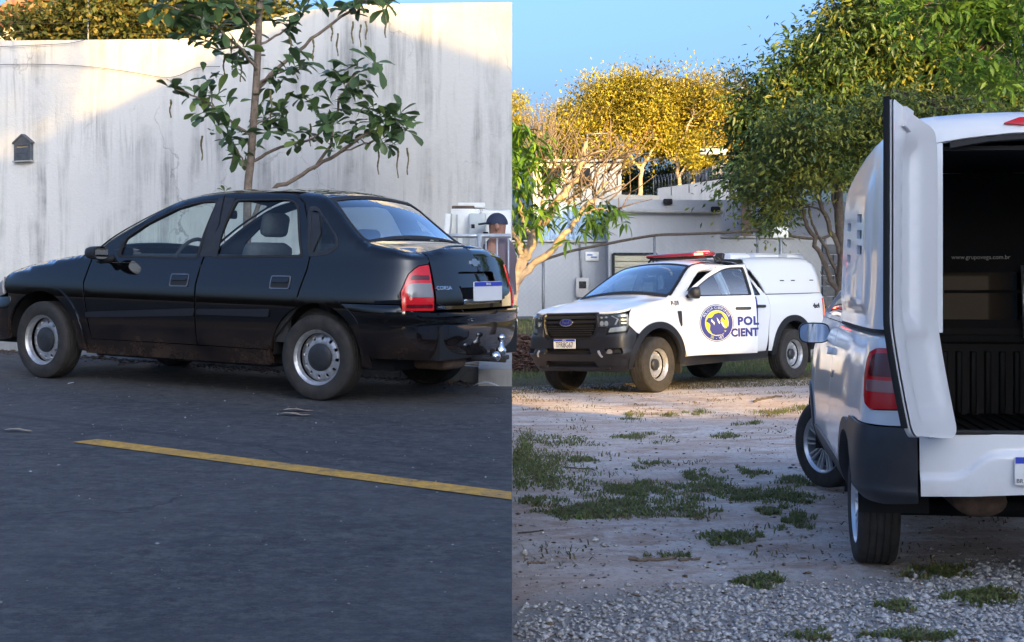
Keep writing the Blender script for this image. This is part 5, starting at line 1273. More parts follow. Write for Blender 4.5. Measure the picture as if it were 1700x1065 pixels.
# ---- discarded things and a barrier on the pavement, right end
def build_junk():
    def B(o, u0, v0, u1, v1, Y, D, name, mat, par=None, bev=.01, rz=0.0):
        a, b = at(u0, v1, Y), at(u1, v0, Y)
        return box(name, (b.x - a.x, D, b.z - a.z), ((a.x + b.x) / 2, Y + D / 2, (a.z + b.z) / 2), mat, par, bev, (0, 0, rz))
    # old refrigerator on its stand
    f = B(None, 748, 346, 796, 480, 12.55, .5, 'refrigerator', M['appliance']); tag(f, 'old white refrigerator with a rusty top behind the black saloon', 'refrigerator')
    box('rusty_top', (.2, .3, .035), (-.02, 0, .365), M['rust'], f, .01); box('top_panel', (.24, .2, .045), (.05, .02, .39), M['appliance'], f, .006)
    box('door_edge', (.018, .02, .6), (-.07, -.255, 0), M['grey_metal'], f, .004); box('handle', (.015, .03, .12), (.06, -.265, .1), M['grey_metal'], f, .004)
    p = B(None, 733, 354, 744, 480, 12.5, .05, 'board', M['appliance']); tag(p, 'narrow white board leaning beside the old refrigerator', 'board'); p.rotation_euler = (0, R(5), 0)
    box('board_edge', (.012, .055, .66), (.03, 0, 0), M['grey_metal'], p)
    c = B(None, 778, 354, 806, 470, 12.42, .3, 'metal_cabinet', M['grey_metal2']); tag(c, 'grey metal cabinet with two dark catches in front of the refrigerator', 'cabinet')
    box('catch', (.03, .01, .035), (-.035, -.154, .19), M['dark'], c, .003); box('catch', (.045, .012, .014), (.075, -.155, .135), M['dark'], c, .003); box('door_panel', (.12, .006, .5), (0, -.152, .02), M['grey_metal2'], c, .002)
    s = B(None, 800, 349, 848, 480, 12.75, .4, 'appliance_carton', M['appliance']); tag(s, 'pale carton standing behind the seated person', 'carton'); box('flap', (.25, .3, .012), (0, -.05, .35), M['appliance'], s, .002, (R(6), 0, 0))
    box('tape', (.05, .006, .6), (0, -.203, 0), M['brass'], s)
    # crowd barrier
    Y = 12.05; br = empty('crowd_barrier', at(790, 520, Y)); br.location = (0, 0, 0); tag(br, 'grey steel crowd barrier standing behind the boot of the black saloon', 'barrier')
    zt, zb = at(0, 391, Y).z, at(0, 500, Y).z; x0, x1 = at(690, 0, Y).x, at(848, 0, Y).x
    tube('top_rail', [(x0, Y, zt), (x1, Y, zt)], .019, M['galv'], br, 10); tube('bottom_rail', [(x0, Y, zb), (x1, Y, zb)], .017, M['galv'], br, 10)
    for x in np.linspace(x0 + .02, x1 - .02, 9): tube('barrier_bar', [(x, Y, zb), (x, Y, zt)], .008, M['galv'], br, 6)
    for x in (at(796, 0, Y).x, x0 + .03):
        g = float(side_z(0, 1.0)); tube('post', [(x, Y - .02, g + .0), (x, Y - .02, zt + .01)], .02, M['galv'], br, 10); box('foot', (.05, .4, .02), (x, Y, g + .02), M['galv'], br, .005)
M['appliance'] = simple('appliance', (.66, .66, .62), .5, var=.12, vscale=6)
M['grey_metal'] = simple('grey_metal', (.35, .38, .38), .5); M['grey_metal2'] = simple('grey_metal2', (.40, .43, .43), .5, var=.1, vscale=5); M['galv'] = simple('galv', (.42, .44, .46), .45, metal=.4, var=.2, vscale=20)
build_junk()
def build_person():
    Y = 12.25; c = at(826, 383, Y); g = 1.30
    p = empty('person', (c.x, Y, g)); tag(p, 'person in a dark cap sitting behind the steel barrier, back turned', 'person')
    hz = c.z - g           # neck height above the pavement
    J = {'pel': (0, 0, .14), 'sp': (.0, .01, .34), 'ch': (0, .02, hz - .18), 'nk': (0, .015, hz - .03), 'hd': (0, .0, hz + .045), 'tp': (0, -.005, hz + .10),
         'sl': (-.03, -.16, hz - .13), 'el': (-.10, -.2, hz - .36), 'wl': (-.30, -.14, .3), 'sr': (-.02, .18, hz - .13), 'er': (-.10, .22, hz - .36), 'wr': (-.30, .16, .3),
         'hl': (-.03, -.09, .13), 'kl': (-.4, -.12, .42), 'al': (-.46, -.12, .06), 'tl': (-.58, -.13, .04), 'hr': (-.03, .09, .13), 'kr': (-.4, .14, .42), 'ar': (-.46, .14, .06), 'tr': (-.58, .15, .04)}
    Ed = [('pel', 'sp'), ('sp', 'ch'), ('ch', 'nk'), ('nk', 'hd'), ('hd', 'tp'), ('ch', 'sl'), ('sl', 'el'), ('el', 'wl'), ('ch', 'sr'), ('sr', 'er'), ('er', 'wr'), ('pel', 'hl'), ('hl', 'kl'), ('kl', 'al'), ('al', 'tl'), ('pel', 'hr'), ('hr', 'kr'), ('kr', 'ar'), ('ar', 'tr')]
    rad = dict(pel=.13, sp=.12, ch=.125, nk=.055, hd=.085, tp=.07, sl=.06, el=.045, wl=.035, sr=.06, er=.045, wr=.035, hl=.085, kl=.06, al=.045, tl=.035, hr=.085, kr=.06, ar=.045, tr=.035)
    keys = list(J); me = bpy.data.meshes.new('body'); me.from_pydata([J[k] for k in keys], [(keys.index(a), keys.index(b)) for a, b in Ed], []); o = link('body', me, M['skin'], p)
    bm = bmesh.new(); bm.from_mesh(me); L = bm.verts.layers.skin.verify(); bm.verts.ensure_lookup_table()
    for i, k in enumerate(keys): bm.verts[i][L].radius = (rad[k], rad[k]); bm.verts[i][L].use_root = (i == 0)
    bm.to_mesh(me); bm.free()
    o.modifiers.new('skin', 'SKIN'); o.modifiers.new('sub', 'SUBSURF').levels = 2; o.modifiers['sub'].render_levels = 2
    # cap, shirt, ears
    V = []; Fc = []; n = 20; m = 8
    for i in range(m + 1):
        a = math.pi / 2 * i / m
        for k in range(n):
            b_ = 2 * math.pi * k / n; V.append((.094 * math.cos(a) * math.cos(b_) - .005, .082 * math.cos(a) * math.sin(b_), hz + .055 + .10 * math.sin(a)))
    for i in range(m):
        for k in range(n): k2 = (k + 1) % n; Fc.append((i * n + k, i * n + k2, (i + 1) * n + k2, (i + 1) * n + k))
    cap = mesh('cap', V, Fc, M['cap'], p, True); box('peak', (.09, .13, .012), (-.12, 0, hz + .062), M['cap'], cap, .005, (0, R(-8), 0))
    for s in (1, -1): mesh_ball('ear', (-.005, s * .085, hz + .03), .022, M['skin'], p, 1.4)
    rings = [[(r_ * 1.0 * math.cos(a) + x0, r2 * math.sin(a), z) for a in np.linspace(0, 2 * math.pi, 20, endpoint=False)] for z, r_, r2, x0 in ((.08, .16, .19, 0), (.3, .15, .18, 0), (hz - .25, .155, .20, .01), (hz - .12, .13, .19, .01), (hz - .06, .08, .09, .01))]
    loft('shirt', rings, M['shirt'], p)
M['skin'] = simple('skin', (.30, .15, .10), .6); M['cap'] = simple('cap', (.018, .026, .055), .8); M['shirt'] = simple('shirt', (.13, .10, .12), .9)
build_person()

# ================================================================ beyond the lot: walls, houses, fence
def quad_wall(name, u0, u1, vt0, vt1, Y, zb, mat, th=.2, label=None, cat='wall'):
    """upright wall slab facing the camera, top edge from (u0,vt0) to (u1,vt1)"""
    a, b = at(u0, vt0, Y), at(u1, vt1, Y); V = []
    for y in (Y, Y + th): V += [(a.x, y, zb), (b.x, y, zb), (b.x, y, b.z), (a.x, y, a.z)]
    o = mesh(name, V, [(0, 1, 2, 3), (7, 6, 5, 4), (3, 2, 6, 7), (0, 3, 7, 4), (1, 5, 6, 2), (0, 4, 5, 1)], mat)
    if label: tag(o, label, cat)
    return o
def build_back():
    zb = .3
    # low boundary wall on the left
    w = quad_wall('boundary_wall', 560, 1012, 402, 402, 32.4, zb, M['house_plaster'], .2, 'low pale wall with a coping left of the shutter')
    a, b = at(560, 402, 32.4), at(1012, 402, 32.4); box('coping', (b.x - a.x, .3, .05), ((a.x + b.x) / 2, 32.48, a.z + .026), M['concrete'], w, .008)
    # meter box and conduit on it
    c = at(967, 477, 32.3); mb = box('meter_box', (.30, .14, .44), (c.x, 32.32, c.z), M['grey_plaster'], None, .02); tag(mb, 'small grey electricity meter box on the low pale wall', 'meter box')
    box('meter_window', (.16, .02, .16), (0, -.075, .06), M['dark'], mb, .004)
    tube('conduit', [(-.02, .03, .2), (-.03, .03, .5), (-.05, .03, .98)], .022, M['metal_grey'], mb, 8); tube('conduit', [(.02, .0, -.2), (.0, .02, -.42)], .03, M['metal_grey'], mb, 8)
    c = at(983, 425, 32.35); sg = box('house_number', (.3, .02, .2), (c.x, 32.37, c.z), M['decal_white'], None, .004); tag(sg, 'faded blue and white number sign on the low pale wall', 'sign')
    for dx, dz, w_ in ((-.05, .03, .12), (.04, -.02, .14)): box('sign_mark', (w_, .006, .03), (dx, -.012, dz), M['sign_blue'], sg, .002)
    # corrugated blue sheets above the low wall: separate sheets
    sh_ = empty('sheet_fence'); tag(sh_, 'pale blue corrugated metal sheets above the low wall', 'fence')
    Y = 32.9
    for i in range(4):
        u0, u1 = 888 + i * 31, 888 + (i + 1) * 31 - 1; p, q = at(u0, 402, Y), at(u1, 340, Y); n = 17; V = []; Fc = []
        for k in range(n):
            x = p.x + (q.x - p.x) * k / (n - 1); y = Y + .025 * math.cos(k * math.pi / 2); V += [(x, y, p.z - .1), (x, y, q.z + .02 * math.sin(i * 2.1))]
        for k in range(n - 1): Fc.append((2 * k, 2 * k + 2, 2 * k + 3, 2 * k + 1))
        mesh('metal_sheet', V, Fc, M['blue_sheet'], sh_, True)
    p = at(948, 402, Y - .06); box('fence_post', (.07, .05, 1.3), (p.x, Y - .06, p.z + .2), M['blue_sheet'], sh_)
    # main block with parapet and shutter
    hs = empty('flat_roofed_house'); tag(hs, 'flat roofed pale house with a roller shutter behind the pickup', 'house')
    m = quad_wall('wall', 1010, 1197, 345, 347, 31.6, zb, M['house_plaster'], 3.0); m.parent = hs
    a, b = at(1008, 330, 31.5), at(1199, 332, 31.5)
    V = []
    for y in (31.5, 31.9):
        for u, v in ((1008, 348), (1199, 350), (1199, 332), (1008, 330)): q = at(u, v, 31.5); V.append((q.x, y, q.z))
    mesh('parapet', V, [(0, 1, 2, 3), (7, 6, 5, 4), (3, 2, 6, 7), (0, 3, 7, 4), (1, 5, 6, 2), (0, 4, 5, 1)], M['house_plaster'], hs)
    tube('cornice', [at(1008, 350, 31.44), at(1200, 352, 31.44)], .035, M['concrete'], hs, 6)
    for u, v in ((1109, 334), (1188, 347)): q = at(u, v, 31.4); lm = box('wall_lamp', (.20, .12, .12), (q.x, 31.42, q.z), M['dark'], hs, .03)
    # shutter of separate slats in a dark frame
    fr = Multi(); Y = 31.56
    p, q = at(1018, 500, Y), at(1090, 421, Y)
    for x in (p.x, q.x): fr.box((.06, .06, q.z - p.z), (x, Y, (p.z + q.z) / 2))
    fr.box((q.x - p.x, .06, .05), ((p.x + q.x) / 2, Y, q.z)); f = fr.build('shutter', M['dark'], hs)
    z = q.z - .04
    while z > p.z:
        box('slat', (q.x - p.x - .07, .03, .125), ((p.x + q.x) / 2, Y + .0, z - .065), M['beige_slat'], f, .01); z -= .135
    # recessed right-hand wing and its lower front wall
    rw = empty('side_wing'); tag(rw, 'recessed pale house wing with a brown pilaster right of the parapet', 'house')
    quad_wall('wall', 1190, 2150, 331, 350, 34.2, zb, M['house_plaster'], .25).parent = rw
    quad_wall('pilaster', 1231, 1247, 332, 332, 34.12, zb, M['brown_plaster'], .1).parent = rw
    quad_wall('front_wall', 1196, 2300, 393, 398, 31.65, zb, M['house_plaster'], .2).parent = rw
    a, b = at(1196, 393, 31.6), at(1320, 394, 31.6); tube('ledge', [a, b], .03, M['concrete'], rw, 6)
    # upper building with sloping wall and coiled wire
    up = empty('upper_house'); tag(up, 'grey upper house with a sloping wall top and coiled security wire', 'house')
    quad_wall('wall', 1092, 1260, 312, 288, 40.0, 1.0, M['grey_plaster'], .25).parent = up
    a, b = at(1085, 304, 40.0), at(1262, 279, 40.0); pts = []; n = 620
    for i in range(n + 1):
        t = i / n; c = a.lerp(b, t); an = t * 2 * math.pi * 34; pts.append((c.x, c.y + .16 * math.cos(an), c.z + .17 * math.sin(an) + .03))
    tube('coiled_wire', pts, .008, M['metal_grey'], up, 4)
    for dz in (0, .18): tube('wire', [a + Vector((0, 0, dz - .1)), b + Vector((0, 0, dz - .1))], .007, M['wire'], up, 4)
    for i in range(7):
        c = a.lerp(b, i / 6); tube('wire_bracket', [(c.x, c.y, c.z - .4), (c.x, c.y, c.z + .2)], .014, M['metal_grey'], up, 5)
    V = []
    for (u, v, Y) in ((1182, 275, 43), (1262, 258, 43), (1262, 284, 43), (1182, 290, 43)): V.append(at(u, v, Y))
    V += [Vector((p.x, p.y + 4, p.z)) for p in V]; mesh('roof', V, [(3, 2, 1, 0), (4, 5, 6, 7), (0, 1, 5, 4), (1, 2, 6, 5), (2, 3, 7, 6), (3, 0, 4, 7)], M['roof_grey'], up)
    tk = at(1190, 252, 43); tube('vent_pipe', [(tk.x - .5, 43, tk.z), (tk.x + .3, 43, tk.z)], .10, M['decal_white'], up, 10)
    # sunlit house far left behind the twigs
    fh = empty('far_house'); tag(fh, 'sunlit pale house behind the bare twigs', 'house')
    quad_wall('wall', 885, 1032, 268, 266, 43.5, 1.0, M['cream_plaster'], 3.0).parent = fh
    q = at(1046, 322, 38); quad_wall('low_wall', 1000, 1095, 322, 324, 38, 1.0, M['cream_plaster'], .3).parent = fh
    V = [at(880, 268, 43.4), at(1036, 266, 43.4)]; box('eave', (V[1].x - V[0].x, .4, .07), ((V[0].x + V[1].x) / 2, 43.5, V[0].z + .03), M['concrete'], fh)
    for u in (915, 965): c = at(u, 292, 43.4); wdw = box('window', (.55, .06, .5), (c.x, 43.47, c.z), M['dark'], fh, .01); box('frame', (.6, .04, .05), (0, -.02, -.27), M['concrete'], wdw)
    # tv aerial
    c = at(975, 222, 46); ae = tube('aerial_mast', [(c.x, 46, 3.0), (c.x, 46, c.z)], .028, M['metal_grey'], None, 6); tag(ae, 'thin aerial mast in front of the yellow tree', 'aerial')
    tube('aerial_arm', [(c.x - .05, 46, c.z), (c.x + .65, 46, c.z + .02)], .025, M['metal_grey'], ae, 6)
    # dark block wall, block by block
    bw = empty('block_wall'); tag(bw, 'dark grey concrete block wall beside the right tree', 'wall')
    Y = 27.2; o = at(1366, 405, Y); z0 = float(lot_z(o.x, Y)) - .1; r = 0; z = o.z - .19; me = None
    while z > z0 - .15:
        x = o.x + (.2 if r % 2 else 0) - .0
        if r % 2: 
            h = box('block', (.185, .16, .185), (o.x + .095, Y + .08, z + .095), M['block'], bw, .008)
        for k in range(5):
            if me is None: b_ = box('block', (.388, .16, .185), (0, 0, 0), M['block'], bw, .008); me = b_.data
            else: b_ = link('block', me, None, bw)
            b_.location = (x + .197 + .4 * k, Y + .08 + random.uniform(-.006, .006), z + .095)
        z -= .197; r += 1
    # wire fence with posts and a wavy top rail
    fe = empty('wire_fence'); tag(fe, 'wire mesh fence with thin posts and a drooping top rail', 'fence')
    Y = 29.3; rail = [(842, 442), (880, 438), (912, 428), (950, 416), (1000, 406), (1040, 398), (1090, 390), (1140, 388), (1200, 386), (1250, 383), (1290, 387), (1330, 394), (1362, 395), (1380, 390), (1402, 385)]
    P = [at(u, v, Y) for u, v in crom(rail, 5)]; tube('top_rail', P, .032, M['bark_dark'], fe, 6)
    for u, v in ((902, 431), (1087, 391), (1258, 384), (1297, 360), (1371, 391)):
        p = at(u, v, Y); tube('fence_post', [(p.x, Y + .03, float(lot_z(p.x, Y)) - .1), (p.x, Y + .03, p.z)], .045 if u == 1297 else .03, M['metal_grey'], fe, 8)
    c = at(1295, 385, Y - .02); box('fence_sign', (.32, .015, .22), (c.x, Y - .05, c.z), M['decal_white'], fe, .003)
    Mw = Multi(); xa, xb = at(850, 0, Y).x, at(1400, 0, Y).x; rx = [p.x for p in P]; rz = [p.z for p in P]
    for s in (1, -1):
        x = xa - 2
        while x < xb + 2:
            p0, p1 = None, None; pts = []
            for k in range(13):
                zz = .75 + k * .18; xx = x + s * k * .18
                if xa < xx < xb and zz < np.interp(xx, rx, rz): pts.append((xx, Y + .01 * s, zz))
            if len(pts) > 1: Mw.add(*tube_data([pts[0], pts[-1]], .0010, 3, False))
            x += .11
    o = Mw.build('wire_mesh', M['metal_grey'], fe); tag(o, kind='stuff')
    # far kerb, street strip and concrete rail at the left
    st = mesh('far_street', [(-20, 29.9, .78), (20, 29.9, .78), (20, 31.4, .80), (-20, 31.4, .80)], [(0, 1, 2, 3)], M['far_asphalt']); tag(st, kind='structure')
    kb = empty('far_kerb'); tag(kb, kind='structure')
    for i in range(14):
        x = -1.2 + i * .8; y = 26.2; z = float(lot_z(x + .4, y)); box('kerb_stone', (.78, .16, .26), (x + .4, y, z + .06), M['kerb'], kb, .015)
M['blue_sheet'] = simple('blue_sheet', (.30, .42, .56), .5, var=.12, vscale=3); M['sign_blue'] = simple('sign_blue', (.06, .13, .42), .6)
M['beige_slat'] = simple('beige_slat', (.40, .37, .27), .6, var=.1, vscale=4); M['brown_plaster'] = simple('brown_plaster', (.30, .20, .13), .9, var=.25, vscale=6)
M['roof_grey'] = simple('roof_grey', (.13, .135, .15), .8, var=.2, vscale=3); M['block'] = simple('block', (.085, .088, .095), .95, var=.3, vscale=9, bmp=.5, bscale=50); M['far_asphalt'] = simple('far_asphalt', (.09, .088, .085), .9, var=.25, vscale=3)
build_back()

# ---- behind the street wall: roof corner, climbing plant's house
def build_street_house():
    h = empty('tiled_house'); tag(h, 'cream house with an orange tiled gable behind the white wall', 'house')
    Y = 21.0; zt = lambda u, v: at(u, v, Y)
    a, b, c, d = zt(-260, 140), zt(120, 140), zt(120, 2), zt(-260, 150)
    V = [];
    for y in (Y, Y + 5):
        for u, v in ((-400, 200), (150, 200), (150, -18), (-400, 200 - 20)): q = at(u, v, Y); V.append((q.x, y, q.z))
    mesh('wall', V, [(0, 1, 2, 3), (7, 6, 5, 4), (3, 2, 6, 7), (0, 3, 7, 4), (1, 5, 6, 2), (0, 4, 5, 1)], M['cream_plaster'], h)
    p0, p1 = at(-420, 212, Y - .35), at(190, -46, Y - .35); e = (p1 - p0).normalized(); n = Vector((-e.z, 0, e.x))
    rf = Multi(); L = (p1 - p0).length
    V = [p0, p1, p1 + n * .10, p0 + n * .10]; V += [Vector((q.x, q.y + 5.5, q.z)) for q in V]
    r = mesh('roof', V, [(0, 1, 2, 3), (7, 6, 5, 4), (3, 2, 6, 7), (0, 3, 7, 4), (1, 5, 6, 2), (0, 4, 5, 1)], M['tile'], h)
    k = 0
    while k * .22 < L:
        q = p0 + e * (k * .22 + .11) + n * .12
        tube('roof_tile', [q - e * .12 + Vector((0, -.02, .0)), q + e * .12 + Vector((0, -.02, .03))], .075, M['tile'], r, 8); k += 1
M['tile'] = simple('tile', (.36, .15, .075), .85, var=.3, vscale=8)
build_street_house()

# ================================================================ trees and plants
def leaf_mesh(name, L, W, kind, mat):
    """one leaf along +x, folded on the midrib; obovate, lance or oval"""
    if kind == 'obovate': pr = [(0, .04), (.2, .18), (.45, .66), (.7, 1.0), (.88, .84), (1.0, .12)]
    elif kind == 'lance': pr = [(0, .08), (.15, .6), (.4, 1.0), (.7, .7), (1.0, .03)]
    else: pr = [(0, .05), (.25, .8), (.5, 1.0), (.8, .6), (1.0, .04)]
    V = []; Fc = []
    for t, w in pr:
        droop = -.26 * L * t * t; V += [(t * L, -w * W / 2, .16 * w * W + droop), (t * L, 0, droop), (t * L, w * W / 2, .16 * w * W + droop)]
    for i in range(len(pr) - 1):
        k = i * 3; Fc += [(k, k + 3, k + 4, k + 1), (k + 1, k + 4, k + 5, k + 2)]
    me = bpy.data.meshes.new(name); me.from_pydata(V, [], Fc); me.polygons.foreach_set('use_smooth', [True] * len(Fc)); me.materials.append(mat); return me
def rot_to(d, roll):
    x = Vector(d).normalized(); up = Vector((0, 0, 1)); y = up.cross(x)
    y = y.normalized() if y.length > 1e-4 else Vector((0, 1, 0)); z = x.cross(y)
    m = Matrix(((x.x, y.x, z.x), (x.y, y.y, z.y), (x.z, y.z, z.z))); return m @ Matrix.Rotation(roll, 3, 'X')
class Foliage:
    """leaves of one tree: the first 300 as parts, the rest one mesh"""
    def __init__(s, metas, parent, limit=300): s.metas = metas; s.parent = parent; s.items = []; s.limit = limit
    def add(s, p, d, size=1.0, roll=None, k=None):
        s.items.append((Vector(p), Vector(d), size, random.uniform(-.6, .6) if roll is None else roll, random.randrange(len(s.metas)) if k is None else k))
    def build(s):
        random.shuffle(s.items)
        for p, d, sz, ro, k in s.items[:s.limit]:
            o = bpy.data.objects.new('leaf', s.metas[k]); COL.objects.link(o); o.parent = s.parent
            o.matrix_basis = Matrix.Translation(p) @ rot_to(d, ro).to_4x4() @ Matrix.Scale(sz, 4)
        rest = s.items[s.limit:]
        if rest:
            for k in range(len(s.metas)):
                base = np.array([v.co[:] for v in s.metas[k].vertices]); fc = np.array([list(p.vertices) for p in s.metas[k].polygons]); V = []; Fc = []
                for i, (p, d, sz, ro, kk) in enumerate([r for r in rest if r[4] == k]):
                    R3 = np.array(rot_to(d, ro)) * sz; Fc.append(fc + len(V) * len(base)); V.append(base @ R3.T + np.array(p))
                if V: tag(fast_mesh('foliage', np.vstack(V), np.vstack(Fc), s.metas[k].materials[0], s.parent, True), kind='stuff')
def limb(name, pts, r0, r1, mat, parent, seg=8, n=5, wob=.0):
    P = crom(pts, n); k = len(P)
    if wob: P = [Vector(p) + Vector((random.gauss(0, wob), random.gauss(0, wob), random.gauss(0, wob))) if 0 < i < k - 1 else Vector(p) for i, p in enumerate(P)]
    return tube(name, P, [r0 + (r1 - r0) * i / (k - 1) for i in range(k)], mat, parent, seg)

M['almond_leaf'] = [leaf_mat('almond_leaf', [c, c], .38, .32) for c in ((.085, .14, .05), (.11, .175, .058), (.065, .11, .045), (.16, .22, .06))]
M['dry_leaf'] = simple('dry_leaf', (.23, .13, .07), .8); M['catkin'] = simple('catkin', (.15, .12, .055), .9, var=.4, vscale=40)
def build_street_tree():
    Y = 12.75; A = lambda u, v, dy=0.0: at(u, v, Y + dy)
    t = empty('street_tree'); tag(t, 'young street tree with large glossy leaves and hanging catkins behind the black saloon', 'tree')
    g = float(side_z(2.2, .9))
    b0 = A(411, 330); tr = limb('trunk', [(b0.x - .01, Y, g - .05), b0, A(416, 270), A(421, 200), A(427, 110), A(430, 30), A(434, -60), A(440, -160)], .038, .026, M['bark'], t, 10)
    BR = [([A(405, 395), A(440, 325), A(500, 290), A(560, 255), A(610, 222), A(655, 205, .1)], .024), ([A(520, 280), A(548, 240), A(556, 190), A(572, 150), A(590, 122)], .016), ([A(560, 255), A(600, 240), A(632, 232)], .010),
          ([A(416, 268), A(465, 245), A(520, 228, -.2), A(545, 205, -.3)], .016), ([A(425, 150), A(470, 105, .2), A(530, 55, .3), A(590, 12, .35), A(640, -25, .4)], .020), ([A(430, 140), A(470, 118), A(500, 112, -.2)], .010),
          ([A(420, 228), A(392, 208), A(358, 180, -.1), A(325, 160, -.2), A(288, 145, -.25)], .014), ([A(358, 180, -.1), A(350, 160, -.1), A(350, 130, -.1)], .008), ([A(427, 120), A(400, 82, -.2), A(365, 50, -.3), A(315, 22, -.4), A(260, 5, -.4)], .016),
          ([A(429, 75), A(465, 55, .1), A(498, 28, .15), A(520, -10, .2)], .012), ([A(415, 285), A(400, 262), A(384, 232, -.1)], .010), ([A(422, 210), A(445, 195), A(468, 190)], .010), ([A(430, 60), A(405, 30, -.1), A(385, -10, -.1)], .012), ([A(395, 78, -.2), A(350, 78, -.35), A(310, 60, -.4)], .010)]
    for pts, r in BR: limb('branch', pts, r, r * .45, M['bark'], t, 7, 5, .006)
    metas = [leaf_mesh('leaf', .195, .092, 'obovate', m) for m in M['almond_leaf']]; fo = Foliage(metas, t, 300)
    # rosettes: (u, v, depth, leaves, size)
    CL = [(288, 145, -.25, 9, 1), (318, 162, -.2, 6, .8), (348, 128, -.1, 8, .9), (352, 160, -.1, 8, 1), (335, 190, -.1, 7, .9), (372, 178, -.1, 7, .9), (384, 228, -.1, 9, 1), (360, 212, -.2, 7, .9), (400, 258, 0, 8, .8), (410, 232, .1, 7, .9),
          (442, 192, .1, 10, 1), (468, 186, 0, 9, 1), (445, 215, -.1, 8, .9), (430, 170, .1, 8, .9), (470, 215, 0, 7, .9), (500, 112, -.2, 8, 1), (478, 118, -.1, 8, 1), (455, 130, 0, 7, .9), (490, 75, .2, 7, 1), (470, 40, .1, 8, 1), (500, 22, .15, 10, 1.1), (520, -6, .2, 9, 1),
          (545, 205, -.3, 9, 1), (515, 222, -.2, 8, .9), (525, 190, -.1, 7, .9), (505, 165, 0, 8, 1), (495, 238, -.1, 7, .8), (552, 175, 0, 9, 1), (572, 145, 0, 10, 1.1), (548, 130, .1, 8, 1), (592, 120, 0, 8, 1), (618, 108, -.1, 8, 1), (600, 142, .1, 8, 1), (560, 118, 0, 7, .9), (585, 165, .2, 8, 1),
          (590, 205, -.1, 9, 1), (612, 190, 0, 8, 1), (575, 225, 0, 7, .9), (555, 245, -.1, 6, .9), (632, 232, 0, 9, 1), (622, 212, .1, 8, 1), (655, 202, .1, 11, 1.05), (672, 215, .1, 8, 1), (660, 190, .1, 8, 1), (640, 196, 0, 8, 1), (640, 240, -.1, 6, .9),
          (600, 4, .3, 12, 1.1), (625, -4, .4, 12, 1.1), (640, 8, .4, 9, 1), (580, 14, .3, 8, 1),
          (400, 80, -.2, 9, 1), (370, 48, -.3, 10, 1.1), (340, 30, -.3, 10, 1.1), (310, 22, -.4, 10, 1.1), (280, 12, -.4, 10, 1.1), (258, 6, -.4, 8, 1), (345, 70, -.35, 8, 1), (310, 58, -.4, 9, 1), (330, 50, -.4, 9, 1), (385, 20, -.1, 10, 1.1), (360, 5, -.2, 10, 1.1), (410, 45, .1, 9, 1), (400, 10, 0, 9, 1.1), (440, 10, .1, 9, 1), (300, -8, -.3, 9, 1.1), (335, 0, -.3, 9, 1.1), (420, 100, .1, 7, .9), (380, 92, -.2, 7, .9), (390, 110, -.1, 6, .9)]
    for u, v, dy, n, sz in CL:
        n = int(n * 1.25); c = A(u, v, dy); ax = Vector((random.gauss(0, .4), random.gauss(-.2, .4), random.uniform(.2, 1))).normalized(); a0 = random.uniform(0, 6.28)
        p, q = ax.orthogonal().normalized(), None; q = ax.cross(p)
        for k in range(n):
            a = a0 + 2.4 * k; el = random.uniform(-.25, .75); d = (p * math.cos(a) + q * math.sin(a)) * math.cos(el) + ax * math.sin(el)
            fo.add(c + Vector((random.gauss(0, .025), random.gauss(0, .05), random.gauss(0, .025))), d, sz * random.uniform(.65, 1.12), k=random.choices(range(4), (4, 3, 4, 1.2))[0])
    fo.build()
    for u, v, L in ((283, 165, .16), (335, 225, .22), (372, 92, .2), (385, 60, .3), (400, 98, .2), (628, 248, .22), (660, 245, .27), (677, 245, .24), (450, 150, .25), (515, 205, .2), (551, 40, .15), (560, 55, .2), (585, 35, .2), (598, 40, .2), (608, 35, .16), (640, 25, .2), (482, 60, .18), (520, 60, .22)):
        p = A(u, v, random.uniform(-.15, .15)); P = [(p.x + .006 * math.sin(k * .5 + u), p.y, p.z - L * k / 15) for k in range(16)]
        V, Fc = tube_data(P, [random.uniform(.007, .013) * (1 - .03 * k) for k in range(16)], 5); mesh('catkin', V, Fc, M['catkin'], t)
    dl = leaf_mesh('dry_leaf', .13, .06, 'obovate', M['dry_leaf']); o = bpy.data.objects.new('leaf', dl); COL.objects.link(o); o.parent = t; o.matrix_basis = Matrix.Translation(A(386, 252)) @ rot_to((.1, 0, -1), .3).to_4x4()
    # sprout on the pavement side
    sp = empty('weed'); tag(sp, 'small leafy shoot showing above the roof of the black saloon', 'plant'); b = at(373, 318, 12.2)
    limb('stem', [(b.x, 12.2, float(side_z(2.5, .5))), b], .006, .003, M['bark'], sp, 5)
    for k in range(7):
        a = k * .9; o = bpy.data.objects.new('leaf', metas[3]); COL.objects.link(o); o.parent = sp; o.matrix_basis = Matrix.Translation(b) @ rot_to((math.cos(a), .3 * math.sin(a), .7), .3).to_4x4() @ Matrix.Scale(.35, 4)
build_street_tree()

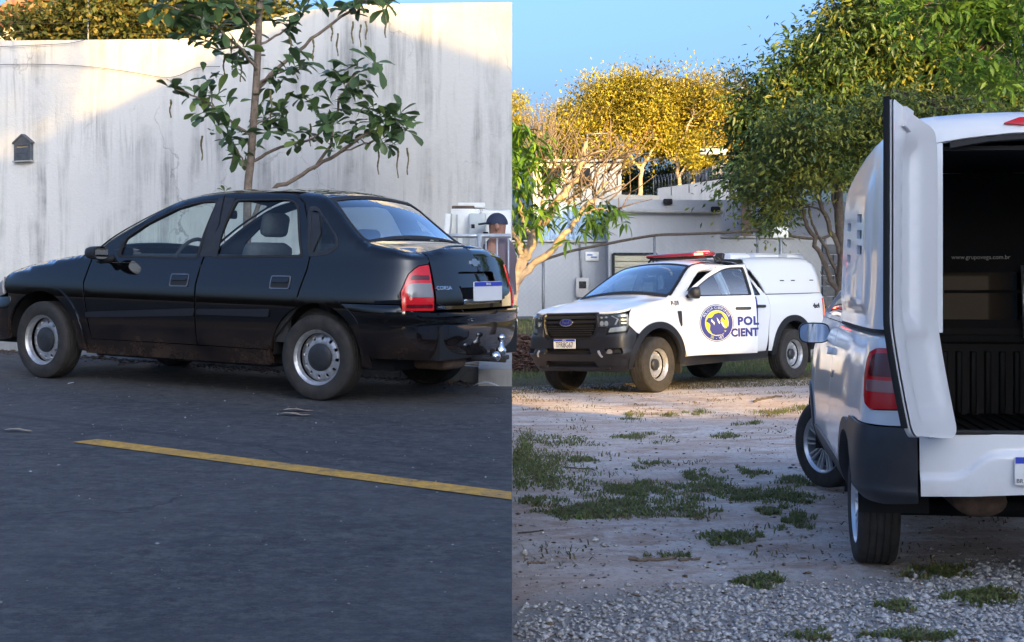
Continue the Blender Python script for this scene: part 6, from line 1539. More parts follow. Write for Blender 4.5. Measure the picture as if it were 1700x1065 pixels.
def crown_mesh(name, blobs, leaf, mats, parent, seed=1, up=.3, per=34, sig=.18, fold=.25, aspect=.42, droop=0.0, flat=.55):
    """blobs: (centre, (rx,ry,rz), n_clumps, surface bias). Leaves are folded diamonds gathered in flattened clumps; mats: (material, share) per clump"""
    g = np.random.default_rng(seed); C = []
    if not isinstance(mats, (list, tuple)): mats = [(mats, 1.0)]
    for c, r, n, sb in blobs:
        d = g.normal(size=(n, 3)); d /= np.linalg.norm(d, axis=1, keepdims=True); rad = g.random(n) ** (1 / (3 + sb * 6)); C.append(np.array(c) + d * rad[:, None] * np.array(r) * (1 + g.normal(0, .16, n))[:, None])
    C = np.vstack(C); share = np.array([w for _, w in mats]); pick = g.choice(len(mats), len(C), p=share / share.sum()); out = None
    for mi, (mat, _) in enumerate(mats):
        K = C[pick == mi]
        if not len(K): continue
        n = len(K) * per; sg = sig * g.lognormal(0, .35, len(K)); ax = g.normal(size=(len(K), 3)) * .35 + np.array([0, 0, 1.0]); ax /= np.linalg.norm(ax, axis=1, keepdims=True)
        q = g.normal(size=(n, 3)) * np.repeat(sg, per)[:, None]; A = np.repeat(ax, per, 0); q -= A * (np.sum(q * A, 1) * (1 - flat))[:, None]
        P = np.repeat(K, per, 0) + q
        D = q / np.maximum(np.linalg.norm(q, axis=1, keepdims=True), 1e-6) + g.normal(size=(n, 3)) * .8; D[:, 2] -= droop; D /= np.linalg.norm(D, axis=1, keepdims=True)
        N = g.normal(size=(n, 3)) * .7 + np.array([0, -.2, up * 3]); S = np.cross(N, D); S /= np.maximum(np.linalg.norm(S, axis=1, keepdims=True), 1e-6); N = np.cross(D, S)
        L = leaf * g.uniform(.6, 1.3, n)[:, None]; W = L * aspect
        V = np.stack([P, P + D * L * .5 + S * W * .5 + N * W * fold, P + D * L, P + D * L * .5 - S * W * .5 + N * W * fold], 1).reshape(-1, 3); k = np.arange(n)[:, None] * 4
        Fc = np.concatenate([k + np.array([[0, 1, 2]]), k + np.array([[0, 2, 3]])], 0); out = fast_mesh(name, V, Fc, mat, parent); tag(out, kind='stuff')
    return out, C
def twigs(parent, root, C, n, r, mat, seed=3):
    """thin twigs from limbs to clumps, one part"""
    g = random.Random(seed); Mt = Multi(); C = list(C); g.shuffle(C)
    for c in C[:n]:
        c = Vector(c); b = min(root, key=lambda q: (Vector(q) - c).length); b = Vector(b); mid = b.lerp(c, .5) + Vector((g.gauss(0, .1), g.gauss(0, .1), g.gauss(0, .1)))
        Mt.tube([b, mid, c], [r, r * .7, r * .3], 4)
    return tag(Mt.build('twigs', mat, parent, True), kind='stuff')
M['leaf_mango'] = [leaf_mat('leaf_mango', [c, c], .4, .3) for c in ((.13, .26, .025), (.08, .18, .022), (.19, .32, .035), (.045, .10, .022))]
M['leaf_yellow'] = leaf_mat('leaf_yellow', [(.36, .30, .03), (.44, .37, .035), (.30, .26, .03)], .6, .35)
M['leaf_olive'] = leaf_mat('leaf_olive', [(.16, .13, .02), (.11, .10, .02), (.20, .15, .025)], .6, .3)
M['leaf_amber'] = leaf_mat('leaf_amber', [(.34, .18, .03), (.26, .15, .03)], .6, .3)
M['leaf_dark'] = leaf_mat('leaf_dark', [(.028, .055, .016), (.040, .072, .018), (.022, .044, .014)], .4, .25)
M['leaf_green'] = leaf_mat('leaf_green', [(.06, .11, .022), (.085, .14, .026), (.05, .09, .02)], .4, .3)
M['leaf_mid'] = leaf_mat('leaf_mid', [(.075, .11, .022), (.055, .085, .018), (.10, .13, .025)], .5, .35)
M['leaf_lime'] = leaf_mat('leaf_lime', [(.20, .20, .03), (.16, .19, .03), (.25, .23, .035)], .5, .4)
M['leaf_bright'] = leaf_mat('leaf_bright', [(.13, .24, .028), (.08, .17, .025), (.18, .28, .035)], .45, .4)
M['leaf_vine'] = leaf_mat('leaf_vine', [(.07, .10, .025), (.12, .13, .03), (.05, .075, .022), (.24, .19, .045), (.17, .15, .035)], .5, .3)
YEL = [(M['leaf_yellow'], .66), (M['leaf_olive'], .29), (M['leaf_amber'], .05)]; DRK = [(M['leaf_dark'], .42), (M['leaf_green'], .46), (M['leaf_lime'], .12)]; MID = [(M['leaf_mid'], .56), (M['leaf_dark'], .12), (M['leaf_lime'], .32)]

def build_mango():
    Y = 19.0; A = lambda u, v, dy=0.0: at(u, v, Y + dy); t = empty('mango_tree'); tag(t, 'forked pale-barked tree with long drooping green leaves at the edge of the lot', 'tree')
    b = A(838, 560); g = float(lot_z(b.x, Y))
    limb('trunk', [(b.x - .1, Y, g - .1), A(842, 540), A(850, 480), A(866, 430)], .12, .085, M['bark_pale'], t, 10)
    BR = [([A(866, 430), A(890, 385), A(920, 345), A(945, 312), A(965, 275), A(972, 235)], .068), ([A(852, 475), A(885, 440), A(925, 405), A(950, 372), A(985, 330), A(1010, 300)], .055), ([A(866, 430), A(862, 405), A(852, 385), A(845, 360)], .045), ([A(884, 395), A(866, 360), A(862, 330), A(860, 270)], .035),
          ([A(905, 362), A(900, 335), A(895, 300), A(890, 250)], .026), ([A(925, 405), A(938, 395), A(942, 380)], .028), ([A(945, 312), A(930, 280), A(915, 250)], .018), ([A(985, 330), A(1020, 312), A(1036, 305)], .016), ([A(960, 360), A(990, 345), A(1010, 350)], .014), ([A(965, 275), A(985, 255), A(1005, 250)], .014), ([A(930, 335), A(955, 325), A(985, 300), A(1000, 270)], .014)]
    for p, r in BR: limb('branch', p, r, r * .4, M['bark_pale'], t, 8, 5, .015)
    g_ = random.Random(5); tw = Multi()
    for _ in range(120):      # bare twigs
        u, v = g_.uniform(900, 1035), g_.uniform(255, 350); p = A(u, v, g_.uniform(-.4, .4)); q = p + Vector((g_.uniform(-.3, .5), g_.gauss(0, .2), g_.uniform(.1, .6))); tw.tube([p, p.lerp(q, .5) + Vector((g_.gauss(0, .04), 0, g_.gauss(0, .04))), q], [.012, .008, .004], 4)
    tag(tw.build('twigs', M['bark'], t, True), kind='stuff')
    metas = [leaf_mesh('leaf', .23, .052, 'lance', m) for m in M['leaf_mango']]; fo = Foliage(metas, t, 300)
    CL = [(868, 215, 3), (880, 228, 3), (862, 240, 3), (893, 248, 3), (875, 262, 3), (900, 275, 3), (860, 280, 3), (882, 290, 3), (904, 300, 2), (868, 312, 3), (892, 322, 2), (858, 335, 3), (878, 345, 2), (902, 345, 2), (864, 365, 2), (886, 368, 2), (855, 392, 2), (918, 352, 1), (906, 362, 1), (852, 215, 3), (852, 255, 3), (852, 300, 3), (856, 350, 2), (845, 230, 3), (848, 270, 3),
          (985, 345, 3), (1000, 352, 3), (1012, 365, 3), (995, 372, 3), (975, 362, 3), (1022, 345, 2), (985, 378, 2), (1030, 360, 2), (925, 365, 1), (944, 345, 1), (940, 398, .7), (962, 300, .7), (1000, 300, .7), (935, 262, .7), (968, 345, 1), (985, 318, .6), (900, 232, 1), (905, 258, 1)]
    for u, v, w in CL:
        for j in range(2):
            c = A(u, v, random.uniform(-.6, .6)) + Vector((random.gauss(0, .07), 0, random.gauss(0, .06))); n = int(6 * w) if u < 950 else int(4 * w)
            for k in range(n):
                a = 2.4 * k + random.random(); d = Vector((math.cos(a), math.sin(a), random.uniform(-1.3, .25)))
                fo.add(c + Vector((random.gauss(0, .03), random.gauss(0, .03), random.gauss(0, .03))), d, random.uniform(.6, 1.1), k=random.choices(range(4), (3, 3, 2, 2) if u < 950 else (1, 3, .5, 4))[0])
    fo.build()
build_mango()

def build_yellow():
    Y = 52.0; A = lambda u, v, dy=0.0: at(u, v, Y + dy); t = empty('yellow_tree'); tag(t, 'broad tree with sunlit golden foliage beyond the houses', 'tree'); k = Y / F_PX
    bl = []
    for u, v, ru, rv, n in ((960, 215, 45, 55, 60), (1010, 180, 50, 45, 80), (1070, 175, 60, 42, 90), (1120, 190, 55, 50, 80), (1175, 200, 48, 55, 80), (1205, 225, 26, 45, 40), (1040, 230, 60, 30, 44), (1105, 232, 50, 26, 34), (950, 255, 48, 35, 40), (1170, 255, 40, 30, 34), (1000, 265, 45, 20, 18), (925, 235, 22, 35, 20), (1140, 155, 25, 20, 18), (1185, 160, 25, 22, 20), (1020, 150, 35, 16, 16)):
        bl.append((tuple(A(u, v, random.uniform(-1, 1))), (ru * k, 1.4, rv * k), int(n * .95), .7))
    cr, C = crown_mesh('crown', bl, .135, YEL, t, 21, .4, 130, .30, flat=.6)
    lm = []
    for pts, r in (([A(1058, 340), A(1062, 290), A(1075, 262), A(1090, 235)], .11), ([A(1120, 345), A(1122, 300), A(1118, 265), A(1130, 230), A(1145, 200)], .11), ([A(1120, 300), A(1140, 275), A(1165, 250)], .07), ([A(1062, 290), A(1045, 265), A(1020, 235), A(990, 205)], .07), ([A(1118, 270), A(1095, 250), A(1075, 215)], .06), ([A(1135, 315), A(1160, 295), A(1185, 285)], .05)):
        pts = [Vector(p) + Vector((0, -.9, 0)) for p in pts]; limb('branch', pts, r * .85, r * .3, M['bark_pale'], t, 7, 5, .03); lm += [Vector(p) for p in crom(pts, 4)]
    limb('trunk', [(A(1090, 400).x, Y - 1.5, .5), A(1085, 370, -1.5), A(1058, 338, -1.5)], .2, .12, M['bark_pale'], t, 9); limb('trunk', [(A(1100, 400).x, Y - 1.5, .5), A(1112, 370, -1.5), A(1120, 343, -1.5)], .2, .12, M['bark_pale'], t, 9)
    twigs(t, lm, C, 120, .03, M['bark_pale'])
    # dark understorey
    ut = empty('shrub_belt'); tag(ut, 'dark shrubs growing under the golden tree', 'shrub')
    crown_mesh('crown', [(tuple(at(u, v, 56)), (32 * 56 / F_PX, 1, 24 * 56 / F_PX), 34, .3) for u, v in ((1040, 298), (1075, 306), (1110, 303), (1150, 298), (1185, 285), (1010, 318))], .16, M['leaf_dark'], ut, 8, .3, 50, .24)
    limb('stem', [at(1080, 360, 56), at(1085, 310, 56)], .06, .03, M['bark'], ut)
    # thin, nearly bare tree at the left
    bt = empty('bare_tree'); tag(bt, 'thin bare tree with fine upright twigs beside the golden tree', 'tree'); Y2 = 48.0; root = [at(895, 330, Y2), at(890, 260, Y2)]
    limb('trunk', [(root[0].x, Y2, .8), root[0], root[1]], .09, .05, M['bark'], bt); g = random.Random(2); tw = Multi()
    for _ in range(150):
        p = root[1].lerp(root[0], g.random() * .6); q = at(g.gauss(892, 26), g.uniform(160, 240), Y2 + g.gauss(0, .6)); m = p.lerp(q, .5) + Vector((g.gauss(0, .15), g.gauss(0, .15), -.1)); tw.tube([p, m, q], [.022, .015, .006], 4)
    tag(tw.build('twigs', M['bark'], bt, True), kind='stuff')
    crown_mesh('crown', [(tuple(at(893, 225, Y2)), (.7, .6, .8), 26, 0)], .10, M['leaf_yellow'], bt, 9, .4, 12, .2)
    yt = empty('small_golden_tree'); tag(yt, 'small golden tree at the left edge of the lot view behind the drooping leaves', 'tree'); crown_mesh('crown', [(tuple(at(850, 185, 50)), (.55, .8, .7), 60, .4), (tuple(at(838, 240, 50)), (.8, .8, 1.0), 60, .4)], .13, M['leaf_yellow'], yt, 10, .4, 40, .2); limb('trunk', [(at(842, 0, 50).x, 50, .5), at(842, 250, 50)], .12, .06, M['bark'], yt)
build_yellow()

def build_right_trees():
    Y = 22.5; A = lambda u, v, dy=0.0: at(u, v, Y + dy); t = empty('multi_stem_tree'); tag(t, 'multi-stemmed tree with small leaves behind the white utility pickup', 'tree'); k = Y / F_PX
    lm = []
    base = A(1396, 520); g = float(lot_z(base.x, Y))
    limb('trunk', [(base.x, Y, g - .1), A(1396, 510), A(1398, 470), A(1400, 420), A(1394, 370), A(1392, 320), A(1395, 260)], .12, .055, M['bark_dark'], t, 10)
    for pts, r in (([A(1396, 500), A(1370, 440), A(1345, 385), A(1328, 345), A(1310, 300)], .050), ([A(1398, 470), A(1368, 410), A(1352, 380), A(1340, 340)], .034), ([A(1399, 430), A(1375, 370), A(1358, 320), A(1345, 270), A(1335, 220)], .045), ([A(1400, 420), A(1408, 370), A(1415, 310), A(1425, 240)], .05), ([A(1394, 360), A(1380, 320), A(1372, 270)], .03), ([A(1362, 350), A(1335, 340), A(1320, 335)], .016), ([A(1392, 320), A(1420, 280), A(1450, 220), A(1480, 150)], .04), ([A(1400, 480), A(1375, 470), A(1362, 450)], .014), ([A(1330, 350), A(1300, 320), A(1275, 300)], .016)):
        limb('branch', pts, r, r * .45, M['bark_dark'], t, 7, 5, .02); lm += [Vector(p) for p in crom(pts, 4)]
    bl = [(tuple(A(u, v, dy)), (ru * k, .9, rv * k), n, .35) for u, v, ru, rv, n, dy in ((1300, 300, 60, 55, 44, 0), (1265, 325, 35, 45, 20, 0), (1345, 270, 70, 60, 56, -.3), (1400, 260, 60, 60, 46, 0), (1330, 215, 60, 40, 50, -.4), (1440, 220, 70, 60, 50, 0), (1285, 360, 25, 22, 9, 0), (1255, 300, 25, 30, 9, 0), (1500, 200, 80, 40, 50, 0), (1560, 210, 90, 40, 60, 0), (1640, 200, 90, 40, 60, 0))]
    cr, C = crown_mesh('crown', bl, .095, MID, t, 31, .3, 52, .15, droop=.5); twigs(t, lm, C, 160, .012, M['bark_dark'])
    # the big dark tree further back
    d = empty('big_dark_tree'); tag(d, 'large dark green tree filling the upper right above the white utility pickup', 'tree'); Y = 29.0; k = Y / F_PX
    bl = [(tuple(at(u, v, Y + dy)), (ru * k, 1.3, rv * k), int(n * .72), .5) for u, v, ru, rv, n, dy in ((1270, 240, 45, 75, 90, 0), (1310, 180, 65, 65, 120, 0), (1360, 130, 70, 60, 120, 0), (1300, 270, 40, 40, 30, .5), (1430, 100, 90, 80, 170, 0), (1500, 50, 100, 80, 170, 0), (1480, 160, 110, 70, 160, .5), (1600, 60, 110, 90, 190, 0), (1620, 160, 120, 70, 150, .5), (1700, 80, 100, 110, 160, 0), (1560, -30, 130, 60, 110, 0), (1440, 30, 60, 50, 80, 0), (1360, 220, 80, 70, 90, .8), (1440, 240, 80, 60, 80, .8), (1560, 235, 110, 45, 80, .8), (1680, 230, 80, 40, 60, .8), (1245, 205, 20, 20, 14, 0), (1237, 285, 18, 35, 16, 0))]
    cr, C = crown_mesh('crown', bl, .17, DRK, d, 41, .3, 60, .24, aspect=.32, droop=.8)
    b = at(1520, 400, Y); limb('trunk', [(b.x, Y, .5), at(1515, 330, Y), at(1505, 240, Y), at(1500, 120, Y)], .28, .12, M['bark_dark'], d, 10); lm = [at(1505, 240, Y), at(1500, 120, Y), at(1510, 180, Y), at(1400, 180, Y), at(1330, 220, Y), at(1620, 140, Y)]
    for q in ((1330, 220), (1400, 140), (1450, 60), (1620, 140), (1600, 40), (1290, 250)): limb('branch', [at(1508, 270, Y), at((1508 + q[0]) / 2, (250 + q[1]) / 2 + 15, Y), at(q[0], q[1], Y)], .1, .03, M['bark_dark'], d, 7)
    twigs(d, lm, C, 90, .02, M['bark_dark'])
    sp = Multi(); gg = random.Random(4)
    for u0, v0, u1, v1, n in ((1400, 75, 1380, 5, 14), (1250, 170, 1215, 110, 10), (1260, 200, 1205, 135, 8)):     # sprays above the crown
        for _ in range(n):
            p = at(u0 + gg.gauss(0, 14), v0 + gg.gauss(0, 8), Y); q = at(u1 + gg.gauss(0, 14), v1 + gg.gauss(0, 14), Y); sp.tube([p, p.lerp(q, .5) + Vector((gg.gauss(0, .08), 0, 0)), q], [.012, .009, .005], 4)
    tag(sp.build('twigs', M['bark_dark'], d, True), kind='stuff')
    crown_mesh('crown', [(tuple(at(1385, 40, Y)), (.28, .3, .5), 20, 0), (tuple(at(1225, 140, Y)), (.25, .3, .4), 18, 0)], .09, M['leaf_dark'], d, 43, .3, 14, .12)
    # nearer tree reaching in at the top right with star-like leaf bunches
    n_ = empty('bright_leaf_tree'); tag(n_, 'bright green leaf bunches hanging in at the top right corner', 'tree'); Y = 15.5; k = Y / F_PX
    bl = [(tuple(at(u, v, Y + random.uniform(-.5, .5))), (r * k, .35, r * k * .7), m, 0) for u, v, r, m in ((1570, 20, 40, 12), (1620, 15, 45, 16), (1660, 60, 40, 14), (1690, 30, 40, 14), (1600, 110, 30, 7), (1650, 130, 25, 8), (1690, 110, 30, 8), (1540, 60, 30, 7), (1628, 128, 22, 7), (1560, -20, 60, 14), (1660, -25, 60, 16), (1500, 15, 30, 6), (1695, 145, 18, 5))]
    cr, C = crown_mesh('crown', bl, .125, M['leaf_bright'], n_, 51, .5, 26, .085, aspect=.36, droop=.2)
    b = at(1900, 0, Y); limb('trunk', [(b.x, Y, -.1), (b.x, Y, 2.5), (b.x - .3, Y, 4.6)], .2, .13, M['bark'], n_, 10)
    lm = []
    for q in ((1570, 0), (1640, 70), (1690, 120), (1500, -10)): limb('branch', [(b.x - .2, Y, 4.2), at(1760, -10 + q[1] * .4, Y), at(q[0], q[1], Y)], .06, .015, M['bark'], n_, 7); lm += [at(q[0], q[1], Y), at(1760, -10 + q[1] * .4, Y)]
    twigs(n_, lm, C, 60, .01, M['bark'])
build_right_trees()

def build_vine():
    t = empty('climbing_hedge'); tag(t, 'leafy climbing hedge showing above the left end of the white wall', 'hedge'); Y = 17.6; k = Y / F_PX
    bl = [(tuple(at(u, v, Y + random.uniform(-.2, .5))), (ru * k, .5, rv * k), n, .3) for u, v, ru, rv, n in ((50, 52, 28, 22, 24), (98, 46, 30, 24, 36), (140, 30, 40, 35, 50), (195, 22, 45, 38, 60), (250, 22, 50, 38, 60), (300, 25, 45, 38, 50), (350, 40, 50, 30, 40), (120, 60, 60, 14, 24), (230, 60, 80, 14, 30), (400, 40, 60, 26, 40), (440, 25, 50, 20, 26))]
    crown_mesh('crown', bl, .085, M['leaf_vine'], t, 61, .3, 48, .14, aspect=.6)
    for u in (80, 170, 260, 350): p = at(u, 120, Y); limb('stem', [(p.x, Y, 1.2), (p.x + .1, Y, p.z), at(u + 10, 30, Y)], .03, .015, M['bark'], t, 6)
    p = at(147, 60, 17.0); q = at(146, -30, 17.0); f = tube('wire_post', [(p.x, 17.0, 3.3), q], .012, M['metal_grey'], None, 6); tag(f, 'thin wire post standing above the left end of the white wall', 'post')
    for i, v in enumerate((55, 38, 18)): tube('post_wire', [at(-60, v + 1, 17.0), at(147, v, 17.0), at(420, v + 2, 17.0)], .003, M['wire'], f, 4)
build_vine()

# ================================================================ ground cover and litter
M['grass'] = leaf_mat('grass', [(.14, .19, .055), (.18, .23, .07), (.11, .155, .05), (.28, .26, .12), (.16, .20, .065)], .6, .45)
M['dry_grass'] = leaf_mat('dry_grass', [(.20, .15, .07), (.12, .11, .04), (.25, .19, .10), (.09, .10, .035)], .7, .3)
def blades(P, h, spread, mat, name, label, seed):
    g = np.random.default_rng(seed); n = len(P); P = np.asarray(P, float)
    a = g.uniform(0, 2 * np.pi, n); lean = g.uniform(.15, 1.0, n) * spread; hh = h * g.uniform(.45, 1.25, n); w = .0035 + .003 * g.random(n)
    d = np.c_[np.cos(a), np.sin(a), 0 * a]; s = np.c_[-np.sin(a), np.cos(a), 0 * a]
    m = P + d * (lean * hh * .35)[:, None] + np.c_[0 * a, 0 * a, hh * .62]; t = P + d * (lean * hh)[:, None] + np.c_[0 * a, 0 * a, hh * (1 - .35 * lean)]
    V = np.stack([P - s * w[:, None], P + s * w[:, None], m + s * w[:, None] * .8, m - s * w[:, None] * .8, t], 1).reshape(-1, 3); k = np.arange(n)[:, None] * 5
    Fc = np.concatenate([k + np.array([[0, 1, 2]]), k + np.array([[0, 2, 3]]), k + np.array([[3, 2, 4]])], 0)
    o = fast_mesh(name, V, Fc, mat); tag(o, label, 'grass', kind='stuff'); return o
def build_grass():
    g = np.random.default_rng(5); P = []; Dr = []
    PT = [(890, 778, 62, 30, 2600), (872, 748, 26, 24, 900), (915, 800, 60, 14, 700), (1062, 812, 50, 14, 1500), (1040, 842, 85, 14, 2000), (960, 852, 60, 11, 1100), (882, 833, 25, 7, 350), (1152, 788, 28, 9, 450), (1172, 812, 45, 12, 1000), (1250, 785, 20, 6, 250), (1240, 826, 48, 11, 900), (1300, 822, 58, 10, 1000), (1322, 800, 36, 7, 450), (1150, 850, 50, 9, 500),
          (1216, 894, 44, 9, 800), (1252, 968, 36, 9, 800), (1322, 866, 28, 12, 650), (1272, 850, 25, 7, 350), (1062, 724, 40, 7, 450), (1045, 692, 20, 4, 200), (1200, 724, 25, 5, 250), (1290, 687, 50, 7, 550), (1335, 680, 18, 6, 200), (1240, 704, 30, 4, 200), (1560, 952, 46, 9, 800), (1625, 992, 52, 11, 1100), (1490, 1008, 28, 7, 350), (1502, 1058, 60, 8, 600), (1340, 1060, 30, 6, 200), (960, 762, 35, 6, 350), (1160, 685, 26, 4, 200), (1080, 772, 22, 5, 180), (1100, 690, 30, 4, 160), (1350, 745, 20, 8, 200), (1120, 925, 30, 5, 120), (930, 735, 60, 8, 400)]
    for u, v, ru, rv, n in PT:
        k = 7 + int(n / 45); cu, cv = g.normal(u, ru * .55, k), g.normal(v, rv * .55, k)
        i = g.integers(0, k, n); uu = cu[i] + g.normal(0, ru * .15, n); vv = cv[i] + g.normal(0, rv * .15, n)
        for a, b in zip(uu, vv):
            if a < 852 or b < 640: continue
            y = 1.45 * F_PX / (b - HORIZON); x = (a - CX) / F_PX * y; q = (x, y, float(lot_z(x, y)) - .004)
            (Dr if g.random() < .30 else P).append(q)
    blades(P, .042, 1.5, M['grass'], 'grass', 'short green grass growing in tufts on the dirt lot', 1); 
    # bank behind the pickup and the dry margin in front of it
    n = 16000; X = g.uniform(.0, 8.5, n); Y = g.uniform(24.2, 29.6, n); blades(np.c_[X, Y, lot_z(X, Y)], .10, .8, M['grass'], 'bank_grass', 'green grass on the low bank behind the pickup', 2)
    n = 9000; X = g.uniform(.0, 7.5, n); Y = 20.2 + np.abs(g.normal(0, 1.6, n)); k = Y < 24.5; X, Y = X[k], Y[k]; Dr += [tuple(p) for p in np.c_[X, Y, lot_z(X, Y)]]
    cx_, cy_ = g.uniform(.0, 6, 150), 7.5 + 12.5 * g.random(150); i_ = g.integers(0, 150, 2600); X = cx_[i_] + g.normal(0, .09, 2600); Y = cy_[i_] + g.normal(0, .12, 2600); Dr += [tuple(p) for p in np.c_[X, Y, lot_z(X, Y)]]
    blades(Dr, .038, 2.0, M['dry_grass'], 'dry_grass', 'thin dry grass scattered over the dirt lot', 3)
build_grass()
M['gravel'] = leaf_mat('gravel', [(.30, .295, .29), (.44, .435, .43), (.20, .195, .19), (.54, .53, .52), (.34, .30, .27)], .9, 0.0, .2)
M['bits'] = leaf_mat('bits', [(.09, .055, .035), (.14, .09, .055), (.055, .04, .03), (.22, .15, .10)], .9, 0.0, .2)
def stones(name, X, Y, Z, size, mat, label, cat, seed, flat=.7):
    g = np.random.default_rng(seed); n = len(X)
    base = np.array([(0, 0, 1), (.9, 0, .2), (.28, .86, .15), (-.73, .53, .25), (-.73, -.53, .1), (.28, -.86, .2), (0, 0, -.6)]); fc = []
    for i in range(5): j = (i + 1) % 5; fc += [(0, 1 + i, 1 + j), (6, 1 + j, 1 + i)]
    fc = np.array(fc); s = size * g.lognormal(0, .38, n); a = g.uniform(0, 2 * np.pi, n); st = g.uniform(.6, 1.4, (n, 1, 2))
    B = base[None] * (1 + g.normal(0, .16, (n, 7, 3))); B[:, :, :2] *= st; B[:, :, 2] *= flat; c, q = np.cos(a)[:, None], np.sin(a)[:, None]
    x = B[:, :, 0] * c - B[:, :, 1] * q; y = B[:, :, 0] * q + B[:, :, 1] * c
    V = np.stack([x * s[:, None] + X[:, None], y * s[:, None] + Y[:, None], B[:, :, 2] * s[:, None] + Z[:, None] + s[:, None] * .25], -1).reshape(-1, 3)
    Fc = (np.arange(n)[:, None, None] * 7 + fc[None]).reshape(-1, 3)
    return tag(fast_mesh(name, V, Fc, mat), label, cat, kind='stuff')
def build_gravel():
    g = np.random.default_rng(9); n = 26000; X = g.uniform(.01, 3.2, n); Y = g.uniform(5.3, 8.8, n)
    e = Y - .34 * X + .35 * np.sin(X * 4 + 1) * .4; k = g.random(n) < np.clip((6.75 - e) * 2.0, .035, 1); X, Y = X[k], Y[k]
    stones('gravel', X, Y, lot_z(X, Y), .0095, M['gravel'], 'bluish grey crushed gravel at the front of the lot', 'gravel', 1)
    n = 3600; X = g.uniform(.01, 6.5, n); Y = 5.6 + 15 * g.random(n) ** 1.7; k = X < Y * .37; X, Y = X[k], Y[k]
    stones('ground_litter', X, Y, lot_z(X, Y), .0085, M['bits'], 'small brown chips, twigs and leaf bits strewn on the dirt', 'litter', 2, .45)
    # litter in the street gutter
    n = 1500; s = g.uniform(-.4, 6.5, n); t = -np.abs(g.normal(0, .16, n)); P = np.array([street(a, b) for a, b in zip(s, t)]); k = P[:, 0] < -.01; P = P[k]
    stones('gutter_litter', P[:, 0], P[:, 1], road_z(P[:, 0], P[:, 1]), .012, M['bits'], 'dry leaf litter along the kerb under the black saloon', 'litter', 3, .4)
    n = 500; X = g.uniform(-4, 0, n); Y = g.uniform(4, 11, n); k = X > -Y * .36; X, Y = X[k], Y[k]
    stones('road_grit', X, Y, road_z(X, Y), .0035, M['gravel'], 'fine pale grit scattered over the asphalt', 'grit', 4, .6)
    # heap of raked leaves at the left by the pickup
    c = lot_hit(862, 622); n = 5200; r = np.sqrt(g.random(n)); a = g.uniform(0, 2 * np.pi, n); X = c.x + .1 + r * np.cos(a) * .95; Y = c.y + .9 + r * np.sin(a) * .7; Z = lot_z(X, Y) + .50 * (1 - r ** 2) * g.uniform(.75, 1, n)
    k = X > -1.2
    stones('leaf_heap', X[k], Y[k], Z[k], .028, M['heap'], 'heap of raked reddish brown leaves beside the pickup', 'leaf heap', 5, .5)
    V = [(c.x + .1, c.y + .9, float(lot_z(c.x, c.y + .9)) + .44)]; nn = 24
    for q in range(1, 5):
        for k in range(nn): rr = q / 4; an = 2 * math.pi * k / nn; xx, yy = c.x + .1 + rr * .95 * math.cos(an), c.y + .9 + rr * .7 * math.sin(an); V.append((xx, yy, float(lot_z(xx, yy)) + .44 * (1 - rr ** 2) - .01))
    Fc = [(0, 1 + k, 1 + (k + 1) % nn) for k in range(nn)] + [(1 + q * nn + k, 1 + (q + 1) * nn + k, 1 + (q + 1) * nn + (k + 1) % nn, 1 + q * nn + (k + 1) % nn) for q in range(3) for k in range(nn)]
    tag(mesh('leaf_mound', V, Fc, M['heap_core'], None, True), 'packed core of the brown leaf heap beside the pickup', 'leaf heap', kind='stuff')
M['heap'] = leaf_mat('heap', [(.10, .055, .045), (.15, .085, .065), (.06, .035, .03), (.19, .12, .09)], .9, 0.0, .2); M['heap_core'] = simple('heap_core', (.05, .03, .025), .95, var=.3, vscale=12)
build_gravel()
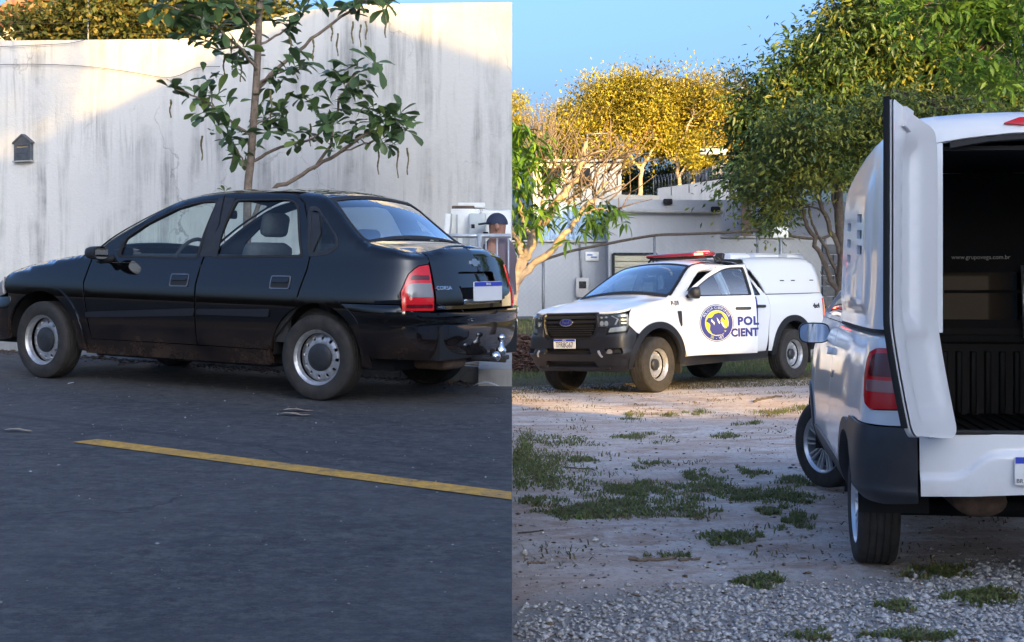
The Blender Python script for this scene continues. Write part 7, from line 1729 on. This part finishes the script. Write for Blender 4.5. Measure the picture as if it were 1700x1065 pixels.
def build_litter():
    def stick(pts, r, lab, mat=M['bark']):
        P = [lot_hit(u, v) + Vector((0, 0, r * .7)) for u, v in pts]; o = limb('fallen_stick', P, r, r * .6, mat, None, 7, 5, r * .25); tag(o, lab, 'stick', 'sticks lying on the lot'); return o
    a = stick([(1044, 929), (1062, 932), (1090, 931), (1122, 929)], .013, 'thick broken stick lying on the bare dirt in the foreground')
    b_ = stick([(1128, 932), (1145, 930), (1162, 930)], .010, 'short dark stick end to end with the thick broken stick')
    stick([(1252, 668), (1262, 664), (1280, 661), (1298, 659)], .018, 'dark crooked stick on the far dirt below the open door', M['bark_dark'])
    stick([(1132, 1047), (1150, 1049), (1168, 1047)], .008, 'small brown stick on the gravel at the bottom edge')
    stick([(1042, 987), (1060, 990), (1080, 991)], .008, 'flat brown stick where dirt meets gravel')
    stick([(876, 936), (890, 935), (906, 936)], .008, 'short stick near the left edge of the lot, in the foreground')
    stick([(860, 886), (880, 884), (902, 881)], .006, 'thin twig left of the grass tufts', M['bark_dark'])
    stick([(935, 776), (955, 778), (985, 779)], .007, 'thin straight twig beside the big left grass patch', M['bark_dark'])
    pa = [(0, .02), (.05, .055), (.1, .03), (.15, .06), (.2, .025), (.26, .035), (.3, .0), (.24, -.03), (.17, -.02), (.12, -.045), (.06, -.02)]
    for u, v, rz, sc, lab in ((496, 683, .3, .62, 'upper of two dry pale leaves lying on the road'), (489, 690, -.05, .62, 'lower of two dry pale leaves lying on the road'), (30, 717, .1, .5, 'dry leaf lying on the road near the left edge')):
        c = road_hit(u, v); gz = c.z + .004
        o = patch('dry_leaf', [(x * sc, y * sc * 1.3) for x, y in pa], lambda a, b: np.c_[a - .15 * sc, b, .006 * np.sin(a * 30) + .06 * np.abs(b) + .008], M['pale_leaf'], None, edge=.001, step=.02); o.location = (c.x, c.y, gz); o.rotation_euler = (0, 0, rz); tag(o, lab, 'leaf', 'dry leaves on the road')
    c = road_hit(806, 650); o = patch('paper_scrap', [(-.09, -.05), (.08, -.06), (.10, .02), (.02, .06), (-.07, .05)], lambda a, b: np.c_[a, b, .035 * np.cos(a * 14) + .3 * b * b + .03], M['paper'], None, edge=.001, step=.02); o.location = (c.x, c.y, c.z + .003); tag(o, 'crumpled white paper in the gutter behind the black saloon', 'paper')
    for u, v, lab in ((118, 637, 'small pale chip on the road below the front wheel'), (740, 622, 'small scrap by the kerb under the boot')):
        c = road_hit(u, v); o = patch('scrap', [(-.02, -.012), (.02, -.01), (.015, .014), (-.015, .012)], lambda a, b: np.c_[a, b, .01 + a * .2], M['paper'], None, edge=.004, step=.02); o.location = c; tag(o, lab, 'scrap')
M['pale_leaf'] = simple('pale_leaf', (.36, .27, .19), .85, var=.25, vscale=30); M['paper'] = simple('paper', (.62, .63, .65), .8, var=.1, vscale=20)
build_litter()

# ================================================================ behind the camera: unseen things set and shaped to shade the street and the lot
TAN_AZ = math.tan(R(-SUN_AZ)); TAN_EL = math.tan(R(SUN_EL)) / math.cos(R(SUN_AZ))
def build_behind():
    # gabled house across the street
    h = empty('opposite_house'); tag(h, 'two storey house with a gabled roof across the street behind the viewer', 'house')
    y0, y1 = -10.0, -17.0; x0, xp, x1 = 4.2, 6.9, 9.4; e0, zp, e1 = 8.40, 9.20, 7.55
    pr = [(x0, -1), (x1, -1), (x1, e1), (xp, zp), (x0, e0)]; V = [(x, y0, z) for x, z in pr] + [(x, y1, z) for x, z in pr]
    mesh('wall', V, [(0, 1, 2, 3, 4), (9, 8, 7, 6, 5), (0, 5, 6, 1), (1, 6, 7, 2), (4, 9, 5, 0), (3, 4, 9, 8), (2, 3, 8, 7)], M['cream_plaster'], h)
    for (xa, za), (xb, zb) in (((x0 - .3, e0 - .07), (xp, zp)), ((xp, zp), (x1 + .3, e1 - .1))):
        V = [(xa, y0 + .4, za + .02), (xb, y0 + .4, zb + .02), (xb, y1 - .4, zb + .02), (xa, y1 - .4, za + .02)]; V += [(x, y, z + .10) for x, y, z in V]; mesh('roof', V, [(3, 2, 1, 0), (4, 5, 6, 7), (0, 1, 5, 4), (1, 2, 6, 5), (2, 3, 7, 6), (3, 0, 4, 7)], M['tile'], h)
    for x in (5.2, 8.2):
        for z in (1.8, 5.4): w = box('window', (1.2, .1, 1.3), (x, y0 + .03, z), M['glass_house'], h, .01); box('frame', (1.35, .06, .08), (0, .05, -.68), M['concrete'], w)
    # flat block added further right to shade the lot, and a low row on the far left
    b = empty('shade_block'); tag(b, 'tall pale block added behind the viewer on the right to shade the lot', 'building')
    box('wall', (8.5, 8, 13.2), (21.6, -14, 5.6), M['house_plaster'], b); box('parapet', (8.7, 8.2, .25), (21.6, -14, 12.25), M['concrete'], b)
    for x in (18.6, 21.4, 24.2):
        for z in (2, 5, 8, 10.6): w = box('window', (1.3, .1, 1.3), (x, -9.97, z), M['glass_house'], b, .01); box('frame', (1.45, .06, .08), (0, .05, -.68), M['concrete'], w)
    l = empty('opposite_shed'); tag(l, 'long low shed behind the viewer on the left', 'building'); box('wall', (26, 6, 6.4), (-12.5, -16, 2.2), M['grey_plaster'], l); box('roof', (26.6, 6.6, .2), (-12.5, -16, 5.5), M['roof_grey'], l)
    g = empty('shade_wall'); tag(g, 'high wall added behind the viewer to block low sun', 'wall'); box('wall', (8.6, .3, 6.2), (13.6, -9.8, 2.1), M['grey_plaster'], g); box('coping', (8.7, .5, .1), (13.6, -9.8, 5.25), M['concrete'], g)  # added out of view; its top limits where low sun reaches the lot
    # unseen trees between them, crowns shaped to dapple the sunlight
    for lab, bl, tr, sd_ in (('broad leafy tree behind the viewer, right of the gabled house', [((13.9, -11, 8.0), (1.9, 1.2, 2.2), 17, .2), ((16.3, -11, 7.7), (1.5, 1.2, 2.4), 14, .2), ((12.3, -11, 7.2), (.8, .9, 1.2), 7, .2)], [(14.6, -11, -.2), (14.6, -11, 4), (14.8, -11, 8)], 71),
                             ('tall leafy tree behind the viewer, left of the gabled house', [((2.6, -11.5, 9.6), (1.9, 1.8, 3.0), 150, .3), ((3.9, -11.2, 8.6), (.7, .8, 1.6), 26, .1), ((.2, -12, 8.4), (2.2, 1.8, 3.0), 130, .3), ((4.5, -11, 9.2), (.7, .6, .6), 11, .2), ((-3.5, -13, 8), (2.6, 2, 3), 130, .3)], [(1.2, -11.5, -.2), (1.3, -11.5, 4), (1.5, -11.5, 9)], 72),
                             ('slender tree behind the viewer at the corner of the gabled house', [((8.5, -8.6, 9.0), (.9, .5, .6), 15, 0), ((9.6, -9, 7.2), (.6, .8, .7), 16, .2)], [(9.7, -9, -.2), (9.7, -9, 5), (9.3, -8.8, 8.6)], 73)):
        t = empty('background_tree'); tag(t, lab, 'tree'); cr, C = crown_mesh('crown', bl, .19, M['leaf_dark'], t, sd_, .3, 170 if sd_ == 71 else 60, .30 if sd_ == 71 else .34, flat=.9); limb('trunk', tr, .25, .10, M['bark'], t, 10); twigs(t, [Vector(tr[1]), Vector(tr[2])], C, 30, .04, M['bark'])
M['glass_house'] = simple('glass_house', (.03, .035, .04), .08, spec=.8)
build_behind()

build_corsa(); build_ranger(); build_saveiro()

# ---- put every thing's origin at its base (children keep their places)
def rebase():
    bpy.context.view_layer.update()
    for o in list(scene.objects):
        if o.parent or o.type != 'EMPTY' or o.location.length > 1e-6: continue
        lo, hi = [], []
        def walk(q):
            for c in q.children:
                if c.type == 'MESH':
                    for v in c.bound_box: w = c.matrix_world @ Vector(v); lo.append(w)
                walk(c)
        walk(o)
        if not lo: continue
        xs, ys, zs = zip(*[tuple(w) for w in lo]); b = Vector(((min(xs) + max(xs)) / 2, (min(ys) + max(ys)) / 2, min(zs)))
        o.location = b
        for c in o.children: c.matrix_parent_inverse = Matrix.Translation(-b)
rebase()
